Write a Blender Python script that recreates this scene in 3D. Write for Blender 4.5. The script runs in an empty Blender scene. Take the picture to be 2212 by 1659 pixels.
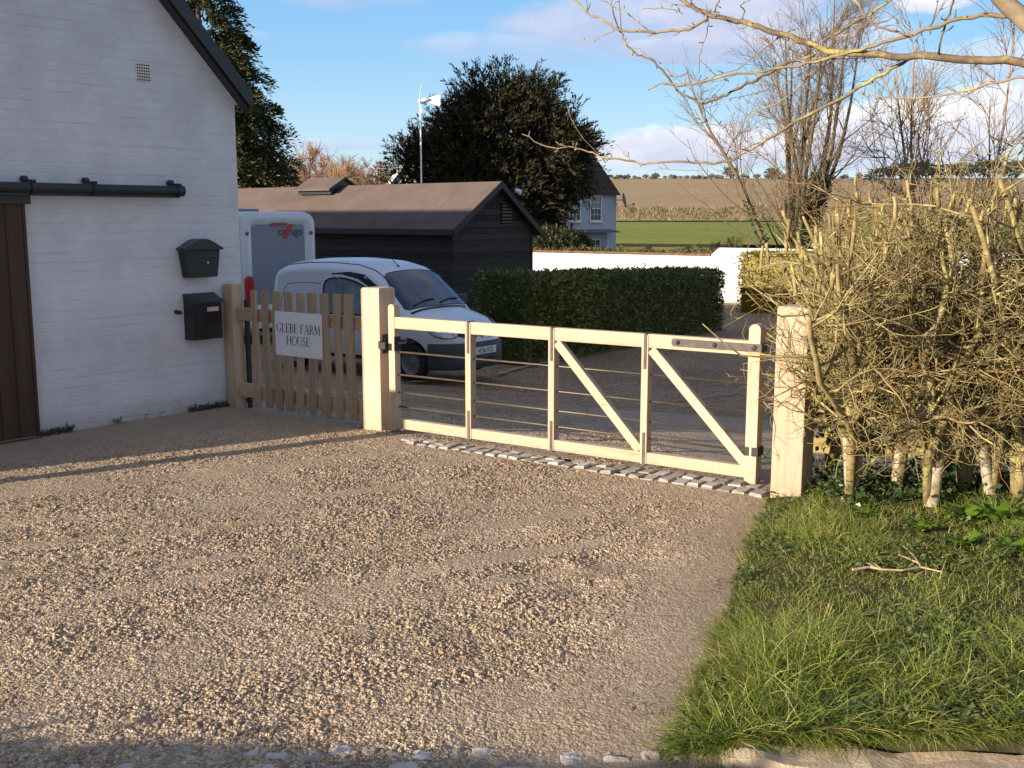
import bpy, bmesh, math, random
import numpy as np
from mathutils import Vector, Matrix
from mathutils.bvhtree import BVHTree

SC = bpy.context.scene
COL = SC.collection
R = math.radians

# ------------------------------------------------------------------ camera
EYE = 1.8
FPX = 2300.0                    # focal length in units of a 2212 x 1659 picture
CXP, CYP, HOR = 1106.0, 829.5, 470.0
PITCH = math.atan((CYP - HOR) / FPX)
cam_data = bpy.data.cameras.new('camera')
cam_data.sensor_width = 36.0
cam_data.lens = 36.0 * FPX / 2212.0
cam_data.clip_start = 0.05
cam_data.clip_end = 3000.0
cam = bpy.data.objects.new('camera', cam_data)
COL.objects.link(cam)
cam.location = (0, 0, EYE)
cam.rotation_euler = (math.pi / 2 - PITCH, 0, 0)
SC.camera = cam

# ------------------------------------------------------------------ sun, sky, exposure
SUN_AZ = 33.0                   # the shadows run 33 degrees left of due right
SUN_EL = 13.8
SX, SY = math.cos(R(SUN_AZ)), math.sin(R(SUN_AZ))
sun_data = bpy.data.lights.new('sun', 'SUN')
sun_data.energy = 4.6
sun_data.angle = R(0.5)
sun_data.color = (1.0, 0.84, 0.66)
sun = bpy.data.objects.new('sun', sun_data)
COL.objects.link(sun)
sun.rotation_euler = Vector((SX * math.cos(R(SUN_EL)), SY * math.cos(R(SUN_EL)), -math.sin(R(SUN_EL)))).to_track_quat('-Z', 'Y').to_euler()
SC.view_settings.view_transform = 'Standard'
SC.view_settings.look = 'None'
SC.view_settings.exposure = 1.14
SC.view_settings.gamma = 1.0


class NT:
    """small helper to write node trees"""
    def __init__(s, tree):
        s.t = tree; s.n = tree.nodes; s.l = tree.links
    def new(s, kind, **kw):
        nd = s.n.new(kind)
        for k, v in kw.items():
            if k.startswith('i_'):
                s.put(nd, k[2:].replace('_', ' '), v)
            else:
                setattr(nd, k, v)
        return nd
    def put(s, nd, key, v):
        sock = nd.inputs[int(key)] if key.isdigit() else nd.inputs[key]
        if isinstance(v, bpy.types.NodeSocket):
            s.l.new(v, sock)
        else:
            sock.default_value = v
    def math(s, op, a, b=0.0, c=None, clamp=False):
        nd = s.n.new('ShaderNodeMath'); nd.operation = op; nd.use_clamp = clamp
        s.put(nd, '0', a); s.put(nd, '1', b)
        if c is not None: s.put(nd, '2', c)
        return nd.outputs[0]
    def mix(s, f, a, b, mode='MIX'):
        nd = s.n.new('ShaderNodeMix'); nd.data_type = 'RGBA'; nd.blend_type = mode
        s.put(nd, '0', f)
        for i, v in ((6, a), (7, b)):
            if isinstance(v, bpy.types.NodeSocket): s.l.new(v, nd.inputs[i])
            else: nd.inputs[i].default_value = (v[0], v[1], v[2], 1)
        return nd.outputs[2]
    def ramp(s, f, stops):
        nd = s.n.new('ShaderNodeValToRGB')
        els = nd.color_ramp.elements
        while len(els) < len(stops): els.new(0.5)
        for e, (p, c) in zip(els, stops):
            e.position = p
            e.color = (c[0], c[1], c[2], 1) if hasattr(c, '__len__') else (c, c, c, 1)
        s.put(nd, '0', f)
        return nd.outputs[0]
    def noise(s, vec, scale, detail=3.0, rough=0.55, dist=0.0):
        nd = s.n.new('ShaderNodeTexNoise')
        if vec is not None: s.l.new(vec, nd.inputs['Vector'])
        nd.inputs['Scale'].default_value = scale
        nd.inputs['Detail'].default_value = detail
        nd.inputs['Roughness'].default_value = rough
        nd.inputs['Distortion'].default_value = dist
        return nd.outputs[0]
    def coord(s, kind='Object', scale=(1, 1, 1), rot=(0, 0, 0), loc=(0, 0, 0)):
        tc = s.n.new('ShaderNodeTexCoord')
        mp = s.n.new('ShaderNodeMapping')
        mp.inputs['Scale'].default_value = scale
        mp.inputs['Rotation'].default_value = rot
        mp.inputs['Location'].default_value = loc
        s.l.new(tc.outputs[kind], mp.inputs[0])
        return mp.outputs[0]


def build_world():
    w = bpy.data.worlds.new('World')
    SC.world = w
    w.use_nodes = True
    w.node_tree.nodes.clear()
    t = NT(w.node_tree)
    sky = t.new('ShaderNodeTexSky', sky_type='NISHITA', sun_disc=False)
    sky.sun_elevation = R(SUN_EL)
    # Nishita: rotation 0 puts the sun at +Y, turning clockwise seen from above
    sky.sun_rotation = math.atan2(-SX, -SY)
    sky.air_density = 1.0
    sky.dust_density = 0.35
    sky.ozone_density = 2.2
    tc = t.new('ShaderNodeTexCoord')
    d = tc.outputs['Generated']
    sep = t.new('ShaderNodeSeparateXYZ'); t.put(sep, '0', d)
    az = t.math('ARCTAN2', sep.outputs[0], sep.outputs[1])
    el = t.math('ARCSINE', sep.outputs[2])
    comb = t.new('ShaderNodeCombineXYZ')
    t.put(comb, '0', az); t.put(comb, '1', t.math('MULTIPLY', el, 2.1)); t.put(comb, '2', 0.37)
    v = comb.outputs[0]
    n1 = t.noise(v, 9.0, 7.0, 0.58, 0.25)
    n2 = t.noise(v, 26.0, 5.0, 0.6, 0.2)
    nn = t.math('ADD', t.math('MULTIPLY', n1, 0.72), t.math('MULTIPLY', n2, 0.28))
    nn = t.math('SUBTRACT', nn, 0.5)
    dens = None; shade = None
    # (azimuth, elevation, half width, half height, strength, sharpness, how white its top is)
    blobs = [(0.115, 0.172, 0.150, 0.034, 0.80, 1.5, 0.42),
             (0.20, 0.190, 0.12, 0.050, 1.0, 1.7, 0.62),
             (0.02, 0.150, 0.13, 0.018, 0.50, 1.1, 0.42),
             (0.16, 0.148, 0.075, 0.013, 0.9, 1.6, 0.28),
             (0.170, 0.063, 0.11, 0.022, 1.0, 2.2, 0.75),
             (0.34, 0.070, 0.13, 0.032, 1.0, 1.8, 0.72),
             (0.47, 0.085, 0.11, 0.035, 0.8, 1.6, 0.66),
             (0.365, 0.182, 0.045, 0.016, 0.9, 2.4, 1.0),
             (0.44, 0.130, 0.10, 0.020, 0.55, 1.2, 0.7),
             (0.29, 0.150, 0.07, 0.03, 0.6, 1.4, 0.75),
             (-0.15, 0.192, 0.075, 0.014, 0.6, 1.0, 0.5),
             (-0.175, 0.065, 0.09, 0.006, 0.50, 0.9, 0.35),
             (-0.26, 0.157, 0.05, 0.006, 0.35, 0.8, 0.5),
             (0.05, 0.22, 0.30, 0.025, 0.5, 1.0, 0.5),
             (0.8, 0.16, 0.25, 0.06, 0.9, 1.5, 0.7),
             (-0.9, 0.25, 0.4, 0.07, 0.8, 1.3, 0.7),
             (2.4, 0.25, 0.6, 0.10, 0.8, 1.3, 0.7)]
    for (a0, e0, ra, re, st, sh, wh) in blobs:
        da = t.math('DIVIDE', t.math('SUBTRACT', az, a0), ra)
        de = t.math('DIVIDE', t.math('SUBTRACT', el, e0), re)
        r2 = t.math('ADD', t.math('MULTIPLY', da, da), t.math('MULTIPLY', de, de))
        m = t.math('SUBTRACT', 1.0, r2)
        m = t.math('ADD', t.math('MULTIPLY', m, 1.05), t.math('MULTIPLY', nn, 2.9))
        m = t.math('MULTIPLY', t.math('MULTIPLY', m, sh, clamp=True), st)
        # cloud tops catch the sun, undersides are grey
        g = t.math('ADD', t.math('MULTIPLY', de, 0.30), t.math('MULTIPLY', nn, 1.5))
        g = t.math('ADD', g, wh, clamp=True)
        ms = t.math('MULTIPLY', m, g)
        dens = m if dens is None else t.math('MAXIMUM', dens, m)
        shade = ms if shade is None else t.math('MAXIMUM', shade, ms)
    lum = t.math('DIVIDE', shade, t.math('ADD', dens, 0.001), clamp=True)
    cc = t.ramp(lum, [(0.0, (2.35, 2.85, 4.1)), (0.45, (3.3, 3.6, 4.75)), (0.8, (4.7, 4.75, 5.3)), (1.0, (6.2, 6.1, 6.2))])
    soft = t.math('MULTIPLY', dens, 0.95)
    tint = t.mix(1.0, sky.outputs[0], (0.88, 0.98, 1.10), 'MULTIPLY')
    clear = t.ramp(t.math('MULTIPLY', el, 2.0, clamp=True), [(0.0, (4.0, 4.75, 5.3)), (0.13, (3.0, 4.3, 5.3)), (0.30, (1.75, 3.4, 5.2)), (0.46, (1.15, 2.8, 5.0)), (1.0, (0.4, 1.2, 3.0))])
    tint = t.mix(0.8, tint, clear)
    col = t.mix(soft, tint, cc)
    # unseen broken cloud added behind the camera and overhead to fill the shade
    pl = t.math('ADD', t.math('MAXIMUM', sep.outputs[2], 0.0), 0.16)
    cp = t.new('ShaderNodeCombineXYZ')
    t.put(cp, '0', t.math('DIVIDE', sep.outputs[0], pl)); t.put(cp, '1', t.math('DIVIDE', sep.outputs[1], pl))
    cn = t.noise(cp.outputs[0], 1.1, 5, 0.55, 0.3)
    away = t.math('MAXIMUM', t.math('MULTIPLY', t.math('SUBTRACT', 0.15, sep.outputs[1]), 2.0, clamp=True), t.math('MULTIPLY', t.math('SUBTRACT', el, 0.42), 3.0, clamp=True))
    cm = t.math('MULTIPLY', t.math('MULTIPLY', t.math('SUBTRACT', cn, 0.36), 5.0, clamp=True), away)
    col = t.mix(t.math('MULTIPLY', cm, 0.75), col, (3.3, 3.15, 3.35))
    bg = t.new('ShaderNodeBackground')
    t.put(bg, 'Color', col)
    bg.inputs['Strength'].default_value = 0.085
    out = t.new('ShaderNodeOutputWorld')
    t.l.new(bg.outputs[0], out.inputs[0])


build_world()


# ------------------------------------------------------------------ where things stand
def ray(x, y):
    a = (x - CXP) / FPX; b = -(y - CYP) / FPX
    return np.array([a, math.cos(PITCH) + b * math.sin(PITCH), -math.sin(PITCH) + b * math.cos(PITCH)])
CAM = np.array([0, 0, EYE])
def gp(x, y, z=0.0):
    r = ray(x, y); return CAM + r * ((z - EYE) / r[2])
def at(x, y, Y):
    r = ray(x, y); return CAM + r * (Y / r[1])
def onplane(x, y, P, n):
    r = ray(x, y); return CAM + r * (((P - CAM) @ n) / (r @ n))

GATE0 = np.array([-1.022, 8.839, 0.0])
U = np.array([0.828, -0.5607, 0.0])           # along the gate
N = np.array([0.5607, 0.828, 0.0])            # into the yard
GATE_ROT = math.atan2(U[1], U[0])
ZQ = [-60, 0.05, 0.6, 6, 12, 20, 36, 50, 62, 72, 90, 150, 215, 420, 520, 700]
ZZ = [0, 0, -0.05, -0.72, -0.95, -1.15, -1.6, -1.85, -1.85, -1.5, -0.6, 0.25, 3.2, 20.3, 20.6, 17.0]
def terrain(x, y):
    x = np.asarray(x, float); y = np.asarray(y, float)
    q = (x - GATE0[0]) * N[0] + (y - GATE0[1]) * N[1]
    f = np.clip((y - 40) / 50, 0, 1); f = f * f * (3 - 2 * f)
    q = q * (1 - f) + (0.828 * (y - 8.84)) * f
    return np.interp(q, ZQ, ZZ)


# ------------------------------------------------------------------ numpy noise
def _hash(ix, iy, seed):
    h = (ix.astype(np.int64) * 374761393 + iy.astype(np.int64) * 668265263 + seed * 974634599) & 0xffffffff
    h = ((h ^ (h >> 13)) * 1274126177) & 0xffffffff
    h = (h ^ (h >> 16)) & 0xffff
    return h / 65535.0
def vnoise(x, y, seed=0):
    ix = np.floor(x); iy = np.floor(y); fx = x - ix; fy = y - iy
    fx = fx * fx * (3 - 2 * fx); fy = fy * fy * (3 - 2 * fy)
    a = _hash(ix, iy, seed); b = _hash(ix + 1, iy, seed); c = _hash(ix, iy + 1, seed); d = _hash(ix + 1, iy + 1, seed)
    return (a * (1 - fx) + b * fx) * (1 - fy) + (c * (1 - fx) + d * fx) * fy
def fbm(x, y, seed=0, oct=4, rough=0.5):
    s = 0; a = 1; tot = 0
    for k in range(oct):
        s = s + a * vnoise(x * 2 ** k + 17.3 * k, y * 2 ** k - 9.1 * k, seed + k); tot += a; a *= rough
    return s / tot


# ------------------------------------------------------------------ mesh helpers
class MB:
    def __init__(s):
        s.v = []; s.f = []; s.m = []; s.n = 0
    def add(s, verts, faces, mi=0):
        verts = np.asarray(verts, float).reshape(-1, 3)
        s.v.append(verts)
        if isinstance(faces, np.ndarray):
            s.f.append(faces + s.n); s.m.append((len(faces), mi))
        else:
            for f in faces:
                s.f.append(np.array([f]) + s.n); s.m.append((1, mi))
        s.n += len(verts)
        return s
    def box(s, x0, x1, y0, y1, z0, z1, M=None, mi=0):
        v = np.array([[x, y, z] for z in (z0, z1) for y in (y0, y1) for x in (x0, x1)], float)
        if M is not None:
            v = v @ np.array(M)[:3, :3].T + np.array(M)[:3, 3]
        f = np.array([[0, 2, 3, 1], [4, 5, 7, 6], [0, 1, 5, 4], [2, 6, 7, 3], [0, 4, 6, 2], [1, 3, 7, 5]])
        return s.add(v, f, mi)
    def hexa(s, v8, mi=0):
        f = np.array([[0, 2, 3, 1], [4, 5, 7, 6], [0, 1, 5, 4], [2, 6, 7, 3], [0, 4, 6, 2], [1, 3, 7, 5]])
        return s.add(v8, f, mi)
    def beam(s, a, b, w, h, up=(0, 0, 1), mi=0):
        """a bar of section w x h from a to b"""
        a = np.array(a, float); b = np.array(b, float); d = b - a; L = np.linalg.norm(d); d = d / L
        side = np.cross(d, up); side /= np.linalg.norm(side); u2 = np.cross(side, d)
        v = []
        for hh in (-h / 2, h / 2):
            for ww in (-w / 2, w / 2):
                for p in (a, b): v.append(p + side * ww + u2 * hh)
        return s.hexa(np.array(v), mi)
    def tubes(s, P, Rr, n=5, mi=0, cap=True):
        """P (m,k,3) polylines, Rr (m,k) radii"""
        P = np.asarray(P, float); Rr = np.asarray(Rr, float)
        if P.ndim == 2: P = P[None]; Rr = Rr[None]
        m, k, _ = P.shape
        T = np.gradient(P, axis=1)
        T /= np.linalg.norm(T, axis=2, keepdims=True) + 1e-12
        ref = np.where(np.abs(T[:, :1, 2:3]) > 0.9, np.array([1.0, 0, 0]), np.array([0, 0, 1.0]))
        ref = np.repeat(ref, k, axis=1)
        A = np.cross(T, ref); A /= np.linalg.norm(A, axis=2, keepdims=True) + 1e-12
        B = np.cross(T, A)
        ang = np.arange(n) * 2 * np.pi / n
        ring = (A[:, :, None, :] * np.cos(ang)[None, None, :, None] + B[:, :, None, :] * np.sin(ang)[None, None, :, None])
        V = P[:, :, None, :] + ring * Rr[:, :, None, None]
        idx = np.arange(m * k * n).reshape(m, k, n)
        a = idx[:, :-1, :]; b = np.roll(a, -1, axis=2); d = idx[:, 1:, :]; c = np.roll(d, -1, axis=2)
        F = np.stack([a, b, c, d], axis=-1).reshape(-1, 4)
        s.add(V.reshape(-1, 3), F, mi)
        if cap:
            base = s.n - m * k * n
            e = idx[:, -1, :] + base; st = idx[:, 0, ::-1] + base
            if n == 4 or n == 3 or n > 4:
                s.f.append(e); s.m.append((m, mi)); s.f.append(st); s.m.append((m, mi))
        return s
    def cyl(s, a, b, r0, r1=None, n=12, mi=0):
        r1 = r0 if r1 is None else r1
        return s.tubes(np.array([[a, b]], float), np.array([[r0, r1]], float), n, mi)
    def lathe(s, prof, n=24, M=None, mi=0, close=False):
        """prof: list of (r, z) turned round z"""
        prof = np.array(prof, float); k = len(prof)
        ang = np.arange(n) * 2 * np.pi / n
        V = np.stack([prof[:, None, 0] * np.cos(ang), prof[:, None, 0] * np.sin(ang), np.repeat(prof[:, 1:2], n, 1)], -1).reshape(-1, 3)
        if M is not None: V = V @ np.array(M)[:3, :3].T + np.array(M)[:3, 3]
        idx = np.arange(k * n).reshape(k, n)
        a = idx[:-1]; b = np.roll(a, -1, 1); d = idx[1:]; c = np.roll(d, -1, 1)
        F = np.stack([a, b, c, d], -1).reshape(-1, 4)
        return s.add(V, F, mi)
    def grid(s, V, mi=0, flip=False):
        """V (r,c,3)"""
        r, c, _ = V.shape
        idx = np.arange(r * c).reshape(r, c)
        F = np.stack([idx[:-1, :-1], idx[:-1, 1:], idx[1:, 1:], idx[1:, :-1]], -1).reshape(-1, 4)
        if flip: F = F[:, ::-1]
        return s.add(V.reshape(-1, 3), F, mi)
    def prism(s, poly, y0, y1, M=None, mi=0):
        """poly (x,z) outline pushed from y0 to y1"""
        n = len(poly)
        v = np.array([[p[0], y0, p[1]] for p in poly] + [[p[0], y1, p[1]] for p in poly], float)
        if M is not None: v = v @ np.array(M)[:3, :3].T + np.array(M)[:3, 3]
        b = s.n
        s.v.append(v); s.n += 2 * n
        for f in [list(range(n)), list(range(2 * n - 1, n - 1, -1))] + [[i, n + i, n + (i + 1) % n, (i + 1) % n] for i in range(n)]:
            s.f.append(np.array([f]) + b); s.m.append((1, mi))
        return s
    def leaves(s, C, D, Wd, L, W, mi=0, fold=0.0):
        """kite shaped leaves: C base points, D long directions, Wd width directions"""
        C = np.asarray(C); L = np.asarray(L)[:, None] * np.ones((len(C), 1)); W = np.asarray(W)[:, None] * np.ones((len(C), 1))
        D = D / (np.linalg.norm(D, axis=1, keepdims=True) + 1e-9)
        Wd = Wd - D * np.sum(D * Wd, axis=1, keepdims=True); Wd = Wd / (np.linalg.norm(Wd, axis=1, keepdims=True) + 1e-9)
        nn = np.cross(D, Wd)
        V = np.stack([C, C + D * L * 0.45 + Wd * W * 0.5 + nn * W * fold, C + D * L, C + D * L * 0.45 - Wd * W * 0.5 + nn * W * fold], 1)
        F = np.arange(len(C) * 4).reshape(-1, 4)
        return s.add(V.reshape(-1, 3), F, mi)
    def build(s, name, mats, parent=None, smooth=False, bevel=0.0, seg=2, recalc=False, loc=None, rotz=None):
        me = bpy.data.meshes.new(name)
        V = np.concatenate(s.v) if s.v else np.zeros((0, 3))
        tot = np.concatenate([np.full(len(f), f.shape[1]) for f in s.f]).astype(np.int32)
        loops = np.concatenate([f.reshape(-1) for f in s.f]).astype(np.int32)
        start = np.concatenate([[0], np.cumsum(tot)[:-1]]).astype(np.int32)
        mi = np.concatenate([np.full(c, m) for c, m in s.m]).astype(np.int32)
        me.vertices.add(len(V)); me.vertices.foreach_set('co', V.reshape(-1).astype(np.float32))
        me.loops.add(len(loops)); me.loops.foreach_set('vertex_index', loops)
        me.polygons.add(len(tot)); me.polygons.foreach_set('loop_start', start); me.polygons.foreach_set('loop_total', tot)
        me.polygons.foreach_set('material_index', mi)
        me.update(calc_edges=True)
        me.validate()
        for m in (mats if isinstance(mats, (list, tuple)) else [mats]): me.materials.append(m)
        if bevel or recalc:
            bm = bmesh.new(); bm.from_mesh(me)
            bmesh.ops.recalc_face_normals(bm, faces=bm.faces)
            if bevel:
                es = [e for e in bm.edges if len(e.link_faces) == 2 and e.calc_face_angle(0) > 0.5]
                bmesh.ops.bevel(bm, geom=es, offset=bevel, segments=seg, profile=0.5, affect='EDGES', clamp_overlap=True)
            bm.to_mesh(me); bm.free()
        me.polygons.foreach_set('use_smooth', np.full(len(me.polygons), bool(smooth)))
        o = bpy.data.objects.new(name, me)
        COL.objects.link(o)
        if parent is not None: o.parent = parent
        if loc is not None: o.location = loc
        if rotz is not None: o.rotation_euler = (0, 0, rotz)
        return o


def tag(o, label=None, cat=None, group=None, kind=None):
    if label: o['label'] = label
    if cat: o['category'] = cat
    if group: o['group'] = group
    if kind: o['kind'] = kind
    return o
def thing(name, loc, rotz, label, cat, group=None):
    o = bpy.data.objects.new(name, None)
    o.empty_display_size = 0.2
    COL.objects.link(o)
    o.location = tuple(float(c) for c in loc); o.rotation_euler = (0, 0, rotz)
    return tag(o, label, cat, group)
def structure(o):
    o['kind'] = 'structure'; return o
def local(root_loc, rotz, P):
    P = np.asarray(P, float) - np.asarray(root_loc, float)
    c, s_ = math.cos(-rotz), math.sin(-rotz)
    return np.stack([P[..., 0] * c - P[..., 1] * s_, P[..., 0] * s_ + P[..., 1] * c, P[..., 2]], -1)


# ------------------------------------------------------------------ materials
def pmat(name, rough=0.6, spec=0.5, metal=0.0):
    m = bpy.data.materials.new(name); m.use_nodes = True
    t = NT(m.node_tree)
    b = t.n['Principled BSDF']
    b.inputs['Roughness'].default_value = rough
    b.inputs['Metallic'].default_value = metal
    b.inputs['Specular IOR Level'].default_value = spec
    return m, t, b
def bump(t, b, h, strength=0.3, dist=0.01):
    nd = t.new('ShaderNodeBump'); nd.inputs['Strength'].default_value = strength; nd.inputs['Distance'].default_value = dist
    t.put(nd, 'Height', h); t.l.new(nd.outputs[0], b.inputs['Normal'])

def plain(name, col, rough=0.5, spec=0.5, metal=0.0, var=0.12, scale=6.0, bmp=0.0, bscale=60.0):
    """one colour with the slight unevenness every real surface has"""
    m, t, b = pmat(name, rough, spec, metal)
    v = t.coord()
    n = t.noise(v, scale, 5, 0.6)
    lo = [c * (1 - var) for c in col]; hi = [min(1, c * (1 + var)) for c in col]
    t.put(b, 'Base Color', t.ramp(n, [(0.3, lo), (0.7, hi)]))
    t.put(b, 'Roughness', t.math('ADD', t.math('MULTIPLY', t.noise(v, scale * 2.3, 4), 0.25), rough - 0.12, clamp=True))
    if bmp: bump(t, b, t.noise(v, bscale, 4, 0.65), bmp, 0.004)
    return m

def wood(name, light, dark, axis='x', weathered=0.0, gscale=1.0):
    m, t, b = pmat(name, 0.62, 0.3)
    sc = {'x': (1.3, 26, 26), 'z': (26, 26, 1.3)}[axis]
    sc = tuple(c * gscale for c in sc)
    info = t.new('ShaderNodeObjectInfo')
    off = t.new('ShaderNodeVectorMath', operation='SCALE'); off.inputs['Scale'].default_value = 13.0
    cx = t.new('ShaderNodeCombineXYZ')
    for i in '012': t.put(cx, i, info.outputs['Random'])
    t.put(off, '0', cx.outputs[0])
    tc = t.new('ShaderNodeTexCoord')
    ad = t.new('ShaderNodeVectorMath', operation='ADD'); t.put(ad, '0', tc.outputs['Object']); t.put(ad, '1', off.outputs[0])
    mp = t.new('ShaderNodeMapping'); mp.inputs['Scale'].default_value = sc; t.put(mp, '0', ad.outputs[0])
    g1 = t.noise(mp.outputs[0], 1.0, 4, 0.6, 0.6)
    mp2 = t.new('ShaderNodeMapping'); mp2.inputs['Scale'].default_value = tuple(c * 5 for c in sc); t.put(mp2, '0', ad.outputs[0])
    g2 = t.noise(mp2.outputs[0], 1.0, 3, 0.6)
    big = t.noise(ad.outputs[0], 3.0, 3, 0.5)
    g = t.math('ADD', t.math('MULTIPLY', g1, 0.55), t.math('MULTIPLY', g2, 0.25))
    g = t.math('ADD', g, t.math('MULTIPLY', big, 0.2))
    c = t.ramp(g, [(0.30, dark), (0.56, [0.5 * (a + d) for a, d in zip(light, dark)]), (0.68, light)] if weathered else
               [(0.33, dark), (0.49, light), (0.72, [min(1, a * 1.07) for a in light])])
    if weathered:
        st = t.noise(mp.outputs[0], 0.45, 5, 0.7, 1.0)
        c = t.mix(t.math('MULTIPLY', t.math('SUBTRACT', st, 0.52), 4.0 * weathered, clamp=True), c, [d * 0.55 for d in dark])
    # a few knots, and mud splashed up from the ground
    km = t.new('ShaderNodeMapping'); km.inputs['Scale'].default_value = {'x': (2.2, 9, 9), 'z': (9, 9, 2.2)}[axis]; t.put(km, '0', ad.outputs[0])
    kv = t.new('ShaderNodeTexVoronoi', feature='F1'); kv.inputs['Scale'].default_value = 1.0; t.l.new(km.outputs[0], kv.inputs['Vector'])
    kn = t.math('SUBTRACT', 1.0, t.math('MULTIPLY', kv.outputs['Distance'], 7.0), clamp=True)
    c = t.mix(t.math('MULTIPLY', kn, 0.6), c, [d * 0.5 for d in dark])
    sz_ = t.new('ShaderNodeSeparateXYZ'); t.put(sz_, '0', tc.outputs['Object'])
    mud = t.math('MULTIPLY', t.math('SUBTRACT', 1.0, t.math('MULTIPLY', sz_.outputs[2], 4.5), clamp=True), t.math('MULTIPLY', t.math('SUBTRACT', t.noise(tc.outputs['Object'], 38, 4, 0.7), 0.36), 2.6, clamp=True))
    c = t.mix(t.math('MULTIPLY', mud, 0.75), c, (0.22, 0.155, 0.095))
    rv = t.math('ADD', t.math('MULTIPLY', info.outputs['Random'], 0.22), 0.89)
    c2 = t.new('ShaderNodeVectorMath', operation='SCALE'); t.put(c2, '0', c); t.put(c2, 'Scale', rv)
    t.put(b, 'Base Color', c2.outputs[0])
    bump(t, b, g2, 0.25, 0.003)
    return m

def foliage(name, c0, c1, c2, rough=0.5, transl=0.25, spec=0.4):
    """leaf colours vary from leaf to leaf and from clump to clump"""
    m, t, b = pmat(name, rough, spec)
    geo = t.new('ShaderNodeNewGeometry')
    v = t.coord('Object')
    n = t.noise(v, 1.6, 3, 0.6)
    f = t.math('ADD', t.math('MULTIPLY', geo.outputs['Random Per Island'], 0.6), t.math('MULTIPLY', n, 0.5))
    c = t.ramp(f, [(0.2, c0), (0.55, c1), (0.88, c2)])
    t.put(b, 'Base Color', c)
    tr = t.new('ShaderNodeBsdfTranslucent'); t.put(tr, 'Color', c)
    mx = t.new('ShaderNodeMixShader'); mx.inputs[0].default_value = transl
    t.l.new(b.outputs[0], mx.inputs[1]); t.l.new(tr.outputs[0], mx.inputs[2])
    out = t.n['Material Output']; t.l.new(mx.outputs[0], out.inputs[0])
    return m

def bark(name, c0, c1, lichen=None, scale=14.0):
    m, t, b = pmat(name, 0.85, 0.2)
    v = t.coord('Object')
    geo = t.new('ShaderNodeNewGeometry')
    n = t.noise(v, scale, 5, 0.65)
    f = t.math('ADD', t.math('MULTIPLY', n, 0.75), t.math('MULTIPLY', geo.outputs['Random Per Island'], 0.25))
    c = t.ramp(f, [(0.32, c0), (0.66, c1)])
    if lichen is not None:
        l = t.noise(v, scale * 0.7, 4, 0.7)
        c = t.mix(t.math('MULTIPLY', t.math('SUBTRACT', l, 0.53), 9.0, clamp=True), c, lichen)
    t.put(b, 'Base Color', c)
    bump(t, b, t.noise(v, scale * 5, 4, 0.7), 0.5, 0.004)
    return m
rng = np.random.default_rng(7)

# ------------------------------------------------------------------ shared materials
M_OAK_X = wood('new_oak_lengthwise', (0.50, 0.385, 0.27), (0.40, 0.29, 0.185), 'x')
M_OAK_Z = wood('new_oak_upright', (0.48, 0.365, 0.26), (0.38, 0.275, 0.18), 'z')
M_PICKET = wood('cleft_oak', (0.51, 0.385, 0.26), (0.31, 0.21, 0.125), 'z', weathered=0.7)
M_PALE_X = wood('pale_sawn_oak_rail', (0.50, 0.33, 0.20), (0.36, 0.22, 0.12), 'x')
M_PALE_Z = wood('pale_sawn_oak_post', (0.50, 0.36, 0.23), (0.36, 0.23, 0.14), 'z')
M_TREATED = wood('treated_softwood', (0.40, 0.34, 0.13), (0.26, 0.21, 0.08), 'x', weathered=0.4)
M_IRON = plain('black_iron', (0.028, 0.026, 0.025), 0.65, 0.35, 0.0, 0.3, 20, 0.2, 120)
M_STEEL = plain('dark_steel', (0.085, 0.075, 0.068), 0.65, 0.35, 0.0, 0.3, 20, 0.15, 90)
M_ROD = plain('dull_steel_rod', (0.13, 0.105, 0.075), 0.5, 0.5, 0.6, 0.2, 10)
M_BLACK = plain('black_gloss_paint', (0.012, 0.013, 0.015), 0.35, 0.5, 0, 0.2, 8)
M_GREENBLACK = plain('dark_green_paint', (0.012, 0.022, 0.022), 0.45, 0.5, 0, 0.35, 9, 0.1, 40)
M_INK = plain('black_lettering', (0.015, 0.015, 0.02), 0.5)

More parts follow.
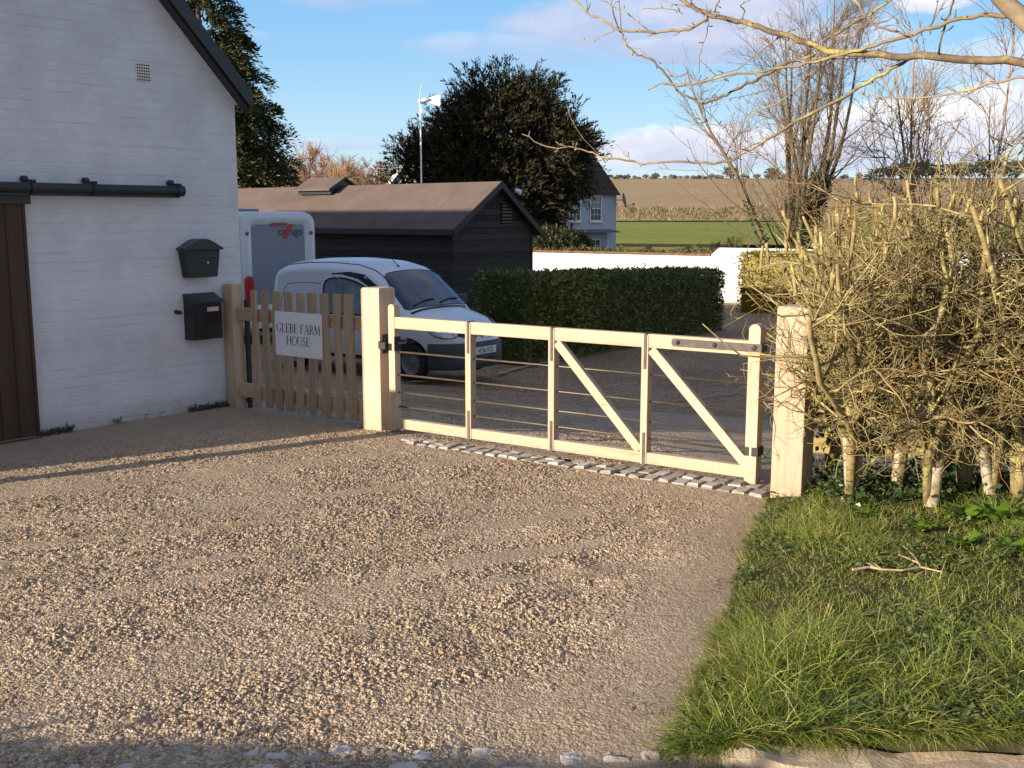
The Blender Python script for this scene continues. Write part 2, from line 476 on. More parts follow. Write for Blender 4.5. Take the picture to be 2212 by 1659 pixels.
# ------------------------------------------------------------------ ground, fields, hill
def ground_material():
    m, t, b = pmat('rough_grass_and_soil', 0.95, 0.1)
    v = t.coord('Object')
    n = t.noise(v, 0.5, 6, 0.65)
    n2 = t.noise(v, 9.0, 5, 0.7)
    f = t.math('ADD', t.math('MULTIPLY', n, 0.6), t.math('MULTIPLY', n2, 0.4))
    t.put(b, 'Base Color', t.ramp(f, [(0.3, (0.045, 0.055, 0.02)), (0.5, (0.08, 0.10, 0.03)), (0.7, (0.13, 0.12, 0.06))]))
    bump(t, b, n2, 0.6, 0.03)
    return m
def yard_material(name='yard_gravel', k=1.0):
    m, t, b = pmat(name, 0.95, 0.15)
    v = t.coord('Object')
    n = t.noise(v, 0.7, 5, 0.6); n2 = t.noise(v, 70.0, 4, 0.75); n3 = t.noise(v, 18.0, 4, 0.7)
    stk = t.noise(t.coord('Object', (0.5, 3.5, 1), (0, 0, R(-34))), 1.0, 5, 0.65)
    f = t.math('ADD', t.math('ADD', t.math('MULTIPLY', n, 0.2), t.math('MULTIPLY', stk, 0.2)), t.math('ADD', t.math('MULTIPLY', n2, 0.35), t.math('MULTIPLY', n3, 0.25)))
    cy_ = t.ramp(f, [(0.36, (0.18 * k, 0.128 * k, 0.082 * k)), (0.5, (0.39 * k, 0.285 * k, 0.185 * k)), (0.64, (0.58 * k, 0.45 * k, 0.31 * k))])
    vo = t.new('ShaderNodeTexVoronoi', feature='F1'); vo.inputs['Scale'].default_value = 34.0; t.l.new(v, vo.inputs['Vector'])
    sp_ = t.new('ShaderNodeSeparateColor'); t.put(sp_, '0', vo.outputs['Color'])
    t.put(b, 'Base Color', t.mix(1.0, cy_, t.ramp(sp_.outputs[0], [(0.0, (0.5, 0.46, 0.42)), (0.5, (1.0, 0.96, 0.90)), (1.0, (1.6, 1.5, 1.36))]), 'MULTIPLY'))
    bump(t, b, t.math('ADD', t.math('MULTIPLY', n2, 0.6), n3), 0.9, 0.03)
    return m
def field_material(name, cols, sc=(0.05, 0.6, 1), rot=0.5):
    m, t, b = pmat(name, 1.0, 0.05)
    v = t.coord('Object', sc, (0, 0, rot))
    v2 = t.coord('Object')
    n = t.noise(v, 1.0, 6, 0.65, 0.4)
    n2 = t.noise(v2, 0.03, 4, 0.6); n3 = t.noise(v2, 2.5, 4, 0.7)
    f = t.math('ADD', t.math('MULTIPLY', n, 0.4), t.math('ADD', t.math('MULTIPLY', n2, 0.3), t.math('MULTIPLY', n3, 0.3)))
    t.put(b, 'Base Color', t.ramp(f, [(0.34, cols[0]), (0.5, cols[1]), (0.66, cols[2])]))
    bump(t, b, t.math('ADD', n, n3), 0.5, 0.15)
    return m

def sheet(name, xs, ys, dz, mat, jag=0.0):
    X, Y = np.meshgrid(xs, ys)
    Z = terrain(X, Y) + dz
    if jag: Z = Z + jag * (fbm(X * 0.25, Y * 0.25, 5, 3) - 0.5)
    return structure(MB().grid(np.stack([X, Y, Z], -1)).build(name, mat, smooth=True))

def spread(a, b, near, n):
    """positions that are closer together around `near`"""
    s = np.linspace(-1, 1, n)
    p = np.sign(s) * np.abs(s) ** 2.2
    return np.where(p < 0, near + p * (near - a), near + p * (b - near))
sheet('ground', spread(-420, 420, 0, 121), np.concatenate([np.linspace(-40, 60, 101), np.linspace(62, 690, 160)]), -0.06, ground_material())
M_YARD = yard_material('yard_gravel', 0.80)
sheet('yard', np.linspace(-28, 22, 120), np.linspace(10.2, 52, 110), -0.012, M_YARD, 0.05)
sheet('meadow', np.linspace(-150, 200, 80), np.linspace(72, 208, 60), 0.05,
      field_material('winter_grass', [(0.15, 0.175, 0.04), (0.21, 0.24, 0.055), (0.29, 0.29, 0.085)], (0.16, 0.35, 1)))
sheet('ploughed_field', np.linspace(-320, 400, 90), np.linspace(212, 530, 80), 0.06,
      field_material('bare_ploughed_soil', [(0.27, 0.19, 0.108), (0.35, 0.255, 0.148), (0.41, 0.325, 0.185)], (0.012, 0.35, 1), 0.22))

def asphalt():
    m, t, b = pmat('road_asphalt', 0.9, 0.2)
    v = t.coord('Object')
    n = t.noise(v, 120, 3, 0.7); n2 = t.noise(v, 2.0, 5, 0.6)
    t.put(b, 'Base Color', t.ramp(t.math('ADD', t.math('MULTIPLY', n, 0.6), t.math('MULTIPLY', n2, 0.4)), [(0.35, (0.07, 0.068, 0.065)), (0.65, (0.16, 0.15, 0.14))]))
    bump(t, b, n, 0.6, 0.006)
    return m
X, Y = np.meshgrid(np.linspace(-30, 30, 60), np.linspace(-3.2, 3.12, 20))
structure(MB().grid(np.stack([X, Y, np.full_like(X, -0.018)], -1)).build('road', asphalt()))

# the drive: coarse washed concrete and stone, with real relief
VEX = [2.6, 3.2, 3.47, 3.84, 4.38, 5.23, 6.35, 6.9, 7.4]
VEY = [0.62, 0.62, 0.60, 0.70, 0.91, 1.17, 1.55, 1.74, 1.95]
def verge_edge(y):
    return np.interp(y, VEX, VEY)

def pebbles(X, Y, cell, seed):
    """distance to the nearest of a jittered set of stones, and that stone's own number"""
    gx, gy = np.floor(X / cell), np.floor(Y / cell)
    best = np.full(X.shape, 9.0); rnd = np.zeros(X.shape)
    for i in (-1, 0, 1):
        for j in (-1, 0, 1):
            cx, cy = gx + i, gy + j
            px = (cx + 0.1 + 0.8 * _hash(cx, cy, seed)) * cell; py = (cy + 0.1 + 0.8 * _hash(cx, cy, seed + 50)) * cell
            d = np.hypot(X - px, (Y - py)) / cell
            m_ = d < best
            best = np.where(m_, d, best); rnd = np.where(m_, _hash(cx, cy, seed + 99), rnd)
    return best, rnd

def drive_relief(X, Y):
    # worn, smoother ground along the verge, by the barn and in streaks; stony elsewhere
    de = verge_edge(Y) - X
    wall = (X + 3.974) * 0.778 - (Y - 8.647) * 0.629
    patch = fbm(X * 1.1, Y * 1.1, 31, 4)
    ca, sa = math.cos(R(-28)), math.sin(R(-28))
    xs, ys = X * ca - Y * sa, X * sa + Y * ca
    streak = fbm(xs * 0.8, ys * 7.0, 44, 4, 0.6)
    cover = np.clip((patch - 0.16) * 3.0, 0.6, 1)
    cover = cover * np.clip((de - 0.05 + 0.5 * (patch - 0.5)) / 0.85, 0.06, 1) * np.clip((wall - 0.3) / 1.3, 0.06, 1)
    cover = cover * (1 - 0.72 * np.clip((streak - 0.48) * 6, 0, 1) * np.clip((Y - 4.0) / 1.5, 0.2, 1))
    wx = X + 0.02 * (vnoise(X * 17, Y * 17, 3) - 0.5); wy = Y + 0.02 * (vnoise(X * 17, Y * 17, 4) - 0.5)
    d1, r1_ = pebbles(wx, wy, 0.0185, 11)
    d2, r2_ = pebbles(wx + 3.3, wy + 1.7, 0.033, 12)
    p1_ = np.sqrt(np.clip(1 - (d1 / 0.62) ** 2, 0, 1)) * (0.25 + 0.75 * r1_)
    p2_ = np.sqrt(np.clip(1 - (d2 / 0.55) ** 2, 0, 1)) * np.clip((r2_ - 0.45) / 0.55, 0, 1)
    grit = vnoise(X / 0.011, Y / 0.011, 13)
    clump = fbm(X * 9.0, Y * 9.0, 14, 3)
    h = cover * (0.0150 * np.maximum(p1_, 0.95 * p2_) * np.clip(0.35 + 1.6 * (clump - 0.3), 0.2, 1.15)) + 0.0032 * grit * (0.4 + 0.6 * cover)
    stone = np.where(p2_ > p1_, r2_, r1_) * np.clip(np.maximum(p1_, p2_) * 2.5, 0, 1)
    h = h + cover * 0.013 * (np.clip(fbm(X * 19, Y * 19, 23, 3, 0.6), 0.3, 0.62) - 0.5) + 0.012 * (fbm(X * 3, Y * 3, 21, 3) - 0.5) + 0.004 * (streak - 0.5)
    # worn hollows
    for hx, hy, r, dp in ((0.10, 5.3, 0.24, 0.016), (0.62, 5.45, 0.30, 0.015), (-0.1, 4.3, 0.17, 0.012), (0.35, 5.05, 0.2, 0.012), (0.25, 4.95, 0.16, 0.01)):
        rr = ((X - hx) / r) ** 2 + ((Y - hy) / (r * 0.7)) ** 2 + 0.8 * (fbm(X * 5, Y * 5, 77, 3) - 0.5)
        h = h - dp * np.clip(1 - rr, 0, 1)
    return h, stone * np.clip(cover * 1.4, 0, 1), cover

def drive_material():
    m, t, b = pmat('washed_stony_concrete', 0.95, 0.15)
    v = t.coord('Object')
    n = t.noise(v, 1.3, 5, 0.6); n2 = t.noise(v, 85.0, 4, 0.7); n3 = t.noise(v, 30.0, 4, 0.7)
    f = t.math('ADD', t.math('MULTIPLY', n, 0.25), t.math('ADD', t.math('MULTIPLY', n2, 0.4), t.math('MULTIPLY', n3, 0.35)))
    c = t.ramp(f, [(0.32, (0.30, 0.235, 0.168)), (0.5, (0.50, 0.405, 0.295)), (0.68, (0.65, 0.54, 0.405))])
    st = t.noise(t.coord('Object', (1, 1, 1)), 2.2, 4, 0.6)
    c = t.mix(t.math('MULTIPLY', t.math('SUBTRACT', st, 0.56), 3.0, clamp=True), c, (0.38, 0.27, 0.15))
    at_ = t.new('ShaderNodeAttribute'); at_.attribute_name = 'stone'
    sc_ = t.ramp(at_.outputs['Fac'], [(0.0, (0.70, 0.67, 0.65)), (0.15, (0.82, 0.79, 0.76)), (0.5, (0.97, 0.94, 0.90)), (0.85, (1.2, 1.16, 1.08)), (1.0, (1.35, 1.3, 1.22))])
    t.put(b, 'Base Color', t.mix(1.0, c, sc_, 'MULTIPLY'))
    vo = t.new('ShaderNodeTexVoronoi', feature='F1'); vo.inputs['Scale'].default_value = 95.0; vo.inputs['Randomness'].default_value = 1.0
    wv_ = t.new('ShaderNodeVectorMath', operation='ADD'); t.put(wv_, '0', v)
    wn_ = t.new('ShaderNodeTexNoise'); t.l.new(v, wn_.inputs['Vector']); wn_.inputs['Scale'].default_value = 60.0
    ws_ = t.new('ShaderNodeVectorMath', operation='SCALE'); t.put(ws_, '0', wn_.outputs['Color']); ws_.inputs['Scale'].default_value = 0.010
    t.put(wv_, '1', ws_.outputs[0]); t.l.new(wv_.outputs[0], vo.inputs['Vector'])
    sepc = t.new('ShaderNodeSeparateColor'); t.put(sepc, '0', vo.outputs['Color'])
    gap = t.math('MULTIPLY', t.math('SUBTRACT', vo.outputs['Distance'], 0.38), 3.2, clamp=True)
    tone = t.ramp(sepc.outputs[0], [(0.0, (0.40, 0.35, 0.31)), (0.14, (0.66, 0.62, 0.58)), (0.45, (0.92, 0.90, 0.89)), (0.8, (1.06, 1.04, 1.02)), (1.0, (1.38, 1.36, 1.32))])
    ca_ = t.new('ShaderNodeAttribute'); ca_.attribute_name = 'cover'
    cv_ = t.math('ADD', t.math('MULTIPLY', ca_.outputs['Fac'], 0.85), 0.15)
    c3 = t.mix(cv_, t.mix(1.0, c, sc_, 'MULTIPLY'), t.mix(1.0, t.mix(1.0, c, sc_, 'MULTIPLY'), tone, 'MULTIPLY'))
    t.put(b, 'Base Color', t.mix(t.math('MULTIPLY', t.math('MULTIPLY', gap, 0.58), cv_), c3, (0.12, 0.088, 0.062)))
    bump(t, b, t.math('ADD', t.math('MULTIPLY', n2, 0.5), t.math('SUBTRACT', n3, t.math('MULTIPLY', t.math('MULTIPLY', vo.outputs['Distance'], 1.4), cv_))), 0.75, 0.010)
    return m

xs = np.concatenate([np.arange(-9, -4.6, 0.035), np.arange(-4.6, -2.0, 0.012), np.arange(-2.0, 1.2, 0.0066), np.arange(1.2, 2.0, 0.0105), np.arange(2.0, 4.6, 0.035)])
ys = np.concatenate([np.arange(3.04, 3.3, 0.02), np.arange(3.3, 4.9, 0.0066), np.arange(4.9, 6.2, 0.0095), np.arange(6.2, 9.6, 0.0145), np.arange(9.6, 13.2, 0.035)])
X, Y = np.meshgrid(xs, ys)
rel, _, cov_ = drive_relief(X, Y)
drv = structure(MB().grid(np.stack([X, Y, terrain(X, Y) + rel], -1)).build('driveway', drive_material(), smooth=False))
at_ = drv.data.attributes.new('stone', 'FLOAT', 'POINT'); at_.data.foreach_set('value', _.reshape(-1).astype(np.float32))
ac_ = drv.data.attributes.new('cover', 'FLOAT', 'POINT'); ac_.data.foreach_set('value', cov_.reshape(-1).astype(np.float32))
del X, Y, rel, _, cov_

def ground_z(x, y):
    return float(terrain(x, y))

# setts: a double row under the gate, a ragged row along the road
M_SETT = None
def stone_material(name, a, b_, c):
    m, t, b = pmat(name, 0.85, 0.25)
    v = t.coord('Object'); geo = t.new('ShaderNodeNewGeometry')
    f = t.math('ADD', t.math('MULTIPLY', t.noise(v, 30, 5, 0.7), 0.6), t.math('MULTIPLY', geo.outputs['Random Per Island'], 0.4))
    t.put(b, 'Base Color', t.ramp(f, [(0.3, a), (0.5, b_), (0.72, c)]))
    bump(t, b, t.noise(v, 55, 5, 0.7), 0.8, 0.01)
    return m
M_SETT = stone_material('granite_sett', (0.21, 0.19, 0.165), (0.34, 0.315, 0.28), (0.47, 0.445, 0.41))
def rough_stone(mb, c, w, d, h, ux=np.array([1.0, 0, 0]), uy=np.array([0, 1.0, 0]), k=None, rough=0.020):
    nx, ny = 11, 9
    A, Bv = np.meshgrid(np.linspace(-1, 1, nx), np.linspace(-1, 1, ny))
    sd = rng.uniform(0, 100)
    k = k or rng.uniform(2.4, 4.5)
    r = (np.abs(A) ** k + np.abs(Bv) ** k) ** (1 / k)
    top = np.clip(1 - np.clip(r, 0, 1) ** 5, 0, 1) ** 0.6
    LX = A * w / 2 * (1 + 0.18 * (fbm(A + sd, Bv, 3, 2) - 0.5)); LY = Bv * d / 2 * (1 + 0.25 * (fbm(A, Bv + sd, 4, 2) - 0.5))
    Z = c[2] - 0.012 + (h + 0.012) * top + rough * (fbm(A * 1.9 + sd, Bv * 1.9, 6, 4) - 0.5) * top + 0.006 * (A * rng.normal() + Bv * rng.normal()) * top
    mb.grid(np.stack([c[0] + LX * ux[0] + LY * uy[0], c[1] + LX * ux[1] + LY * uy[1], Z], -1))
def sett(mb, c, ux, uy, w, d, h):
    j = lambda s_: rng.normal(0, s_)
    base = [c + ux * (sx * w / 2 + j(0.005)) + uy * (sy * d / 2 + j(0.005)) for sy in (-1, 1) for sx in (-1, 1)]
    top = [p + (c - p) * 0.18 for p in base]
    hh = h * rng.uniform(0.6, 1.25)
    mid = [p + (c - p) * 0.05 + np.array([0, 0, hh * 0.7]) for p in base]
    lo = [p - np.array([0, 0, 0.05]) for p in base]
    tp = [p + np.array([0, 0, hh + j(0.004)]) for p in top]
    mb.hexa(np.array([lo[0], lo[1], lo[2], lo[3], mid[0], mid[1], mid[2], mid[3]]))
    mb.hexa(np.array([mid[0], mid[1], mid[2], mid[3], tp[0], tp[1], tp[2], tp[3]]))
mb = MB()
ia, ib = np.array([-0.90, 8.60, 0]), np.array([1.70, 7.05, 0])
oa, ob = np.array([-0.86, 8.42, 0]), np.array([1.62, 6.72, 0])
n_s = 27
for row in range(2):
    for k in range(n_s):
        t0 = (k + 0.5 + 0.35 * row) / n_s
        f = 0.25 + 0.5 * row
        c = (ia + (ib - ia) * t0) * (1 - f) + (oa + (ob - oa) * t0) * f
        ux = (ob - oa) / np.linalg.norm(ob - oa); uy = np.array([-ux[1], ux[0], 0])
        wdt = np.linalg.norm((ia + (ib - ia) * t0) - (oa + (ob - oa) * t0)) / 2
        c = c + uy * rng.normal(0, 0.006)
        sett(mb, c, ux, uy, 0.100 * rng.uniform(0.80, 0.96), wdt * rng.uniform(0.86, 0.95), 0.021)
structure(mb.build('threshold_setts', M_SETT))
mb = MB()
for row in range(2):
    x = -4.0
    while x < 0.62:
        w = rng.uniform(0.07, 0.15)
        y = 3.365 - 0.03 * x / 1.7 - row * 0.125 + rng.normal(0, 0.008)
        if rng.random() < 0.90:
            rough_stone(mb, np.array([x + w / 2, y, -0.002]), w * rng.uniform(0.85, 1.0), 0.105 * rng.uniform(0.75, 1.1), rng.uniform(0.004, 0.013))
        x += w + 0.006
structure(mb.build('roadside_setts', stone_material('worn_roadside_sett', (0.25, 0.22, 0.195), (0.39, 0.35, 0.315), (0.54, 0.495, 0.45))))

# ------------------------------------------------------------------ the whitewashed barn
W0 = gp(70, 945)
WD = np.array([0.629, 0.7774, 0]); WB = np.array([-0.7774, 0.629, 0])
BARN_ROT = math.atan2(WD[1], WD[0])
def wall(x, y):
    P = onplane(x, y, W0, WB); return (P - W0) @ WD, P[2]
Asun, Bsun = gp(0, 1025), gp(745, 937)
Lsun = np.array([SX, SY, 0])
# left corner of the gable: where the shadow edge on the drive, followed back towards the sun, meets the wall
A_ = np.array([[Lsun[0], -WD[0]], [Lsun[1], -WD[1]]]); tt = np.linalg.solve(A_, (W0 - Asun)[:2])
BL = float(tt[1]) + 0.22; BR_ = wall(514, 420)[0]
EAVE = wall(507, 202)[1]
r0, r1 = wall(352, 0), wall(504, 200)
SLOPE = (r0[1] - r1[1]) / (r1[0] - r0[0])
BMID = 0.5 * (BL + BR_); RIDGE = EAVE + (BR_ - BMID) * SLOPE
print('barn', BL, BR_, EAVE, SLOPE, RIDGE)

def painted_brick():
    m, t, b = pmat('whitewashed_brick', 0.75, 0.25)
    tc = t.new('ShaderNodeTexCoord'); sep = t.new('ShaderNodeSeparateXYZ'); t.put(sep, '0', tc.outputs['Object'])
    wob = t.noise(tc.outputs['Object'], 1.3, 3, 0.5)
    wob2 = t.noise(tc.outputs['Object'], 7.0, 3, 0.6)
    z = t.math('ADD', sep.outputs[2], t.math('ADD', t.math('MULTIPLY', wob, 0.055), t.math('MULTIPLY', wob2, 0.022)))
    xy = t.math('ADD', t.math('ADD', sep.outputs[0], sep.outputs[1]), t.math('MULTIPLY', wob2, 0.03))
    cb = t.new('ShaderNodeCombineXYZ'); t.put(cb, '0', xy); t.put(cb, '1', z)
    br = t.new('ShaderNodeTexBrick'); t.l.new(cb.outputs[0], br.inputs['Vector'])
    br.inputs['Scale'].default_value = 1.0; br.inputs['Brick Width'].default_value = 0.235; br.inputs['Row Height'].default_value = 0.0815
    br.inputs['Mortar Size'].default_value = 0.0055; br.inputs['Mortar Smooth'].default_value = 0.6
    fac = br.outputs['Fac']
    n = t.noise(tc.outputs['Object'], 2.2, 5, 0.65); nf = t.noise(tc.outputs['Object'], 45, 4, 0.7)
    c = t.ramp(n, [(0.3, (0.56, 0.55, 0.575)), (0.6, (0.67, 0.665, 0.70))])
    # dirt sits in some of the bed joints only
    sel = t.noise(t.coord('Object', (1.2, 1.2, 5)), 1.2, 3, 0.7)
    lay = t.new('ShaderNodeMath'); lay.operation = 'PINGPONG'; t.put(lay, '0', t.math('ADD', z, 0.0)); t.put(lay, '1', 0.04075)
    bed = t.math('SUBTRACT', 1.0, t.math('DIVIDE', lay.outputs[0], 0.005), clamp=True)
    thin = t.math('MULTIPLY', bed, t.math('MULTIPLY', t.math('SUBTRACT', sel, 0.42), 5.0, clamp=True))
    thin = t.math('MULTIPLY', thin, t.math('MULTIPLY', t.noise(tc.outputs['Object'], 16, 3, 0.7), 1.5, clamp=True))
    c = t.mix(t.math('MULTIPLY', thin, 0.55), c, (0.24, 0.19, 0.15))
    # bare patches where the paint has gone
    sp = t.noise(t.coord('Object', (3.0, 3.0, 26.0)), 1.0, 4, 0.75)
    c = t.mix(t.math('MULTIPLY', t.math('MULTIPLY', t.math('SUBTRACT', sp, 0.655), 14.0, clamp=True), t.math('ADD', t.math('MULTIPLY', bed, 0.8), 0.12)), c, (0.14, 0.10, 0.08))
    # splashed dirt and algae low down
    low = t.math('SUBTRACT', 1.0, t.math('MULTIPLY', sep.outputs[2], 5.0), clamp=True)
    low = t.math('MULTIPLY', low, t.math('MULTIPLY', t.noise(tc.outputs['Object'], 6, 4, 0.7), 1.3))
    c = t.mix(t.math('MULTIPLY', low, 0.7, clamp=True), c, (0.22, 0.20, 0.13))
    t.put(b, 'Base Color', c)
    bh = t.new('ShaderNodeTexBrick'); t.l.new(cb.outputs[0], bh.inputs['Vector'])
    bh.inputs['Scale'].default_value = 1.0; bh.inputs['Brick Width'].default_value = 0.235; bh.inputs['Row Height'].default_value = 0.0815
    bh.inputs['Mortar Size'].default_value = 0.011; bh.inputs['Mortar Smooth'].default_value = 0.9
    h = t.math('ADD', t.math('MULTIPLY', bh.outputs['Fac'], -0.45), t.math('ADD', t.math('MULTIPLY', nf, 0.45), t.math('MULTIPLY', wob2, 0.9)))
    bump(t, b, h, 0.35, 0.010)
    return m

def tile_material(name, c0, c1):
    m, t, b = pmat(name, 0.85, 0.2)
    v = t.coord('Object')
    geo = t.noise(v, 3, 5, 0.7)
    t.put(b, 'Base Color', t.ramp(geo, [(0.3, c0), (0.7, c1)]))
    wv = t.new('ShaderNodeTexWave', wave_type='BANDS', bands_direction='Z'); wv.inputs['Scale'].default_value = 3.0; wv.inputs['Distortion'].default_value = 0.6
    t.l.new(v, wv.inputs['Vector'])
    bump(t, b, t.math('ADD', wv.outputs['Fac'], t.noise(v, 30, 3)), 0.6, 0.03)
    return m

barn = thing('barn', W0, BARN_ROT, 'whitewashed brick barn with black bargeboard, filling the left side', 'barn')
BD = 21.0
MB().prism([(BL, -0.3), (BR_, -0.3), (BR_, EAVE), (BMID, RIDGE), (BL, EAVE)], 0, BD).build('wall', painted_brick(), barn)
M_DARKTILE = tile_material('dark_roof_tile', (0.035, 0.028, 0.026), (0.07, 0.05, 0.045))
mb = MB(); th = 0.04
for sgn, xe in ((1, BR_ + 0.07), (-1, BL - 0.07)):
    ze = RIDGE - abs(xe - BMID) * SLOPE
    poly = [(BMID, RIDGE + 0.01), (xe, ze + 0.01), (xe, ze + th + 0.05), (BMID, RIDGE + th + 0.05)]
    mb.prism(poly if sgn > 0 else poly[::-1], -0.13, BD + 0.1)
mb.build('roof', M_DARKTILE, barn)
mb = MB()
for sgn, xe in ((1, BR_ + 0.09), (-1, BL - 0.09)):
    ze = RIDGE - abs(xe - BMID) * SLOPE
    poly = [(BMID, RIDGE - 0.06), (xe, ze - 0.06), (xe, ze + 0.10), (BMID, RIDGE + 0.10)]
    mb.prism(poly if sgn > 0 else poly[::-1], -0.165, -0.132)
    mb.prism([(xe - 0.02 * sgn, ze - 0.06), (xe - 0.02 * sgn, ze + 0.02), (BMID, RIDGE + 0.02), (BMID, RIDGE - 0.06)], -0.131, -0.004)
mb.build('bargeboard', M_BLACK, barn, recalc=True)
# thin mortar fillet where gable meets verge
mb = MB()
xe = BR_; ze = EAVE
mb.beam((BMID, -0.012, RIDGE - 0.10), (BR_ + 0.02, -0.012, EAVE - 0.10), 0.02, 0.02)
mb.build('verge_fillet', plain('white_mortar', (0.7, 0.68, 0.64), 0.8), barn)

def plank_material():
    m, t, b = pmat('brown_stained_boards', 0.6, 0.3)
    v = t.coord('Object')
    sep = t.new('ShaderNodeSeparateXYZ'); t.put(sep, '0', v)
    pp = t.new('ShaderNodeMath'); pp.operation = 'PINGPONG'; t.put(pp, '0', sep.outputs[0]); t.put(pp, '1', 0.07)
    groove = t.math('MULTIPLY', pp.outputs[0], 90.0, clamp=True)
    g = t.noise(t.coord('Object', (18, 18, 1.2)), 1.0, 5, 0.65)
    t.put(b, 'Base Color', t.mix(groove, (0.012, 0.008, 0.006), t.ramp(g, [(0.3, (0.040, 0.022, 0.013)), (0.7, (0.078, 0.045, 0.027))])))
    bump(t, b, t.math('ADD', groove, t.math('MULTIPLY', g, 0.3)), 0.5, 0.01)
    return m
dr = wall(68, 800)[0]
zt = wall(30, 436)[1]
door = MB().box(-2.6, dr, -0.085, -0.03, 0.03, zt).build('sliding_door', plank_material(), barn, bevel=0.006)
hb = MB().box(-3.0, wall(52, 430)[0], -0.11, -0.086, wall(26, 441)[1], wall(26, 414)[1] - 0.02).build('header_board', M_GREENBLACK, door, bevel=0.004)
tz = wall(370, 413)[1]; te = wall(374, 413)[0]
trk = MB()
trk.tubes(np.array([[(-3.2, -0.13, tz), (te, -0.13, tz)]]), np.array([[0.042, 0.042]]), 18)
trk.tubes(np.array([[(te - 0.05, -0.13, tz), (te + 0.012, -0.13, tz)]]), np.array([[0.050, 0.050]]), 18)
trk.box(-3.2, te - 0.02, -0.136, -0.124, tz - 0.062, tz - 0.03)
track = trk.build('door_track', M_GREENBLACK, barn, smooth=False)
for px in (52, 184, 366):
    bx = wall(px, 405)[0]
    k = MB()
    k.tubes(np.array([[(bx - 0.022, -0.13, tz), (bx + 0.022, -0.13, tz)]]), np.array([[0.0535, 0.0535]]), 18)
    k.box(bx - 0.02, bx + 0.02, -0.165, -0.002, tz + 0.045, tz + 0.065)
    k.tubes(np.array([[(bx - 0.015, -0.02, tz + 0.07), (bx - 0.015, -0.07, tz + 0.075)]]), np.array([[0.03, 0.022]]), 12)
    k.build('track_bracket', M_GREENBLACK, track, bevel=0.003)
# air brick
vx0, vz1 = wall(292, 135); vx1, vz0 = wall(324, 178)
mb = MB(); cols_, rows_ = 6, 6
vent = MB().box(vx0, vx1, -0.008, 0.0, vz0, vz1).build('air_brick', plain('painted_air_brick', (0.70, 0.66, 0.62), 0.8), barn, bevel=0.002)
mb = MB()
for i in range(cols_):
    for j in range(rows_):
        cx = vx0 + (vx1 - vx0) * (i + 0.6) / (cols_ + 0.2); cz = vz0 + (vz1 - vz0) * (j + 0.6) / (rows_ + 0.2)
        mb.lathe([(0.0, 0), (0.0062, 0), (0.0068, 0.004)], 10, Matrix.Translation((cx, -0.0085, cz)) @ Matrix.Rotation(R(90), 4, 'X'))
mb.build('vent_holes', plain('hole_black', (0.01, 0.009, 0.008), 0.9), vent)
# old pipe stub beside the lower letter box
sx_, sz_ = wall(386, 673)
MB().tubes(np.array([[(sx_ - 0.03, 0.01, sz_), (sx_ - 0.03, -0.075, sz_ - 0.005)]]), np.array([[0.02, 0.017]]), 12).build('pipe_stub', M_IRON, barn)

# ------------------------------------------------------------------ letter boxes
def wallpoint(xl, z, off=0.0):
    return W0 + WD * xl - WB * off + np.array([0, 0, z])
x0, z1 = wall(394, 540); x1, z0 = wall(462, 596)
lw, lh = 0.37, z1 - z0
cx = 0.5 * (x0 + x1) - 0.03
lb = thing('letter_box', wallpoint(cx, z0), BARN_ROT, 'black letter box with a curved arched lid, upper of the two on the barn wall', 'letter box', 'letter boxes on the barn wall')
dp = 0.125
body = [(-lw / 2 + 0.035, 0), (lw / 2 - 0.035, 0), (lw / 2, lh), (-lw / 2, lh)]
MB().prism(body, -dp, -0.003).build('box', M_GREENBLACK, lb, bevel=0.004)
arc = [(-lw / 2 - 0.02, lh)]
for k in range(13):
    f = k / 12; xx = -lw / 2 - 0.02 + (lw + 0.04) * f
    arc.append((xx, lh + 0.018 + 0.085 * math.sin(math.pi * f) ** 1.25))
arc.append((lw / 2 + 0.02, lh))
lid = MB().prism(arc[::-1], -dp - 0.03, -0.003).build('lid', plain('black_lid', (0.022, 0.026, 0.03), 0.35), lb, bevel=0.003)
MB().box(-lw / 2 + 0.06, lw / 2 - 0.05, -dp - 0.006, -dp - 0.001, lh - 0.075, lh - 0.035).build('letter_flap', plain('black_flap', (0.02, 0.022, 0.028), 0.3), lb, bevel=0.002)
MB().lathe([(0, 0.006), (0.009, 0.006), (0.011, 0)], 16, Matrix.Translation((0.045, -dp - 0.001, lh - 0.115)) @ Matrix.Rotation(R(90), 4, 'X')).build('lock', plain('bright_lock', (0.6, 0.6, 0.58), 0.3, 0.5, 0.9), lb)

x0, z1 = wall(404, 644); x1, z0 = wall(469, 727)
lw, lh = 0.33, z1 - z0 - 0.01
cx = 0.5 * (x0 + x1) - 0.035
lb = thing('letter_box', wallpoint(cx, z0), BARN_ROT, 'plain black letter box with sloping flat lid and pale name plate, lower on the wall', 'letter box', 'letter boxes on the barn wall')
dp = 0.13
Myz = Matrix(((0, 1, 0, 0), (1, 0, 0, 0), (0, 0, 1, 0), (0, 0, 0, 1)))
mb = MB().prism([(-dp, 0), (-0.003, 0.0), (-0.003, lh + 0.035), (-dp, lh - 0.02)], -lw / 2, lw / 2, Myz)
mb.build('box', M_BLACK, lb, bevel=0.004, recalc=True)
mb = MB().prism([(-dp - 0.022, lh - 0.035), (-dp - 0.022, lh - 0.018), (-0.003, lh + 0.052), (-0.003, lh + 0.037)], -lw / 2 - 0.008, lw / 2 + 0.008, Myz)
mb.build('lid', plain('black_flat_lid', (0.025, 0.027, 0.03), 0.4), lb, bevel=0.003, recalc=True)
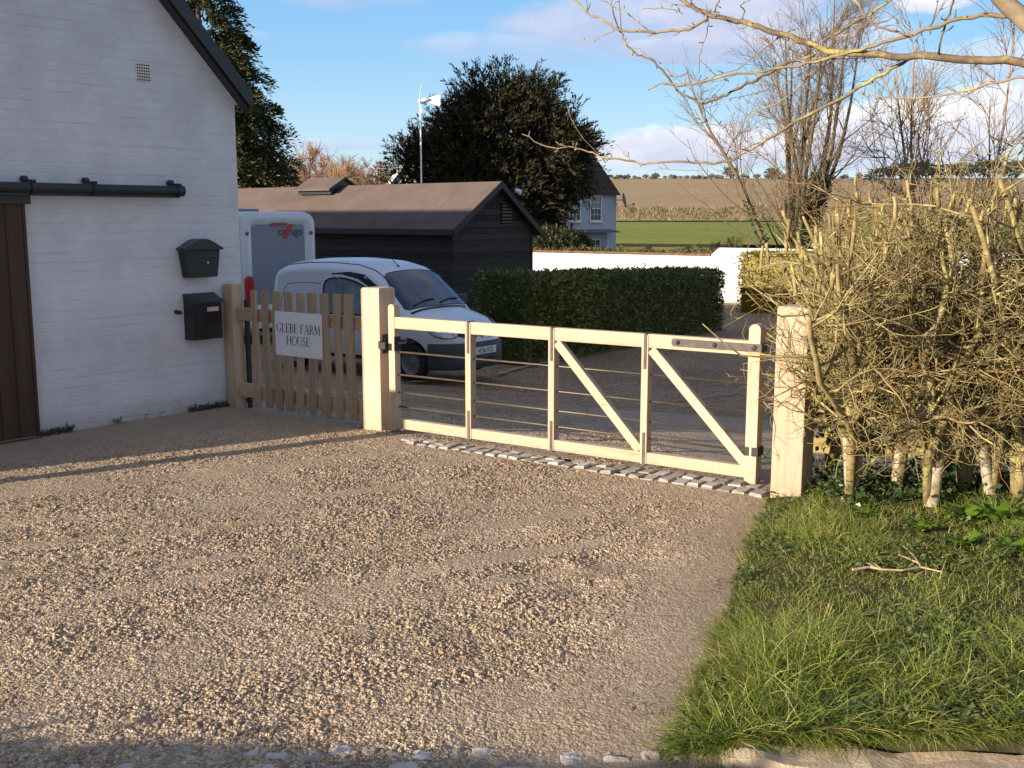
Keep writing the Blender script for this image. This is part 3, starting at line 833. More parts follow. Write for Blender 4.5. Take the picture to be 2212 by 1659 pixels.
npl = MB().box(0.0, 0.125, -dp - 0.005, -dp - 0.001, lh - 0.115, lh - 0.075).build('name_plate', plain('pale_pink_card', (0.62, 0.40, 0.33), 0.5, var=0.3, scale=30), lb)

# ------------------------------------------------------------------ oak gate
def gs(x, y):
    P = onplane(x, y, GATE0, N); return float((P - GATE0) @ U), float(P[2])
gate = thing('field_gate', GATE0, GATE_ROT, 'new pale oak field gate with four metal rods, two diagonal braces and black straps', 'gate')
def round_top(x0, x1, z0, z1, skew=0.5):
    pts = [(x0, z0), (x1, z0)]
    c = 0.5 * (x0 + x1); r = 0.5 * (x1 - x0)
    for k in range(13):
        a = math.pi * k / 12
        pts.append((c + r * math.cos(a), z1 - r * 0.95 + r * 0.95 * math.sin(a)))
    return pts
TH = 0.072
RT0, RT1, RB0, RB1 = 0.888, 0.985, 0.045, 0.128
lx0, lx1 = gs(840, 800)[0], gs(853.5, 800)[0]
rx0, rx1 = gs(1613, 860)[0], gs(1639, 860)[0]
MB().prism(round_top(lx0, lx1, 0.025, 1.09), 0, TH).build('latch_stile', M_OAK_Z, gate, bevel=0.004)
MB().prism(round_top(rx0, rx1, 0.012, 1.10), -0.004, TH + 0.02).build('hanging_stile', M_OAK_Z, gate, bevel=0.005)
MB().box(lx1 - 0.01, rx0 + 0.01, 0.004, TH - 0.004, RT0, RT1).build('top_rail', M_OAK_X, gate, bevel=0.005)
MB().box(lx1 - 0.01, rx0 + 0.01, 0.004, TH - 0.004, RB0, RB1).build('bottom_rail', M_OAK_X, gate, bevel=0.005)
ups = []
for px in (1011, 1190.5, 1392):
    c = gs(px, 820)[0]; ups.append(c)
    w = 0.027
    MB().box(c - w, c + w, -0.002, TH + 0.002, RB0 - 0.004, RT1 - 0.006).build('upright', M_OAK_Z, gate, bevel=0.004)
for c in ups:
    for z0, z1 in ((0.735, RT1 + 0.003), (RB0 - 0.012, 0.275)):
        w = 0.0105
        k = MB().box(c - w + 0.004, c + w + 0.004, -0.0065, -0.0015, z0, z1)
        if z0 > 0.5: k.box(c - w + 0.004, c + w + 0.004, -0.0065, TH + 0.006, RT1 + 0.0005, RT1 + 0.0055)
        else: k.box(c - w + 0.004, c + w + 0.004, -0.0065, TH + 0.006, RB0 - 0.014, RB0 - 0.0095)
        k.build('strap', M_STEEL, gate)
for (c0, c1) in ((ups[1] + 0.04, ups[2] - 0.035), (ups[2] + 0.045, rx0 + 0.005)):
    MB().beam((c0, TH * 0.42, RT0 - 0.012), (c1, TH * 0.42, RB1 - 0.01 + 0.02), TH * 0.72, 0.068, (0, 0, 1)).build('brace', M_OAK_X, gate, bevel=0.004)
for z in (0.690, 0.498, 0.348, 0.226):
    MB().tubes(np.array([[(lx1 - 0.02, TH * 0.6, z), (rx0 + 0.02, TH * 0.6, z)]]), np.array([[0.0075, 0.0075]]), 10).build('rod', M_ROD, gate, smooth=True)
hx0 = gs(1452, 732)[0]; hz = 0.942
hs = MB().prism([(hx0 + 0.012, hz - 0.027), (rx1 + 0.012, hz - 0.027), (rx1 + 0.012, hz + 0.027), (hx0 + 0.012, hz + 0.027), (hx0, hz + 0.014), (hx0, hz - 0.014)], -0.012, -0.0055)
hs.box(rx1 + 0.003, rx1 + 0.009, -0.012, TH + 0.03, hz - 0.027, hz + 0.027)
strap = hs.build('hinge_strap', M_STEEL, gate, bevel=0.002, recalc=True)
for px in (1466, 1546, 1632):
    c = gs(px, 735)[0]
    MB().lathe([(0, 0.011), (0.010, 0.010), (0.013, 0.004), (0.018, 0.0)], 14, Matrix.Translation((c, -0.012, hz)) @ Matrix.Rotation(R(90), 4, 'X')).build('bolt', M_IRON, strap, smooth=True)
k = MB().box(rx0 + 0.0, rx0 + 0.028, -0.011, -0.0045, 0.205, 0.265).box(rx1 - 0.035, rx1 + 0.010, -0.011, -0.0045, 0.205, 0.265)
k.box(rx0 - 0.07, rx0 - 0.002, 0.02, 0.05, 0.225, 0.245).box(rx1 + 0.004, rx1 + 0.010, -0.008, TH + 0.025, 0.205, 0.265)
k.build('bottom_hinge', M_IRON, gate)
# latch on the left
k = MB().box(lx1 - 0.006, lx1 + 0.002, -0.002, TH + 0.004, 0.70, 0.82)
pts = [(lx1 + 0.002, 0.03, 0.765), (lx1 + 0.04, 0.03, 0.768), (lx1 + 0.07, 0.03, 0.77)]
for a in np.linspace(-1.2, 3.6, 12): pts.append((lx1 + 0.085 + 0.018 * math.cos(a), 0.03, 0.788 + 0.018 * math.sin(a)))
k.tubes(np.array([pts]), np.full((1, len(pts)), 0.0035), 8)
k.build('latch_handle', M_IRON, gate)

# ------------------------------------------------------------------ gate posts
def post(name, P, w, d, h, rot, label, mat, chamfer=0.012, group=None, cat='gate post'):
    o = MB()
    prof = [(w / 2, -0.2), (w / 2, h - chamfer), (w / 2 - chamfer, h)]
    v = []
    for (r_, z) in prof:
        for sx, sy in ((-1, -1), (1, -1), (1, 1), (-1, 1)):
            v.append((sx * r_, sy * (r_ - w / 2 + d / 2), z))
    f = []
    for k in range(2):
        for i in range(4): f.append([k * 4 + i, k * 4 + (i + 1) % 4, k * 4 + 4 + (i + 1) % 4, k * 4 + 4 + i])
    f.append([8, 9, 10, 11]); f.append([3, 2, 1, 0])
    o.add(v, f)
    ob = o.build(name, mat, None, bevel=0.006, loc=tuple(P), rotz=rot)
    tag(ob, label, cat, group); return ob
pl_, plr = gp(785, 928), gp(812, 935)
pw = 0.205
c1 = pl_ + U * pw / 2 + N * pw / 2
top1 = onplane(805, 622, pl_ + U * 0.05, N)[2]
post('gate_post', c1, pw, pw, top1, GATE_ROT, 'thick square oak gate post between picket fence and gate', M_OAK_Z, group='oak gate posts')
keeper = thing('gate_latch', c1 + U * (pw / 2 + 0.001) - N * 0.02, GATE_ROT, 'black iron latch keeper fixed to the left gate post', 'latch')
MB().box(0, 0.006, -0.05, 0.05, 0.67, 0.83).build('back_plate', M_IRON, keeper, bevel=0.002)
MB().box(0.006, 0.02, -0.045, -0.02, 0.72, 0.785).box(0.008, 0.085, -0.115, -0.098, 0.715, 0.775).box(0.006, 0.02, -0.115, -0.02, 0.72, 0.78).build('catch', M_IRON, keeper, bevel=0.005)
p2 = gp(1663, 1076)
pw2 = 0.205
c2 = p2 + U * pw2 / 2 + N * pw2 / 2
top2 = onplane(1705, 662, p2, N)[2]
post('gate_post', c2, pw2, pw2, top2, GATE_ROT, 'thick square oak gate post half hidden by hedge twigs', M_OAK_Z, group='oak gate posts')
print('posts', top1, top2, c1, c2)

# ------------------------------------------------------------------ picket fence and name board
F0 = gp(497, 877); F1 = pl_ + N * 0.06
fd = F1 - F0; FL = np.linalg.norm(fd); fd = fd / FL; fn = np.array([-fd[1], fd[0], 0])
FROT = math.atan2(fd[1], fd[0])
def fs(x, y):
    P = onplane(x, y, F0, fn); return float((P - F0) @ fd), float(P[2])
fence = thing('picket_fence', F0, FROT, 'short cleft oak picket fence between barn wall and gate', 'fence')
ftop = fs(505, 614)[1]
MB().box(0.0, 0.135, -0.03, 0.09, -0.1, ftop).build('post', M_PALE_Z, fence, bevel=0.008)
MB().box(0.15, 0.185, 0.09, 0.13, -0.1, fs(520, 650)[1]).build('stay', plain('tarred_batten', (0.03, 0.027, 0.025), 0.8), fence, bevel=0.003)
for (ya, yb) in ((666, 693), (829, 858)):
    za, zb = fs(530, ya)[1], fs(530, yb)[1]
    MB().box(0.13, FL + 0.0, 0.012, 0.062, zb, za).build('rail', M_PALE_X, fence, bevel=0.004)
pick = [(550, 627, 560, 884), (574, 627, 584, 886), (598, 629, 606, 891), (623, 630, 630, 893), (649, 632, 654, 899), (674, 632, 680, 902), (702, 634, 708, 911), (730, 635, 737, 917), (754, 636, 766, 921)]
wid = [0.075, 0.082, 0.088, 0.098, 0.086, 0.095, 0.098, 0.078, 0.094]
for k, (xt, yt, xb, yb) in enumerate(pick):
    a = fs(xt, yt); b_ = fs(xb, yb)
    zb = 0.035 + 0.02 * rng.random(); zt = a[1]; w = wid[k] * 1.04
    n_ = 9; V = []
    for i in range(n_):
        f = i / (n_ - 1); cx_ = a[0] + (b_[0] - a[0]) * (1 - f) ** 1 if False else b_[0] + (a[0] - b_[0]) * f
        ww = w / 2 * (1 + 0.10 * math.sin(f * 5 + k * 2.1) + rng.normal(0, 0.03))
        dx = 0.006 * math.sin(f * 4 + k)
        yy = -0.008 + 0.004 * math.sin(f * 6 + k)
        z = zb + (zt - zb) * f
        V.append([(cx_ - ww + dx, yy - 0.014, z + rng.normal(0, 0.003) * (i == n_ - 1)), (cx_ + ww + dx, yy - 0.014, z), (cx_ + ww + dx, yy + 0.012, z), (cx_ - ww + dx, yy + 0.012, z)])
    V = np.array(V)
    m_ = MB(); idx = np.arange(n_ * 4).reshape(n_, 4)
    fcs = [[idx[i, j], idx[i, (j + 1) % 4], idx[i + 1, (j + 1) % 4], idx[i + 1, j]] for i in range(n_ - 1) for j in range(4)] + [list(idx[-1]), list(idx[0][::-1])]
    m_.add(V.reshape(-1, 3), fcs)
    m_.build('picket', M_PICKET, fence, bevel=0.003, seg=1)

# lettering: roman capitals drawn as thick and thin strokes
def stroke_letters(mb, text, x, z, h, y, gap=0.14, M=None):
    """draws from x rightwards on the plane y, returns the width"""
    TK, TN, SE = 0.13, 0.045, 0.05
    def seg(p, q, w):
        p = np.array(p); q = np.array(q); d = q - p; L = np.hypot(*d); d = d / L; s_ = np.array([-d[1], d[0]]) * w / 2
        quad = [p + s_, p - s_, q - s_, q + s_]
        mb.add([(x0 + a[0] * h, y, z + a[1] * h) for a in quad], [[0, 1, 2, 3]])
    def arc_(cx, cz, rx, rz, a0, a1, wt, n=18):
        A = np.radians(np.linspace(a0, a1, n)); V = []
        for a in A:
            w = TN + (wt - TN) * abs(math.cos(a)) ** 1.3
            for s_ in (-1, 1): V.append((x0 + (cx + (rx + s_ * w / 2) * math.cos(a)) * h, y, z + (cz + (rz + s_ * min(w, 0.06) / 2) * math.sin(a)) * h))
        mb.add(V, [[2 * i, 2 * i + 1, 2 * i + 3, 2 * i + 2] for i in range(n - 1)])
    def ser(cx, zz, w=0.26): seg((cx - w / 2, zz), (cx + w / 2, zz), SE)
    x0 = x
    wd = {'G': 0.86, 'L': 0.62, 'E': 0.62, 'B': 0.64, 'F': 0.6, 'A': 0.84, 'R': 0.72, 'M': 1.0, 'H': 0.86, 'O': 0.9, 'U': 0.84, 'S': 0.56, ' ': 0.34}
    for ch in text:
        W_ = wd[ch]
        if ch in 'LEBFRH':
            seg((0.14, 0), (0.14, 1), TK); ser(0.14, 0.02); ser(0.14, 0.98)
        if ch == 'L': seg((0.14, 0.02), (0.58, 0.02), SE); seg((0.57, 0), (0.57, 0.2), SE)
        if ch in 'EF':
            seg((0.14, 0.98), (0.56, 0.98), SE); seg((0.55, 1), (0.55, 0.82), SE); seg((0.14, 0.53), (0.44, 0.53), SE); seg((0.43, 0.62), (0.43, 0.44), SE * 0.8)
        if ch == 'E': seg((0.14, 0.02), (0.58, 0.02), SE); seg((0.57, 0), (0.57, 0.2), SE)
        if ch == 'B':
            seg((0.14, 0.98), (0.34, 0.98), SE); seg((0.14, 0.53), (0.36, 0.53), SE); seg((0.14, 0.02), (0.36, 0.02), SE)
            arc_(0.33, 0.755, 0.17, 0.225, -90, 90, 0.12); arc_(0.35, 0.275, 0.21, 0.255, -90, 90, 0.13)
        if ch == 'R':
            seg((0.14, 0.98), (0.34, 0.98), SE); seg((0.14, 0.5), (0.34, 0.5), SE); arc_(0.33, 0.74, 0.19, 0.24, -90, 90, 0.12)
            seg((0.34, 0.5), (0.66, 0.02), 0.11); ser(0.66, 0.02, 0.16)
        if ch == 'H':
            seg((0.72, 0), (0.72, 1), TK); ser(0.72, 0.02); ser(0.72, 0.98); seg((0.14, 0.52), (0.72, 0.52), SE)
        if ch == 'G':
            arc_(0.45, 0.5, 0.38, 0.5, 48, 312, TK); seg((0.72, 0.06), (0.72, 0.42), 0.11); ser(0.7, 0.44, 0.26); seg((0.72, 0.78), (0.72, 1.0), SE * 0.8); 
        if ch == 'O': arc_(0.45, 0.5, 0.38, 0.5, 0, 360, TK, 30)
        if ch == 'A':
            seg((0.10, 0.02), (0.42, 0.99), 0.05); seg((0.40, 1.02), (0.73, 0.02), TK); seg((0.22, 0.36), (0.6, 0.36), SE); ser(0.09, 0.02, 0.22); ser(0.73, 0.02, 0.26)
        if ch == 'M':
            seg((0.14, 0), (0.18, 1), 0.05); seg((0.18, 0.99), (0.48, 0.06), TK); seg((0.48, 0.06), (0.80, 0.99), 0.05); seg((0.81, 1), (0.86, 0), TK)
            ser(0.14, 0.02, 0.22); ser(0.86, 0.02, 0.26); ser(0.13, 0.98, 0.14); ser(0.85, 0.98, 0.14)
        if ch == 'U':
            seg((0.15, 0.3), (0.15, 1), TK); seg((0.69, 0.3), (0.69, 1), 0.05); ser(0.15, 0.98); ser(0.69, 0.98, 0.22); arc_(0.42, 0.3, 0.27, 0.31, 180, 360, 0.1)
        if ch == 'S':
            arc_(0.29, 0.745, 0.19, 0.235, 35, 215, 0.09); arc_(0.29, 0.255, 0.21, 0.245, -145, 35, 0.09); seg((0.16, 0.62), (0.42, 0.40), 0.14)
            seg((0.46, 0.78), (0.46, 1.0), SE * 0.8); seg((0.10, 0.0), (0.10, 0.22), SE * 0.8)
        x0 += (W_ + gap) * h * 0.86
    return x0 - x
so = -0.026
sgn = thing('name_sign', F0 + fd * fs(600, 720)[0] - fn * 0.026, FROT, 'square white sign reading GLEBE FARM HOUSE fixed to the pickets', 'sign')
sz0, sz1 = fs(652, 771)[1], fs(652, 675)[1]
sw = fs(702, 720)[0] - fs(601, 720)[0]
M_SIGN = plain('white_enamel', (0.74, 0.74, 0.73), 0.3, 0.5, 0, 0.03, 4)
MB().box(0, sw, -0.006, 0, sz0, sz1).build('board', M_SIGN, sgn, bevel=0.0025)
lt = MB(); hh = (sz1 - sz0)
w1 = stroke_letters(MB(), 'GLEBE FARM', 0, 0, hh * 0.18, 0)
h1 = hh * 0.18 * (sw * 0.93) / w1; 
stroke_letters(lt, 'GLEBE FARM', sw * 0.04, sz0 + hh * 0.535, h1, -0.0072)
w2 = stroke_letters(MB(), 'HOUSE', 0, 0, h1, 0)
stroke_letters(lt, 'HOUSE', sw * 0.5 - w2 / 2, sz0 + hh * 0.535 - h1 * 1.38, h1, -0.0072)
lt.build('lettering', M_INK, sgn)
for fx, fz in ((0.025, 0.03), (0.975, 0.03), (0.025, 0.97), (0.975, 0.97)):
    MB().lathe([(0, 0.003), (0.004, 0.0025), (0.0055, 0)], 10, Matrix.Translation((sw * fx, -0.0065, sz0 + hh * fz)) @ Matrix.Rotation(R(90), 4, 'X')).build('screw', M_IRON, sgn)

# a timber guard post by the barn door, out of the picture: its shadow lies across the drive
Pa, Pb = gp(0, 1041), gp(735, 944)
dd = (Pb - Pa) / np.linalg.norm(Pb - Pa)
gpost = Pa - Lsun * 2.1
post('guard_post', gpost, 0.13, 0.13, 1.62, BARN_ROT, 'square timber guard post in front of barn door', M_PALE_Z, cat='post')

# ------------------------------------------------------------------ post and rail fence behind the hedge
fdir = np.array([0.975, -0.222, 0]); fdir /= np.linalg.norm(fdir)
PR0 = np.array([1.90, 7.22, 0.0]); PROT = math.atan2(fdir[1], fdir[0])
prf = thing('rail_fence', PR0, PROT, 'three bar fence of greenish treated timber behind the bare hedge', 'fence')
for z in (0.92, 0.60, 0.255):
    MB().box(-0.02, 4.6, -0.02, 0.02, z - 0.055, z + 0.055).build('rail', M_TREATED, prf, bevel=0.005)
for x in (1.05, 2.75, 4.45):
    MB().box(x - 0.06, x + 0.06, 0.022, 0.14, -0.3, 1.08).build('post', wood('treated_post', (0.36, 0.30, 0.13), (0.22, 0.18, 0.08), 'z', weathered=0.4) if x < 1.5 else bpy.data.materials['treated_post'], prf, bevel=0.006)

# pale joints and seams in the yard surface
def tp(x, y):
    """where the line of sight meets the sloping yard"""
    r = ray(x, y); t = 3.0
    for _ in range(4000):
        P = CAM + r * t
        if P[2] <= float(terrain(P[0], P[1])): break
        t += 0.01
    return P
def seam(pts, w):
    P = np.array([tp(*q) for q in pts]); n_ = 14; mb_ = MB(); row0 = []; row1 = []
    for i in range(len(P) - 1):
        d = P[i + 1] - P[i]; s_ = np.array([-d[1], d[0], 0]) / np.linalg.norm(d[:2])
        for k in range(n_):
            q = P[i] + d * k / n_; q[2] = float(terrain(q[0], q[1])) + 0.028
            ww = w * (0.3 + 1.2 * float(vnoise(np.array([k * 0.7 + i * 9.0]), np.array([w * 70]), 5)[0]))
            row0.append(q - s_ * ww / 2); row1.append(q + s_ * ww / 2)
    return mb_.grid(np.array([row0, row1]))
M_SEAM = yard_material('pale_cement_seam', 1.25)
for pts, w in (([(1075, 812), (1110, 800), (1150, 791), (1185, 783), (1215, 779)], 0.10), ([(1400, 765), (1500, 752), (1580, 743), (1640, 738)], 0.07), ([(1455, 868), (1540, 858), (1600, 850)], 0.04), ([(880, 828), (960, 822), (1030, 818)], 0.14)):
    structure(seam(pts, w).build('concrete_seam', M_SEAM))
# ------------------------------------------------------------------ timber shed
def put(P, z=None):
    P = np.array(P, float); P[2] = ground_z(P[0], P[1]) if z is None else z; return P
SH_Y = 25.5
shc = at(980, 560, SH_Y); shc = put(shc)
WD2 = np.array([0.629, 0.7774, 0]); UL = -U       # gable runs along WD2, length runs along -U
SROT = math.atan2(WD2[1], WD2[0])                  # local x along the gable, local y along -U approx
sroot = thing('timber_shed', shc, SROT, 'long low black weatherboarded shed with brown felt roof', 'shed')
SY_ = np.array([-WD2[1], WD2[0], 0])
def shl(x, y, P0):
    """picture point on the gable plane"""
    P = onplane(x, y, P0, SY_); return float((P - P0) @ WD2), float(P[2] - shc[2])
gx1, gz1 = shl(1148, 500, shc)
_, eav = shl(978, 488, shc)
rxm, rid = shl(1103, 397, shc)
rxm = gx1 * 0.53; slen = 17.0
print('shed', shc, gx1, eav, rid)
def boards(name, c0, c1, row=0.15):
    m, t, b = pmat(name, 0.8, 0.25)
    v = t.coord('Object'); sep = t.new('ShaderNodeSeparateXYZ'); t.put(sep, '0', v)
    sw = t.new('ShaderNodeMath'); sw.operation = 'FRACT'; t.put(sw, '0', t.math('DIVIDE', sep.outputs[2], row))
    edge = t.math('MULTIPLY', sw.outputs[0], 9.0, clamp=True)
    g = t.noise(t.coord('Object', (1.2, 1.2, 30)), 1.0, 5, 0.7)
    rowid = t.new('ShaderNodeMath'); rowid.operation = 'FLOOR'; t.put(rowid, '0', t.math('DIVIDE', sep.outputs[2], row))
    wn = t.new('ShaderNodeTexWhiteNoise', noise_dimensions='1D'); t.put(wn, 'W', rowid.outputs[0])
    f = t.math('ADD', t.math('MULTIPLY', g, 0.65), t.math('MULTIPLY', wn.outputs[0], 0.35))
    t.put(b, 'Base Color', t.mix(edge, [c * 0.3 for c in c0], t.ramp(f, [(0.3, c0), (0.7, c1)])))
    bump(t, b, t.math('ADD', t.math('MULTIPLY', sw.outputs[0], -1.0), t.math('MULTIPLY', g, 0.25)), 0.8, 0.03)
    return m
M_SHED = boards('black_stained_weatherboard', (0.022, 0.018, 0.015), (0.055, 0.045, 0.037))
def felt():
    m, t, b = pmat('brown_mineral_felt', 0.95, 0.1)
    v = t.coord('Object'); sep = t.new('ShaderNodeSeparateXYZ'); t.put(sep, '0', v)
    pp = t.new('ShaderNodeMath'); pp.operation = 'FRACT'; t.put(pp, '0', t.math('MULTIPLY', sep.outputs[1], 1.06))
    lap = t.math('SUBTRACT', 1.0, t.math('MULTIPLY', pp.outputs[0], 30.0), clamp=True)
    n = t.noise(v, 1.4, 5, 0.6); n2 = t.noise(v, 60, 3, 0.7)
    c = t.ramp(t.math('ADD', t.math('MULTIPLY', n, 0.6), t.math('MULTIPLY', n2, 0.4)), [(0.35, (0.108, 0.083, 0.074)), (0.65, (0.155, 0.118, 0.104))])
    t.put(b, 'Base Color', t.mix(t.math('MULTIPLY', lap, 0.55), c, (0.05, 0.035, 0.03)))
    bump(t, b, t.math('ADD', lap, t.math('MULTIPLY', n2, 0.3)), 0.5, 0.01)
    return m
MB().prism([(0, -0.6), (gx1, -0.6), (gx1, eav), (rxm, rid - 0.06), (0, eav)], 0, slen).build('wall', M_SHED, sroot)
k = MB()
for x in (0.0, gx1):
    k.box(x - 0.035, x + 0.035, -0.022, 0.05, -0.6, eav - 0.02)
k.box(0.04, gx1 - 0.04, -0.018, 0.0, eav - 0.03, eav + 0.03)
k.build('corner_board', M_SHED, sroot)
ss = (rid - eav) / rxm
ov = 0.30
mb = MB()
for sgn in (-1, 1):
    xe = -ov * 0.6 if sgn < 0 else gx1 + ov * 1.25
    run = abs(xe - rxm); ze = rid - run * (ss if sgn < 0 else (rid - eav) / (gx1 - rxm))
    poly = [(rxm, rid), (xe, ze), (xe, ze + 0.045), (rxm, rid + 0.045)]
    mb.prism(poly if sgn > 0 else poly[::-1], -0.16, slen + 0.1)
roof = mb.build('roof', felt(), sroot)
mb = MB()
for sgn in (-1, 1):
    xe = -ov * 0.6 if sgn < 0 else gx1 + ov * 1.25
    run = abs(xe - rxm); ze = rid - run * (ss if sgn < 0 else (rid - eav) / (gx1 - rxm))
    poly = [(rxm, rid - 0.12), (xe, ze - 0.12), (xe, ze + 0.05), (rxm, rid + 0.05)]
    mb.prism(poly if sgn > 0 else poly[::-1], -0.195, -0.162)
mb.box(-ov * 0.6 - 0.03, -ov * 0.6 - 0.004, -0.18, slen, rid - (rxm + ov * 0.6) * ss - 0.10, rid - (rxm + ov * 0.6) * ss + 0.03)
mb.build('fascia', plain('dark_fascia', (0.03, 0.026, 0.024), 0.7), sroot, recalc=True)
# louvred vent in the gable, a lamp at the apex
vx, vz = shl(1093, 462, shc)
k = MB(); k.box(vx - 0.20, vx + 0.20, -0.035, -0.022, vz - 0.28, vz + 0.28)
vent = k.build('louvre_vent', M_BLACK, sroot)
k = MB()
for i in range(7): k.beam((vx - 0.18, -0.045, vz - 0.24 + i * 0.08), (vx + 0.18, -0.045, vz - 0.24 + i * 0.08), 0.012, 0.05, (0, -0.6, 1))
k.build('louvre_slats', M_BLACK, vent)
lx_, lz_ = shl(1101, 411, shc)
k = MB(); k.tubes(np.array([[(lx_, -0.20, lz_), (lx_ + 0.02, -0.34, lz_ - 0.06)]]), np.array([[0.05, 0.07]]), 12)
k.build('security_lamp', plain('white_lamp', (0.7, 0.7, 0.7), 0.3), sroot)
# rain pipe on the far corner
k = MB()
gz = eav - 0.28
k.tubes(np.array([[(gx1 + 0.34, 0.1, eav - 0.14), (gx1 + 0.34, 0.1, eav - 0.26), (gx1 + 0.05, 0.1, eav - 0.42), (gx1 + 0.04, 0.1, eav - 0.6), (gx1 + 0.04, 0.1, -0.3)]]), np.full((1, 5), 0.035), 8)
k.build('rain_pipe', plain('grey_pipe', (0.22, 0.20, 0.18), 0.5), sroot)
# raised ventilator on the ridge
yv = None
P = onplane(708, 402, shc + WD2 * rxm, WD2); yv = float((P - shc) @ SY_)
k = MB()
pv = [(rxm, rid + 0.34), (rxm - 0.62, rid - 0.02), (rxm - 0.62, rid + 0.01), (rxm, rid + 0.37), (rxm + 0.62, rid + 0.01), (rxm + 0.62, rid - 0.02)]
k.prism([(rxm, rid + 0.24), (rxm - 0.62, rid - 0.10), (rxm - 0.62, rid - 0.055), (rxm, rid + 0.285)][::-1], yv - 0.75, yv + 0.75)
k.prism([(rxm, rid + 0.24), (rxm + 0.62, rid - 0.10), (rxm + 0.62, rid - 0.055), (rxm, rid + 0.285)], yv - 0.75, yv + 0.75)
vt = k.build('ridge_vent', bpy.data.materials['brown_mineral_felt'], sroot, recalc=True)
k = MB().prism([(rxm - 0.5, rid - 0.2), (rxm + 0.5, rid - 0.2), (rxm + 0.5, rid - 0.02), (rxm, rid + 0.23), (rxm - 0.5, rid - 0.02)], yv - 0.68, yv + 0.68).build('ridge_vent_cheeks', M_BLACK, vt)

# ------------------------------------------------------------------ small van
def vw(x):
    if x > 1.0: return 0.825 * max(0.0, 1 - ((x - 1.0) / 1.0) ** 3.4) ** (1 / 2.6)
    if x < -1.7: return 0.80 * (1 - ((-1.7 - x) / 0.30) ** 3.0 * 0.12)
    return 0.825 if x > -0.8 else 0.825 - 0.025 * (-0.8 - x) / 0.9
VPX = [-2.0, -1.985, -1.95, -1.88, -1.7, -1.2, -0.6, 0.0, 0.30, 0.50, 0.70, 0.90, 1.10, 1.17, 1.40, 1.65, 1.82, 1.92, 1.98, 2.0]
VPZ = [0.75, 1.35, 1.60, 1.70, 1.765, 1.815, 1.83, 1.80, 1.735, 1.645, 1.49, 1.315, 1.135, 1.085, 1.03, 0.965, 0.895, 0.80, 0.66, 0.50]
def vzt(x): return float(np.interp(x, VPX, VPZ))
def vzb(x): return 0.24 + 0.10 * max(0, (x - 1.5) / 0.5) + 0.12 * max(0, (-1.6 - x) / 0.4)
def veff(x, z): return vw(x) * (1 - 0.125 * max(0.0, (z - 0.98) / 0.85) ** 1.25) * (1 - 0.10 * max(0.0, (0.42 - z) / 0.2) ** 2)
def vsec(x, n=30):
    zt, zb = vzt(x), vzb(x); h = zt - zb
    cr = min(0.24, 0.45 * h); zm = zt - cr
    pts = [(0.0, zb), (vw(x) * 0.45, zb), (vw(x) * 0.84, zb + 0.005)]
    for f in np.linspace(0.02, 1, 14):
        z = zb + 0.03 + (zm - zb - 0.03) * f; pts.append((veff(x, z), z))
    wc = veff(x, zm)
    for a in np.linspace(0.12, math.pi / 2, 12):
        e = 2 / 2.5
        pts.append((wc * max(0.0, math.cos(a)) ** e * 1.0 if a < math.pi / 2 - 0.01 else 0.0, zm + cr * 0.0 + (zt - zm) * math.sin(a) ** e))
    return pts
def van_body():
    xs_ = np.unique(np.round(np.concatenate([np.linspace(-1.998, -1.6, 14), np.linspace(-1.6, 0.2, 22), np.linspace(0.2, 1.25, 36), np.linspace(1.25, 1.9, 22), np.linspace(1.9, 1.995, 10)]), 4))
    rings = []
    for x in xs_:
        s_ = vsec(x)
        half = [(x, -p[0], p[1]) for p in s_]
        oth = [(x, p[0], p[1]) for p in s_[1:-1]][::-1]
        rings.append(half + oth)
    V = np.array(rings); r, c, _ = V.shape
    m_ = MB(); idx = np.arange(r * c).reshape(r, c)
    a = idx[:-1]; b = np.roll(a, -1, 1); d = idx[1:]; cc = np.roll(d, -1, 1)
    m_.add(V.reshape(-1, 3), np.stack([a, b, cc, d], -1).reshape(-1, 4))
    m_.f.append(np.array([idx[0][::-1]])); m_.m.append((1, 0)); m_.f.append(np.array([idx[-1]])); m_.m.append((1, 0))
    return m_

def car_paint(name, col, dirt=0.35):
    m, t, b = pmat(name, 0.28, 0.5)
    v = t.coord('Object'); sep = t.new('ShaderNodeSeparateXYZ'); t.put(sep, '0', v)
    n = t.noise(v, 5, 5, 0.7)
    d = t.math('MULTIPLY', t.math('SUBTRACT', 1.0, t.math('MULTIPLY', t.math('SUBTRACT', sep.outputs[2], 0.2), 1.3), clamp=True), t.math('MULTIPLY', n, dirt * 2))
    t.put(b, 'Base Color', t.mix(d, col, (0.22, 0.17, 0.12)))
    t.put(b, 'Roughness', t.math('ADD', 0.25, t.math('MULTIPLY', n, 0.22)))
    b.inputs['Coat Weight'].default_value = 0.4; b.inputs['Coat Roughness'].default_value = 0.08
    return m
def glass_dark(name, col=(0.030, 0.036, 0.048), rough=0.04):
    m, t, b = pmat(name, rough, 0.6)
    v = t.coord('Object')
    t.put(b, 'Base Color', t.ramp(t.noise(v, 2.2, 4, 0.6), [(0.35, [c * 0.6 for c in col]), (0.65, [c * 1.5 for c in col])]))
    b.inputs['Coat Weight'].default_value = 0.6
    return m
M_VAN = car_paint('white_van_paint', (0.60, 0.63, 0.66))
M_GLASS = glass_dark('dark_vehicle_glass')
M_TRIM = plain('grey_black_bumper_plastic', (0.045, 0.047, 0.052), 0.6, 0.4, 0, 0.3, 7, 0.1, 200)
M_RUBBER = plain('tyre_rubber', (0.022, 0.021, 0.020), 0.85, 0.3, 0, 0.4, 9)
M_SEAL = plain('black_window_seal', (0.012, 0.012, 0.013), 0.5)
M_STEELRIM = plain('dusty_steel_wheel', (0.17, 0.16, 0.15), 0.55, 0.5, 0.2, 0.3, 9)
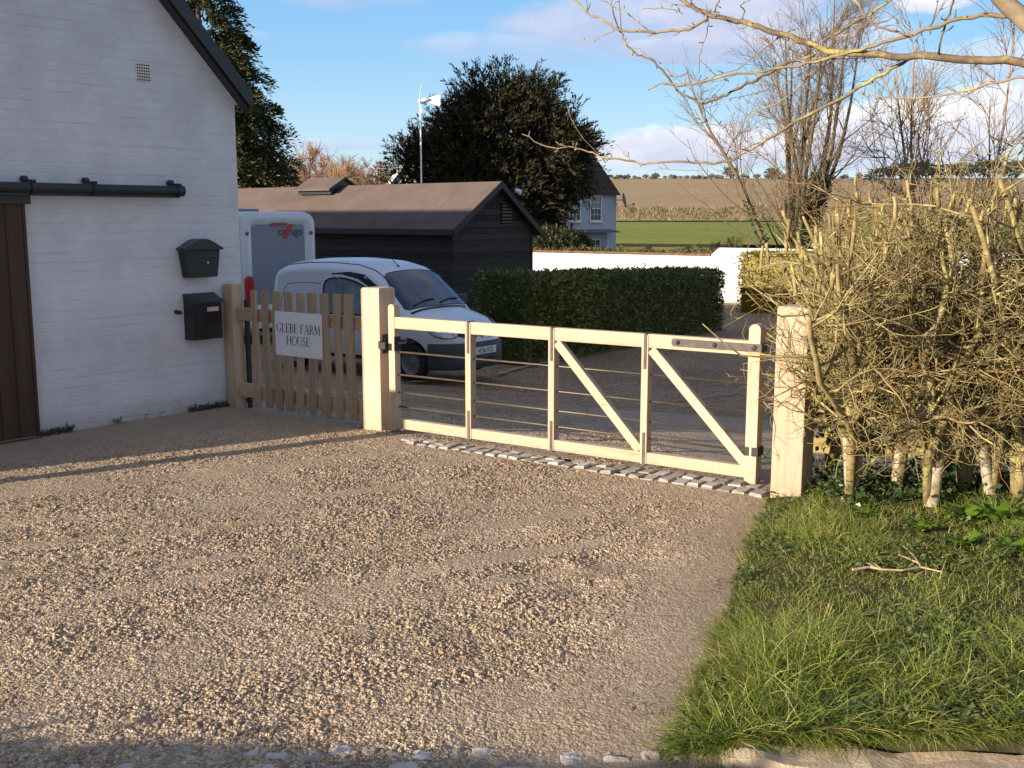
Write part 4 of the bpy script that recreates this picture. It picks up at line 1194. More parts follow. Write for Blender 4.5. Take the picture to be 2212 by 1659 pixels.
M_PLATE = plain('pale_number_plate', (0.62, 0.62, 0.60), 0.4, 0.5, 0, 0.04, 6)

def text_mesh(txt, size, name, mat, parent, M, align='CENTER', bold=0.0):
    cu = bpy.data.curves.new(name, 'FONT'); cu.body = txt; cu.size = size; cu.align_x = align
    cu.offset = bold
    tmp = bpy.data.objects.new(name, cu)
    me = bpy.data.meshes.new_from_object(tmp)
    bpy.data.objects.remove(tmp); bpy.data.curves.remove(cu)
    me.materials.clear(); me.materials.append(mat)
    me.transform(M)
    o = bpy.data.objects.new(name, me); COL.objects.link(o); o.parent = parent
    return o

VTH = 37.0                                          # degrees the van's nose is turned towards the camera
vh = np.array([math.cos(R(VTH)), -math.sin(R(VTH)), 0])
vm = np.array([-math.sin(R(VTH)), -math.cos(R(VTH)), 0])
V_FR = np.array([-0.94, 15.62, 0])                  # the near front corner
vc = V_FR - vh * 2.0 - vm * 0.83
vc = put(vc); vc[2] = ground_z(*(V_FR - vh * 0.9)[:2]) 
van = thing('small_van', vc, -R(VTH), 'small white panel van with registration plate, parked beyond the gate', 'van')
van_scale = 1.0
body = van_body().build('body', M_VAN, van, smooth=True)
bm = bmesh.new(); bm.from_mesh(body.data); bmesh.ops.recalc_face_normals(bm, faces=bm.faces)
bvh = BVHTree.FromBMesh(bm)
bm.to_mesh(body.data); bm.free()
# wheel wells cut out of the body
FW, RW = 1.20, -1.38
cut = MB()
for wx in (FW, RW):
    for sy in (-1, 1):
        cut.tubes(np.array([[(wx, sy * 0.52, 0.30), (wx, sy * 1.1, 0.30)]]), np.array([[0.375, 0.375]]), 32)
cutter = cut.build('cutter', M_BLACK, van, recalc=True)
md = body.modifiers.new('wells', 'BOOLEAN'); md.operation = 'DIFFERENCE'; md.object = cutter; md.solver = 'EXACT'
bpy.context.view_layer.update()
ev = body.evaluated_get(bpy.context.evaluated_depsgraph_get())
newme = bpy.data.meshes.new_from_object(ev)
body.modifiers.clear(); body.data = newme
newme.materials.clear(); newme.materials.append(M_VAN)
bpy.data.objects.remove(cutter)
newme.polygons.foreach_set('use_smooth', np.ones(len(newme.polygons), bool))
try:
    newme.set_sharp_from_angle(angle=R(42))
except Exception: pass

def patch(name, poly, org, mat, parent, off=0.005, nseg=6, rings=8, smooth=True, dirv=None):
    """a panel that follows the body: poly is a closed outline of 3D points, pressed along dirv onto the body"""
    poly = np.array(poly, float); dirv = Vector(dirv).normalized()
    pts = []
    n = len(poly)
    for i in range(n):
        for k in range(nseg): pts.append(poly[i] + (poly[(i + 1) % n] - poly[i]) * k / nseg)
    pts = np.array(pts); c = pts.mean(0); m = len(pts)
    V = []; ok = True
    for r_ in np.linspace(1, 0, rings):
        for p in (pts if r_ > 0 else pts):
            q = c + (p - c) * r_
            h = bvh.ray_cast(Vector(q) - dirv * 3.0, dirv)
            if h[0] is None:
                h = bvh.find_nearest(Vector(q))
                V.append(np.array(h[0]) + np.array(h[1]) * off); continue
            nrm = h[1]
            if nrm.dot(dirv) > 0: nrm = -nrm
            V.append(np.array(h[0]) + np.array(nrm) * off)
    V = np.array(V).reshape(rings, m, 3)
    mb_ = MB(); idx = np.arange(rings * m).reshape(rings, m)
    a = idx[:-1]; b = np.roll(a, -1, 1); d = idx[1:]; cc = np.roll(d, -1, 1)
    mb_.add(V.reshape(-1, 3), np.stack([a, b, cc, d], -1).reshape(-1, 4))
    return mb_.build(name, mat, parent, smooth=smooth)
def outline(name, poly, mat, parent, dirv, rad=0.008, nseg=5, off=0.002, closed=True):
    poly = np.array(poly, float); dirv = Vector(dirv).normalized(); pts = []
    n = len(poly)
    for i in range(n if closed else n - 1):
        for k in range(nseg):
            q = poly[i] + (poly[(i + 1) % n] - poly[i]) * k / nseg
            h = bvh.ray_cast(Vector(q) - dirv * 3.0, dirv)
            if h[0] is None: h = bvh.find_nearest(Vector(q))
            nrm = h[1] if h[1].dot(dirv) < 0 else -h[1]
            pts.append(np.array(h[0]) + np.array(nrm) * off)
    if closed: pts.append(pts[0])
    pts = np.array(pts)
    return MB().tubes(pts[None], np.full((1, len(pts)), rad), 6).build(name, mat, parent, smooth=True)
def curve_pts(pts, n=6):
    """smooth closed outline through points (Catmull-Rom)"""
    P = np.array(pts, float); out = []; m = len(P)
    for i in range(m):
        p0, p1, p2, p3 = P[i - 1], P[i], P[(i + 1) % m], P[(i + 2) % m]
        for k in range(n):
            t_ = k / n
            out.append(0.5 * ((2 * p1) + (-p0 + p2) * t_ + (2 * p0 - 5 * p1 + 4 * p2 - p3) * t_ ** 2 + (-p0 + 3 * p1 - 3 * p2 + p3) * t_ ** 3))
    return np.array(out)
# windscreen
ws = [(1.115, -0.66, 1.13), (1.09, -0.72, 1.16), (0.80, -0.69, 1.40), (0.545, -0.60, 1.60), (0.50, -0.52, 1.635), (0.485, 0, 1.65), (0.50, 0.52, 1.635), (0.545, 0.60, 1.60), (0.80, 0.69, 1.40), (1.09, 0.72, 1.16), (1.115, 0.66, 1.13), (1.13, 0, 1.12)]
wsc = patch('windscreen', ws, None, M_GLASS, van, 0.006, 6, 9, dirv=(-0.62, 0, -0.78))
outline('windscreen_seal', ws, M_SEAL, wsc, (-0.62, 0, -0.78), 0.010)
for y0, y1 in ((-0.55, 0.02), (0.05, 0.6)):
    q = [(1.08, y0, 1.15), (1.03, (y0 + y1) / 2, 1.20), (1.02, y1, 1.21)]
    outline('wiper', q, M_SEAL, wsc, (-0.62, 0, -0.78), 0.011, 6, 0.02, closed=False)
outline('scuttle', [(1.16, -0.68, 1.09), (1.165, 0, 1.09), (1.16, 0.68, 1.09)], M_SEAL, van, (-0.3, 0, -0.95), 0.022, 8, 0.0, closed=False)
# door opening and the half open front door, seen from its side
S_ = (0, 1, 0)
op = [(-0.48, -1, 1.02), (-0.50, -1, 1.60), (-0.10, -1, 1.635), (0.22, -1, 1.60), (0.50, -1, 1.45), (0.80, -1, 1.20), (0.86, -1, 1.02)]
patch('door_opening', op, None, M_SEAL, van, 0.004, 4, 6, dirv=S_)
door_e = thing('front_door', (0, 0, 0), 0, None, None); door_e.parent = van
hinge = Vector((0.98, -0.815, 0))
door_e.location = hinge; door_e.rotation_euler = (0, 0, R(9))
def at_hinge(o):
    o.data.transform(Matrix.Translation(-hinge)); o.parent = door_e; return o
dpan = [(-0.50, -1, 0.36), (-0.51, -1, 1.0), (-0.49, -1, 1.52), (-0.45, -1, 1.585), (-0.10, -1, 1.60), (0.22, -1, 1.535), (0.48, -1, 1.40), (0.74, -1, 1.20), (0.92, -1, 1.03), (0.98, -1, 0.9), (0.90, -1, 0.72), (0.82, -1, 0.50), (0.80, -1, 0.36)]
at_hinge(patch('door_panel', dpan, None, M_VAN, van, 0.012, 4, 10, dirv=S_))
dwin = curve_pts([(-0.42, -1, 1.03), (-0.43, -1, 1.25), (-0.40, -1, 1.49), (-0.12, -1, 1.545), (0.20, -1, 1.485), (0.44, -1, 1.37), (0.66, -1, 1.20), (0.80, -1, 1.06), (0.74, -1, 1.01), (0.3, -1, 0.985), (-0.38, -1, 0.985)], 3)
M_DOORGLASS = glass_dark('door_glass', (0.13, 0.175, 0.20), 0.03)
at_hinge(patch('door_window', dwin, None, M_DOORGLASS, van, 0.020, 1, 8, dirv=S_))
at_hinge(outline('window_seal', dwin, M_SEAL, van, S_, 0.016, 1, 0.018))
at_hinge(patch('door_handle', [(-0.22, -1, 0.87), (-0.22, -1, 0.92), (-0.04, -1, 0.92), (-0.04, -1, 0.87)], None, M_TRIM, van, 0.03, 3, 3, dirv=S_))
# pressed lines on the load side
outline('roof_channel', [(-1.85, -0.6, 1.7), (-1.4, -0.62, 1.76), (-0.6, -0.63, 1.795), (0.0, -0.62, 1.76), (0.35, -0.62, 1.665), (0.6, -0.64, 1.53), (0.85, -0.69, 1.33), (1.08, -0.73, 1.14)], M_SEAL, van, (0, 0.75, -0.66), 0.010, 6, 0.0, closed=False)
outline('roof_channel', [(-1.85, 0.6, 1.7), (-1.4, 0.62, 1.76), (-0.6, 0.63, 1.795), (0.0, 0.62, 1.76), (0.35, 0.62, 1.665), (0.6, 0.64, 1.53), (0.85, 0.69, 1.33), (1.08, 0.73, 1.14)], M_SEAL, van, (0, -0.75, -0.66), 0.010, 6, 0.0, closed=False)
M_SHADOWGAP = plain('panel_gap', (0.10, 0.11, 0.13), 0.6)
outline('side_pressing', curve_pts([(-0.75, -1, 1.43), (-1.45, -1, 1.41), (-1.62, -1, 1.33), (-1.70, -1, 1.05), (-1.70, -1, 0.80), (-1.0, -1, 0.78), (-0.7, -1, 0.78), (-0.65, -1, 1.0), (-0.66, -1, 1.35)], 4), M_SHADOWGAP, van, S_, 0.005, 1, 0.0)
outline('side_pressing', [(-0.58, -1, 0.35), (-0.56, -1, 1.0), (-0.56, -1, 1.65)], M_SHADOWGAP, van, S_, 0.004, 5, 0.0, closed=False)
# lower grey side strip
patch('side_strip', [(-1.0, -1, 0.28), (-1.0, -1, 0.47), (0.82, -1, 0.47), (0.82, -1, 0.28)], None, M_TRIM, van, 0.010, 8, 5, dirv=S_)
# front bumper: follows the plan of the nose
bp = MB(); A_ = []
xs_b = np.concatenate([np.linspace(1.56, 1.9, 12), np.linspace(1.91, 1.996, 12)])
plan = [(x, -vw(x)) for x in xs_b] + [(2.0, 0.0)] + [(x, vw(x)) for x in xs_b[::-1]]
plan = np.array(plan)
dn = np.gradient(plan, axis=0); nrm = np.stack([dn[:, 1], -dn[:, 0]], 1); nrm /= np.linalg.norm(nrm, axis=1, keepdims=True)
for off, z in ((0.0, 0.20), (0.022, 0.22), (0.035, 0.30), (0.040, 0.45), (0.036, 0.575), (0.012, 0.605), (-0.03, 0.61)):
    A_.append(np.column_stack([plan + nrm * off, np.full(len(plan), z - (0.0 if z < 0.5 else 0))]))
bumper = bp.grid(np.array(A_)).build('front_bumper', M_TRIM, van, smooth=True)
FD = (-1, 0, 0)
patch('lower_grille', [(2.1, -0.45, 0.27), (2.1, -0.45, 0.36), (2.1, 0.45, 0.36), (2.1, 0.45, 0.27)], None, M_SEAL, bumper, 0.055, 6, 4, dirv=FD)
# grille halves, badge, headlights, plate
for sy in (-1, 1):
    g = curve_pts([(2.1, sy * 0.10, 0.70), (2.1, sy * 0.11, 0.77), (2.1, sy * 0.30, 0.785), (2.1, sy * 0.52, 0.785), (2.1, sy * 0.50, 0.72), (2.1, sy * 0.34, 0.675), (2.1, sy * 0.18, 0.66)], 3)
    gr = patch('grille', g, None, M_SEAL, van, 0.006, 1, 6, dirv=FD)
    for zz in (0.70, 0.725, 0.75):
        outline('grille_bar', [(2.1, sy * 0.17, zz), (2.1, sy * 0.34, zz + 0.006), (2.1, sy * 0.47, zz + 0.012)], M_TRIM, gr, FD, 0.006, 4, 0.01, closed=False)
    dv = (-0.72, -sy * 0.69, 0)
    hl = curve_pts([(1.88, sy * 0.52, 0.70), (1.90, sy * 0.50, 0.79), (1.80, sy * 0.62, 0.895), (1.60, sy * 0.76, 0.915), (1.545, sy * 0.80, 0.86), (1.62, sy * 0.77, 0.75), (1.76, sy * 0.69, 0.69)], 4)
    h_ = patch('headlight', hl, None, plain('headlight_lens', (0.42, 0.45, 0.48), 0.08, 0.8, 0.35, 0.5, 14) if sy < 0 else bpy.data.materials['headlight_lens'], van, 0.010, 1, 8, dirv=dv)
    outline('headlight_seal', hl, M_SEAL, h_, dv, 0.008, 1, 0.006)
    rf = curve_pts([(1.76, sy * 0.66, 0.80), (1.70, sy * 0.70, 0.87), (1.62, sy * 0.745, 0.87), (1.62, sy * 0.75, 0.79), (1.70, sy * 0.71, 0.765)], 3)
    patch('reflector', rf, None, plain('bright_reflector', (0.75, 0.77, 0.8), 0.12, 0.8, 0.8, 0.2, 30) if sy < 0 else bpy.data.materials['bright_reflector'], h_, 0.016, 1, 5, dirv=dv)
# badge: a plain diamond ring
bx_ = None
h = bvh.ray_cast(Vector((4, 0, 0.72)), Vector((-1, 0, 0)))
bxx = h[0].x + 0.010
d1 = [(0, 0.085), (0.052, 0), (0, -0.085), (-0.052, 0)]; d2 = [(0, 0.048), (0.026, 0), (0, -0.048), (-0.026, 0)]
bd_ = MB(); V = [(bxx + 0.012, p[0], 0.72 + p[1]) for p in d1] + [(bxx + 0.018, p[0], 0.72 + p[1]) for p in d2] + [(bxx, p[0] * 1.2, 0.72 + p[1] * 1.15) for p in d1]
bd_.add(V, [[i, (i + 1) % 4, 4 + (i + 1) % 4, 4 + i] for i in range(4)] + [[8 + i, 8 + (i + 1) % 4, (i + 1) % 4, i] for i in range(4)])
badge = bd_.build('badge', plain('chrome_badge', (0.6, 0.6, 0.62), 0.2, 0.5, 0.9), van)
MB().add([(bxx + 0.004, p[0] * 1.5, 0.72 + p[1] * 1.25) for p in d1], [[0, 1, 2, 3]]).build('badge_plate', M_SEAL, badge)
pz = 0.475; pxx = 2.047
plt_ = MB().box(pxx - 0.006, pxx, -0.26, 0.26, pz - 0.0555, pz + 0.0555).build('number_plate', M_PLATE, van, bevel=0.002)
Mt = Matrix.Translation((pxx + 0.0015, 0, pz - 0.036)) @ Matrix.Rotation(R(90), 4, 'Z') @ Matrix.Rotation(R(90), 4, 'X') @ Matrix.Diagonal((0.80, 1, 1, 1))
text_mesh('NY56 FCG', 0.104, 'registration', M_INK, plt_, Mt, bold=0.0022)
# roof aerial
h = bvh.ray_cast(Vector((0.36, -0.12, 3)), Vector((0, 0, -1)))
hz_ = h[0].z
MB().tubes(np.array([[(0.36, -0.12, hz_ - 0.01), (0.345, -0.12, hz_ + 0.025)]]), np.array([[0.022, 0.012]]), 8).tubes(np.array([[(0.345, -0.12, hz_ + 0.02), (-0.02, -0.12, hz_ + 0.30)]]), np.array([[0.006, 0.004]]), 6).build('aerial', M_SEAL, van)
# far mirror
for sy in (1,):
    MB().hexa(np.array([(0.80 + dx, sy * (0.80 + dy), 1.06 + dz) for dz in (0, 0.17) for dy in (0.02, 0.21) for dx in (-0.04, 0.07)])).build('mirror', M_SEAL, van, bevel=0.03, seg=3)
# wheels
def wheel(x, sy):
    w = bpy.data.objects.new('wheel', None); COL.objects.link(w); w.parent = van; w.location = (x, sy * 0.715, 0.295)
    Mx = Matrix.Rotation(R(-90 * sy), 4, 'X')
    ty = [(0.19, 0.075), (0.235, 0.088), (0.275, 0.082), (0.293, 0.055), (0.297, 0.0), (0.293, -0.055), (0.275, -0.082), (0.19, -0.08)]
    MB().lathe(ty, 36, Mx).build('tyre', M_RUBBER, w, smooth=True)
    rm = [(0.0, 0.030), (0.045, 0.032), (0.055, 0.018), (0.105, 0.028), (0.150, 0.022), (0.165, 0.050), (0.188, 0.070), (0.195, 0.075)]
    MB().lathe(rm, 36, Mx).build('rim', M_STEELRIM, w, smooth=True)
    k = MB()
    for i in range(9):
        a = 2 * math.pi * i / 9
        k.lathe([(0, 0.0), (0.012, 0), (0.013, -0.003)], 10, Mx @ Matrix.Translation((0.128 * math.cos(a), 0.128 * math.sin(a), 0.030)))
    k.build('rim_hole_ring', M_SEAL, w)
for x in (FW, RW):
    for sy in (-1, 1): wheel(x, sy)

# ------------------------------------------------------------------ motorhome behind the van
mc = put(at(520, 640, 22.0)); MROT = math.atan2(-U[1] * -1, 0) if False else SROT
mh = thing('motorhome', mc, MROT, 'white motorhome showing only its grey rear panel behind the van', 'motorhome')
mwid = 2.02; mtop = EYE + 13 / FPX * 22.5 - mc[2]
def rrect(x0, x1, z0, z1, r, n=8):
    out = []
    for cx_, cz_, a0 in ((x1 - r, z1 - r, 0), (x0 + r, z1 - r, 90), (x0 + r, z0 + r, 180), (x1 - r, z0 + r, 270)):
        for k in range(n + 1):
            a = R(a0 + 90 * k / n); out.append((cx_ + r * math.cos(a), cz_ + r * math.sin(a)))
    return out
M_MH = car_paint('white_gelcoat', (0.62, 0.66, 0.68), 0.1)
o = MB().prism(rrect(0, mwid, 0.42, mtop, 0.28)[::-1], 0, 6.2).build('body', M_MH, mh, bevel=0.09, seg=4, recalc=True, smooth=True)
o.data.set_sharp_from_angle(angle=R(40))
fr = rrect(0.02, mwid - 0.02, 0.45, mtop - 0.02, 0.27); inn = rrect(0.30, mwid - 0.30, 0.80, mtop - 0.27, 0.10)
k = MB(); n_ = len(fr)
V = [(p[0], -0.03, p[1]) for p in fr] + [(p[0], -0.085, p[1]) for p in [(0.14 + (q[0]) * (mwid - 0.28) / mwid, 0.55 + (q[1] - 0.42) * (mtop - 0.68) / (mtop - 0.42)) for q in rrect(0, mwid, 0.42, mtop, 0.28)]] + [(p[0], -0.02, p[1]) for p in inn]
F_ = []
for a in range(2):
    for i in range(n_): F_.append([a * n_ + i, a * n_ + (i + 1) % n_, (a + 1) * n_ + (i + 1) % n_, (a + 1) * n_ + i])
k.add(V, F_)
k.build('rear_moulding', M_MH, mh, recalc=True, smooth=True)
rp = MB().prism(inn[::-1], -0.018, -0.005).build('rear_panel', plain('grey_rear_panel', (0.21, 0.235, 0.29), 0.4, 0.5, 0, 0.05, 3), mh)
M_RED = plain('red_lens', (0.45, 0.02, 0.02), 0.25)
for x in (0.16, mwid - 0.16):
    MB().prism(rrect(x - 0.10, x + 0.10, 0.72, 1.42, 0.099)[::-1], -0.12, -0.06).build('tail_light', M_RED, mh, bevel=0.02, recalc=True)
    MB().lathe([(0, 0.015), (0.04, 0.01), (0.045, 0)], 14, Matrix.Translation((x, -0.085, mtop - 0.45)) @ Matrix.Rotation(R(90), 4, 'X')).build('marker_light', M_RED, mh)
MB().box(mwid * 0.40, mwid * 0.60, -0.075, -0.06, mtop - 0.285, mtop - 0.235).build('brake_light', M_RED, mh)
px_ = lambda f: 0.30 + (mwid - 0.60) * f
zb_ = mtop - 0.50
Mr = Matrix.Rotation(R(90), 4, 'X')
text_mesh('ca', 0.25, 'lettering', M_INK, rp, Matrix.Translation((px_(0.49), -0.021, zb_)) @ Mr, 'LEFT', 0.002)
text_mesh('hago', 0.25, 'lettering', M_INK, rp, Matrix.Translation((px_(0.955), -0.021, zb_)) @ Mr @ Matrix.Diagonal((0.80, 1, 1, 1)), 'RIGHT', 0.002)
MB().add([(px_(0.575), -0.0225, zb_ - 0.07), (px_(0.655), -0.0225, zb_ - 0.07), (px_(0.815), -0.0225, zb_ + 0.27), (px_(0.70), -0.0225, zb_ + 0.27)], [[0, 1, 2, 3]]).build('red_slash', M_RED, rp)
MB().prism(rrect(0.12, mwid - 0.12, 0.30, 0.52, 0.06)[::-1], -0.12, 0.2).build('rear_bumper', M_MH, mh, bevel=0.02, recalc=True)
for x in (0.22, mwid - 0.22):
    MB().lathe([(0.0, 0.10), (0.2, 0.10), (0.31, 0.10), (0.34, 0.07), (0.34, -0.07), (0.3, -0.1)], 28, Matrix.Translation((x, 1.5, 0.34)) @ Matrix.Rotation(R(90), 4, 'Y')).build('wheel', M_RUBBER, mh)
MB().box(0.35, 0.95, 0.5, 1.3, mtop, mtop + 0.06).build('roof_light', plain('smoked_roof_light', (0.2, 0.22, 0.25), 0.3), mh, bevel=0.03, seg=3)

# ------------------------------------------------------------------ white garden wall in the sun
gwr = np.array([at(1690, 600, 40)[0], 44.0, 0]); 
gw0 = at(1590, 600, 42.0); gw0[2] = 0
gA = gw0 + U * 26.0; gB = gw0 - U * 22.0
def wtop(x, y): return float(onplane(x, y, gw0, N)[2])
zl = wtop(1340, 549); zh = wtop(1600, 536)
hs_ = float((onplane(1536, 545, gw0, N) - gB) @ U)
groot = thing('garden_wall', put(gB), GATE_ROT, 'long sunlit whitewashed garden wall behind the clipped hedge', 'wall')
gz = groot.location.z
L_ = float((gA - gB) @ U)
MB().prism([(0, -1.0), (hs_, -1.0), (hs_, zl - gz), (0, zl - gz)], 0, 0.24).build('wall_panel', bpy.data.materials['whitewashed_brick'], groot)
MB().prism([(hs_, -1.0), (L_, -1.0), (L_, zh - gz), (hs_ + 0.35, zh - gz), (hs_, zl - gz + 0.05)], -0.003, 0.245).build('raised_wall_panel', bpy.data.materials['whitewashed_brick'], groot)
MB().box(0, hs_ - 0.01, -0.05, 0.29, zl - gz + 0.003, zl - gz + 0.10).build('coping', plain('brown_brick_coping', (0.14, 0.085, 0.055), 0.85, 0.2, 0, 0.4, 5), groot)

# ------------------------------------------------------------------ farmhouse beyond the yew
HY = 68.0
hR = put(at(1331, 480, HY))                         # right front corner
HROT = R(40)
HX_ = np.array([math.cos(HROT), math.sin(HROT), 0]); HYV = np.array([-HX_[1], HX_[0], 0])
house = thing('farmhouse', hR, HROT, 'white rendered two storey farmhouse with brown tiled roof, partly behind the yew', 'house')
def hl_(x, y):
    P = onplane(x, y, hR, HYV); return float((P - hR) @ HX_), float(P[2] - hR[2])
heave = hl_(1325, 418)[1]; HL = -hl_(1060, 430)[0]; HD = 5.4; hridge = heave + 3.0
M_RENDER = plain('white_render', (0.47, 0.51, 0.58), 0.85, 0.2, 0, 0.06, 2.0, 0.3, 30)
M_WHITE = plain('white_gloss_timber', (0.78, 0.78, 0.78), 0.4, 0.5, 0, 0.04, 5)
M_HTILE = tile_material('brown_clay_tile', (0.040, 0.024, 0.020), (0.085, 0.050, 0.040))
MB().box(-HL, 0, 0, HD, -1.5, heave).build('wall', M_RENDER, house)
mb = MB()
mb.prism([(-0.25, heave - 0.1), (HD / 2, hridge), (HD + 0.25, heave - 0.1)], -HL - 0.1, 0.15, Myz)
rf_ = mb.build('roof', M_HTILE, house, recalc=True)
for (cx_, lab) in ((-1.0, 1), (-HL + 0.6, 0)):
    k = MB().box(cx_ - 0.55, cx_ + 0.55, HD / 2 - 0.45, HD / 2 + 0.45, hridge - 0.8, hridge + 0.7).box(cx_ - 0.62, cx_ + 0.62, HD / 2 - 0.52, HD / 2 + 0.52, hridge + 0.55, hridge + 0.68)
    for q in (-0.28, 0.28): k.lathe([(0.16, 0), (0.13, 0.5), (0.17, 0.52), (0.17, 0.58)], 12, Matrix.Translation((cx_ + q, HD / 2, hridge + 0.7)))
    k.build('chimney', stone_material('orange_brick' + str(lab), (0.20, 0.09, 0.05), (0.32, 0.15, 0.08), (0.42, 0.22, 0.12)), rf_)
def sash(x0, x1, z0, z1, cols=2, rows=4):
    fr = MB(); t_ = 0.07
    fr.box(x0, x0 + t_, -0.05, 0.02, z0, z1).box(x1 - t_, x1, -0.05, 0.02, z0, z1).box(x0 + t_, x1 - t_, -0.05, 0.02, z1 - t_, z1).box(x0 + t_, x1 - t_, -0.05, 0.02, z0, z0 + t_)
    zm = (z0 + z1) / 2
    fr.box(x0 + t_, x1 - t_, -0.06, 0.02, zm - 0.03, zm + 0.03)
    for i in range(1, cols + 1 - 0): 
        if i < cols + 0 + 1:
            xx = x0 + t_ + (x1 - x0 - 2 * t_) * i / (cols + 1)
            fr.box(xx - 0.012, xx + 0.012, -0.035, 0.0, z0 + t_, zm - 0.03).box(xx - 0.012, xx + 0.012, -0.035, 0.0, zm + 0.03, z1 - t_)
    for q0, q1 in ((z0 + t_, zm - 0.03), (zm + 0.03, z1 - t_)):
        zz = (q0 + q1) / 2
        fr.box(x0 + t_, x1 - t_, -0.0345, 0.0005, zz - 0.012, zz + 0.012)
    w_ = fr.build('window', M_WHITE, house)
    MB().box(x0 - 0.06, x1 + 0.06, -0.12, 0.02, z0 - 0.09, z0 - 0.003).build('sill', M_WHITE, w_)
    MB().box(x0 + t_, x1 - t_, -0.012, -0.004, z0 + t_, z1 - t_).build('pane', glass_dark('window_glass', (0.10, 0.10, 0.085)) if 'window_glass' not in bpy.data.materials else bpy.data.materials['window_glass'], w_)
    return w_
wx0, wz1 = hl_(1274, 422); wx1, wz0 = hl_(1296, 478)
wW = max(1.0, wx1 - wx0)
sash(wx0, wx0 + wW, wz0, wz1)
ax = hl_(1190, 430)[0]
for px in (1228, 1180): 
    q = hl_(px, 430)[0]
    if q > -HL + 1.5: sash(q, q + wW, wz0, wz1)
gx0 = hl_(1272, 520)[0]
dz1 = hl_(1272, 516)[1]
sash(gx0 - 0.3, gx0 + 1.0, dz1 - 1.6, dz1)
sash(gx0 - 4.2, gx0 - 3.0, dz1 - 1.6, dz1)
pz_ = hl_(1300, 500)[1]; pxa, pxb = hl_(1205, 500)[0], hl_(1317, 500)[0]
cn = MB().hexa(np.array([(x, y, z) for (y, z) in ((-0.9, pz_ - 0.06), (-0.9, pz_ + 0.02)) for x in (0, 0)] * 2).reshape(8, 3) * 0 + np.array([(x, y, z + (0.12 if y > -0.5 else 0)) for z in (pz_ - 0.06, pz_ + 0.02) for y in (-0.9, 0.0) for x in (pxa, pxb)]))
cn.build('porch_canopy', plain('lead_grey', (0.13, 0.14, 0.16), 0.7), house, recalc=True)
k = MB()
for x in (gx0 + 1.25,): k.cyl((x, -0.35, -1.0), (x, -0.35, pz_ - 0.06), 0.09, 0.08, 14)
k.build('porch_column', M_WHITE, house)
# left wing with a white bargeboard gable
lw = thing('farmhouse_wing', put(at(832, 430, 60.0)), GATE_ROT, 'low white gabled house wing left of the yew with white bargeboards', 'house')
gW = 6.2; gE = EYE - 0.0 - lw.location.z + (470 - 418) / FPX * 60; gR = gE + 2.9
MB().prism([(0, -1), (gW, -1), (gW, gE), (gW / 2, gR), (0, gE)], 0, 9).build('wall', M_RENDER, lw)
mb = MB(); sl = (gR - gE) / (gW / 2)
for s_, xe in ((-1, -0.35), (1, gW + 0.35)):
    ze = gR - abs(xe - gW / 2) * sl
    p = [(gW / 2, gR + 0.02), (xe, ze + 0.02), (xe, ze + 0.17), (gW / 2, gR + 0.17)]
    mb.prism(p if s_ > 0 else p[::-1], -0.3, 9.1)
wr = mb.build('roof', M_HTILE, lw, recalc=True)
mb = MB()
for s_, xe in ((-1, -0.35), (1, gW + 0.35)):
    ze = gR - abs(xe - gW / 2) * sl
    p = [(gW / 2, gR - 0.18), (xe, ze - 0.18), (xe, ze + 0.10), (gW / 2, gR + 0.10)]
    mb.prism(p if s_ > 0 else p[::-1], -0.36, -0.305)
mb.build('bargeboard', M_WHITE, lw, recalc=True)
# tall chimney stack of the wing, its shade put into dark brick colours
cL = at(895, 330, 60.0) - np.array([lw.location.x, lw.location.y, lw.location.z])
cl = local((0, 0, 0), GATE_ROT, cL)
k = MB().box(cl[0] - 0.72, cl[0] + 0.72, 1.5, 2.7, gE, gE + (418 - 312) / FPX * 60).box(cl[0] - 0.6, cl[0] + 0.0, 1.7, 2.3, gE + 2.3, gE + 2.55)
zc_ = gE + (418 - 312) / FPX * 60
for q, hh_ in ((-0.38, 0.75), (0.30, 0.45)):
    k.lathe([(0.21, 0), (0.17, hh_ * 0.8), (0.27, hh_ * 0.83), (0.27, hh_), (0.0, hh_)], 14, Matrix.Translation((cl[0] + q, 2.1, zc_)))
k.build('chimney', stone_material('shaded_brick', (0.05, 0.03, 0.025), (0.09, 0.055, 0.045), (0.14, 0.085, 0.06)), wr)
# satellite dish on the house corner
dz = hl_(1329, 432)[1]
ds = thing('satellite_dish', hR + HX_ * 0.02 + np.array([0, 0, dz]), HROT, 'grey satellite dish on the upper right corner of the farmhouse', 'satellite dish')
Md = Matrix.Translation((0.45, -0.25, 0)) @ Matrix.Rotation(R(35), 4, 'Z') @ Matrix.Rotation(R(78), 4, 'X')
MB().lathe([(0, -0.10), (0.2, -0.085), (0.36, -0.05), (0.48, 0.0), (0.48, 0.012), (0.36, -0.035), (0.0, -0.085)], 28, Md).build('dish', plain('dish_grey', (0.10, 0.105, 0.11), 0.6), ds, smooth=True)
MB().beam((-0.1, 0.0, 0), (0.45, -0.2, 0), 0.05, 0.05).beam((0.45, -0.3, -0.45), (0.75, -0.75, -0.25), 0.03, 0.03).box(0.70, 0.80, -0.8, -0.7, -0.30, -0.20).build('bracket', plain('dish_bracket', (0.08, 0.08, 0.085), 0.6), ds)

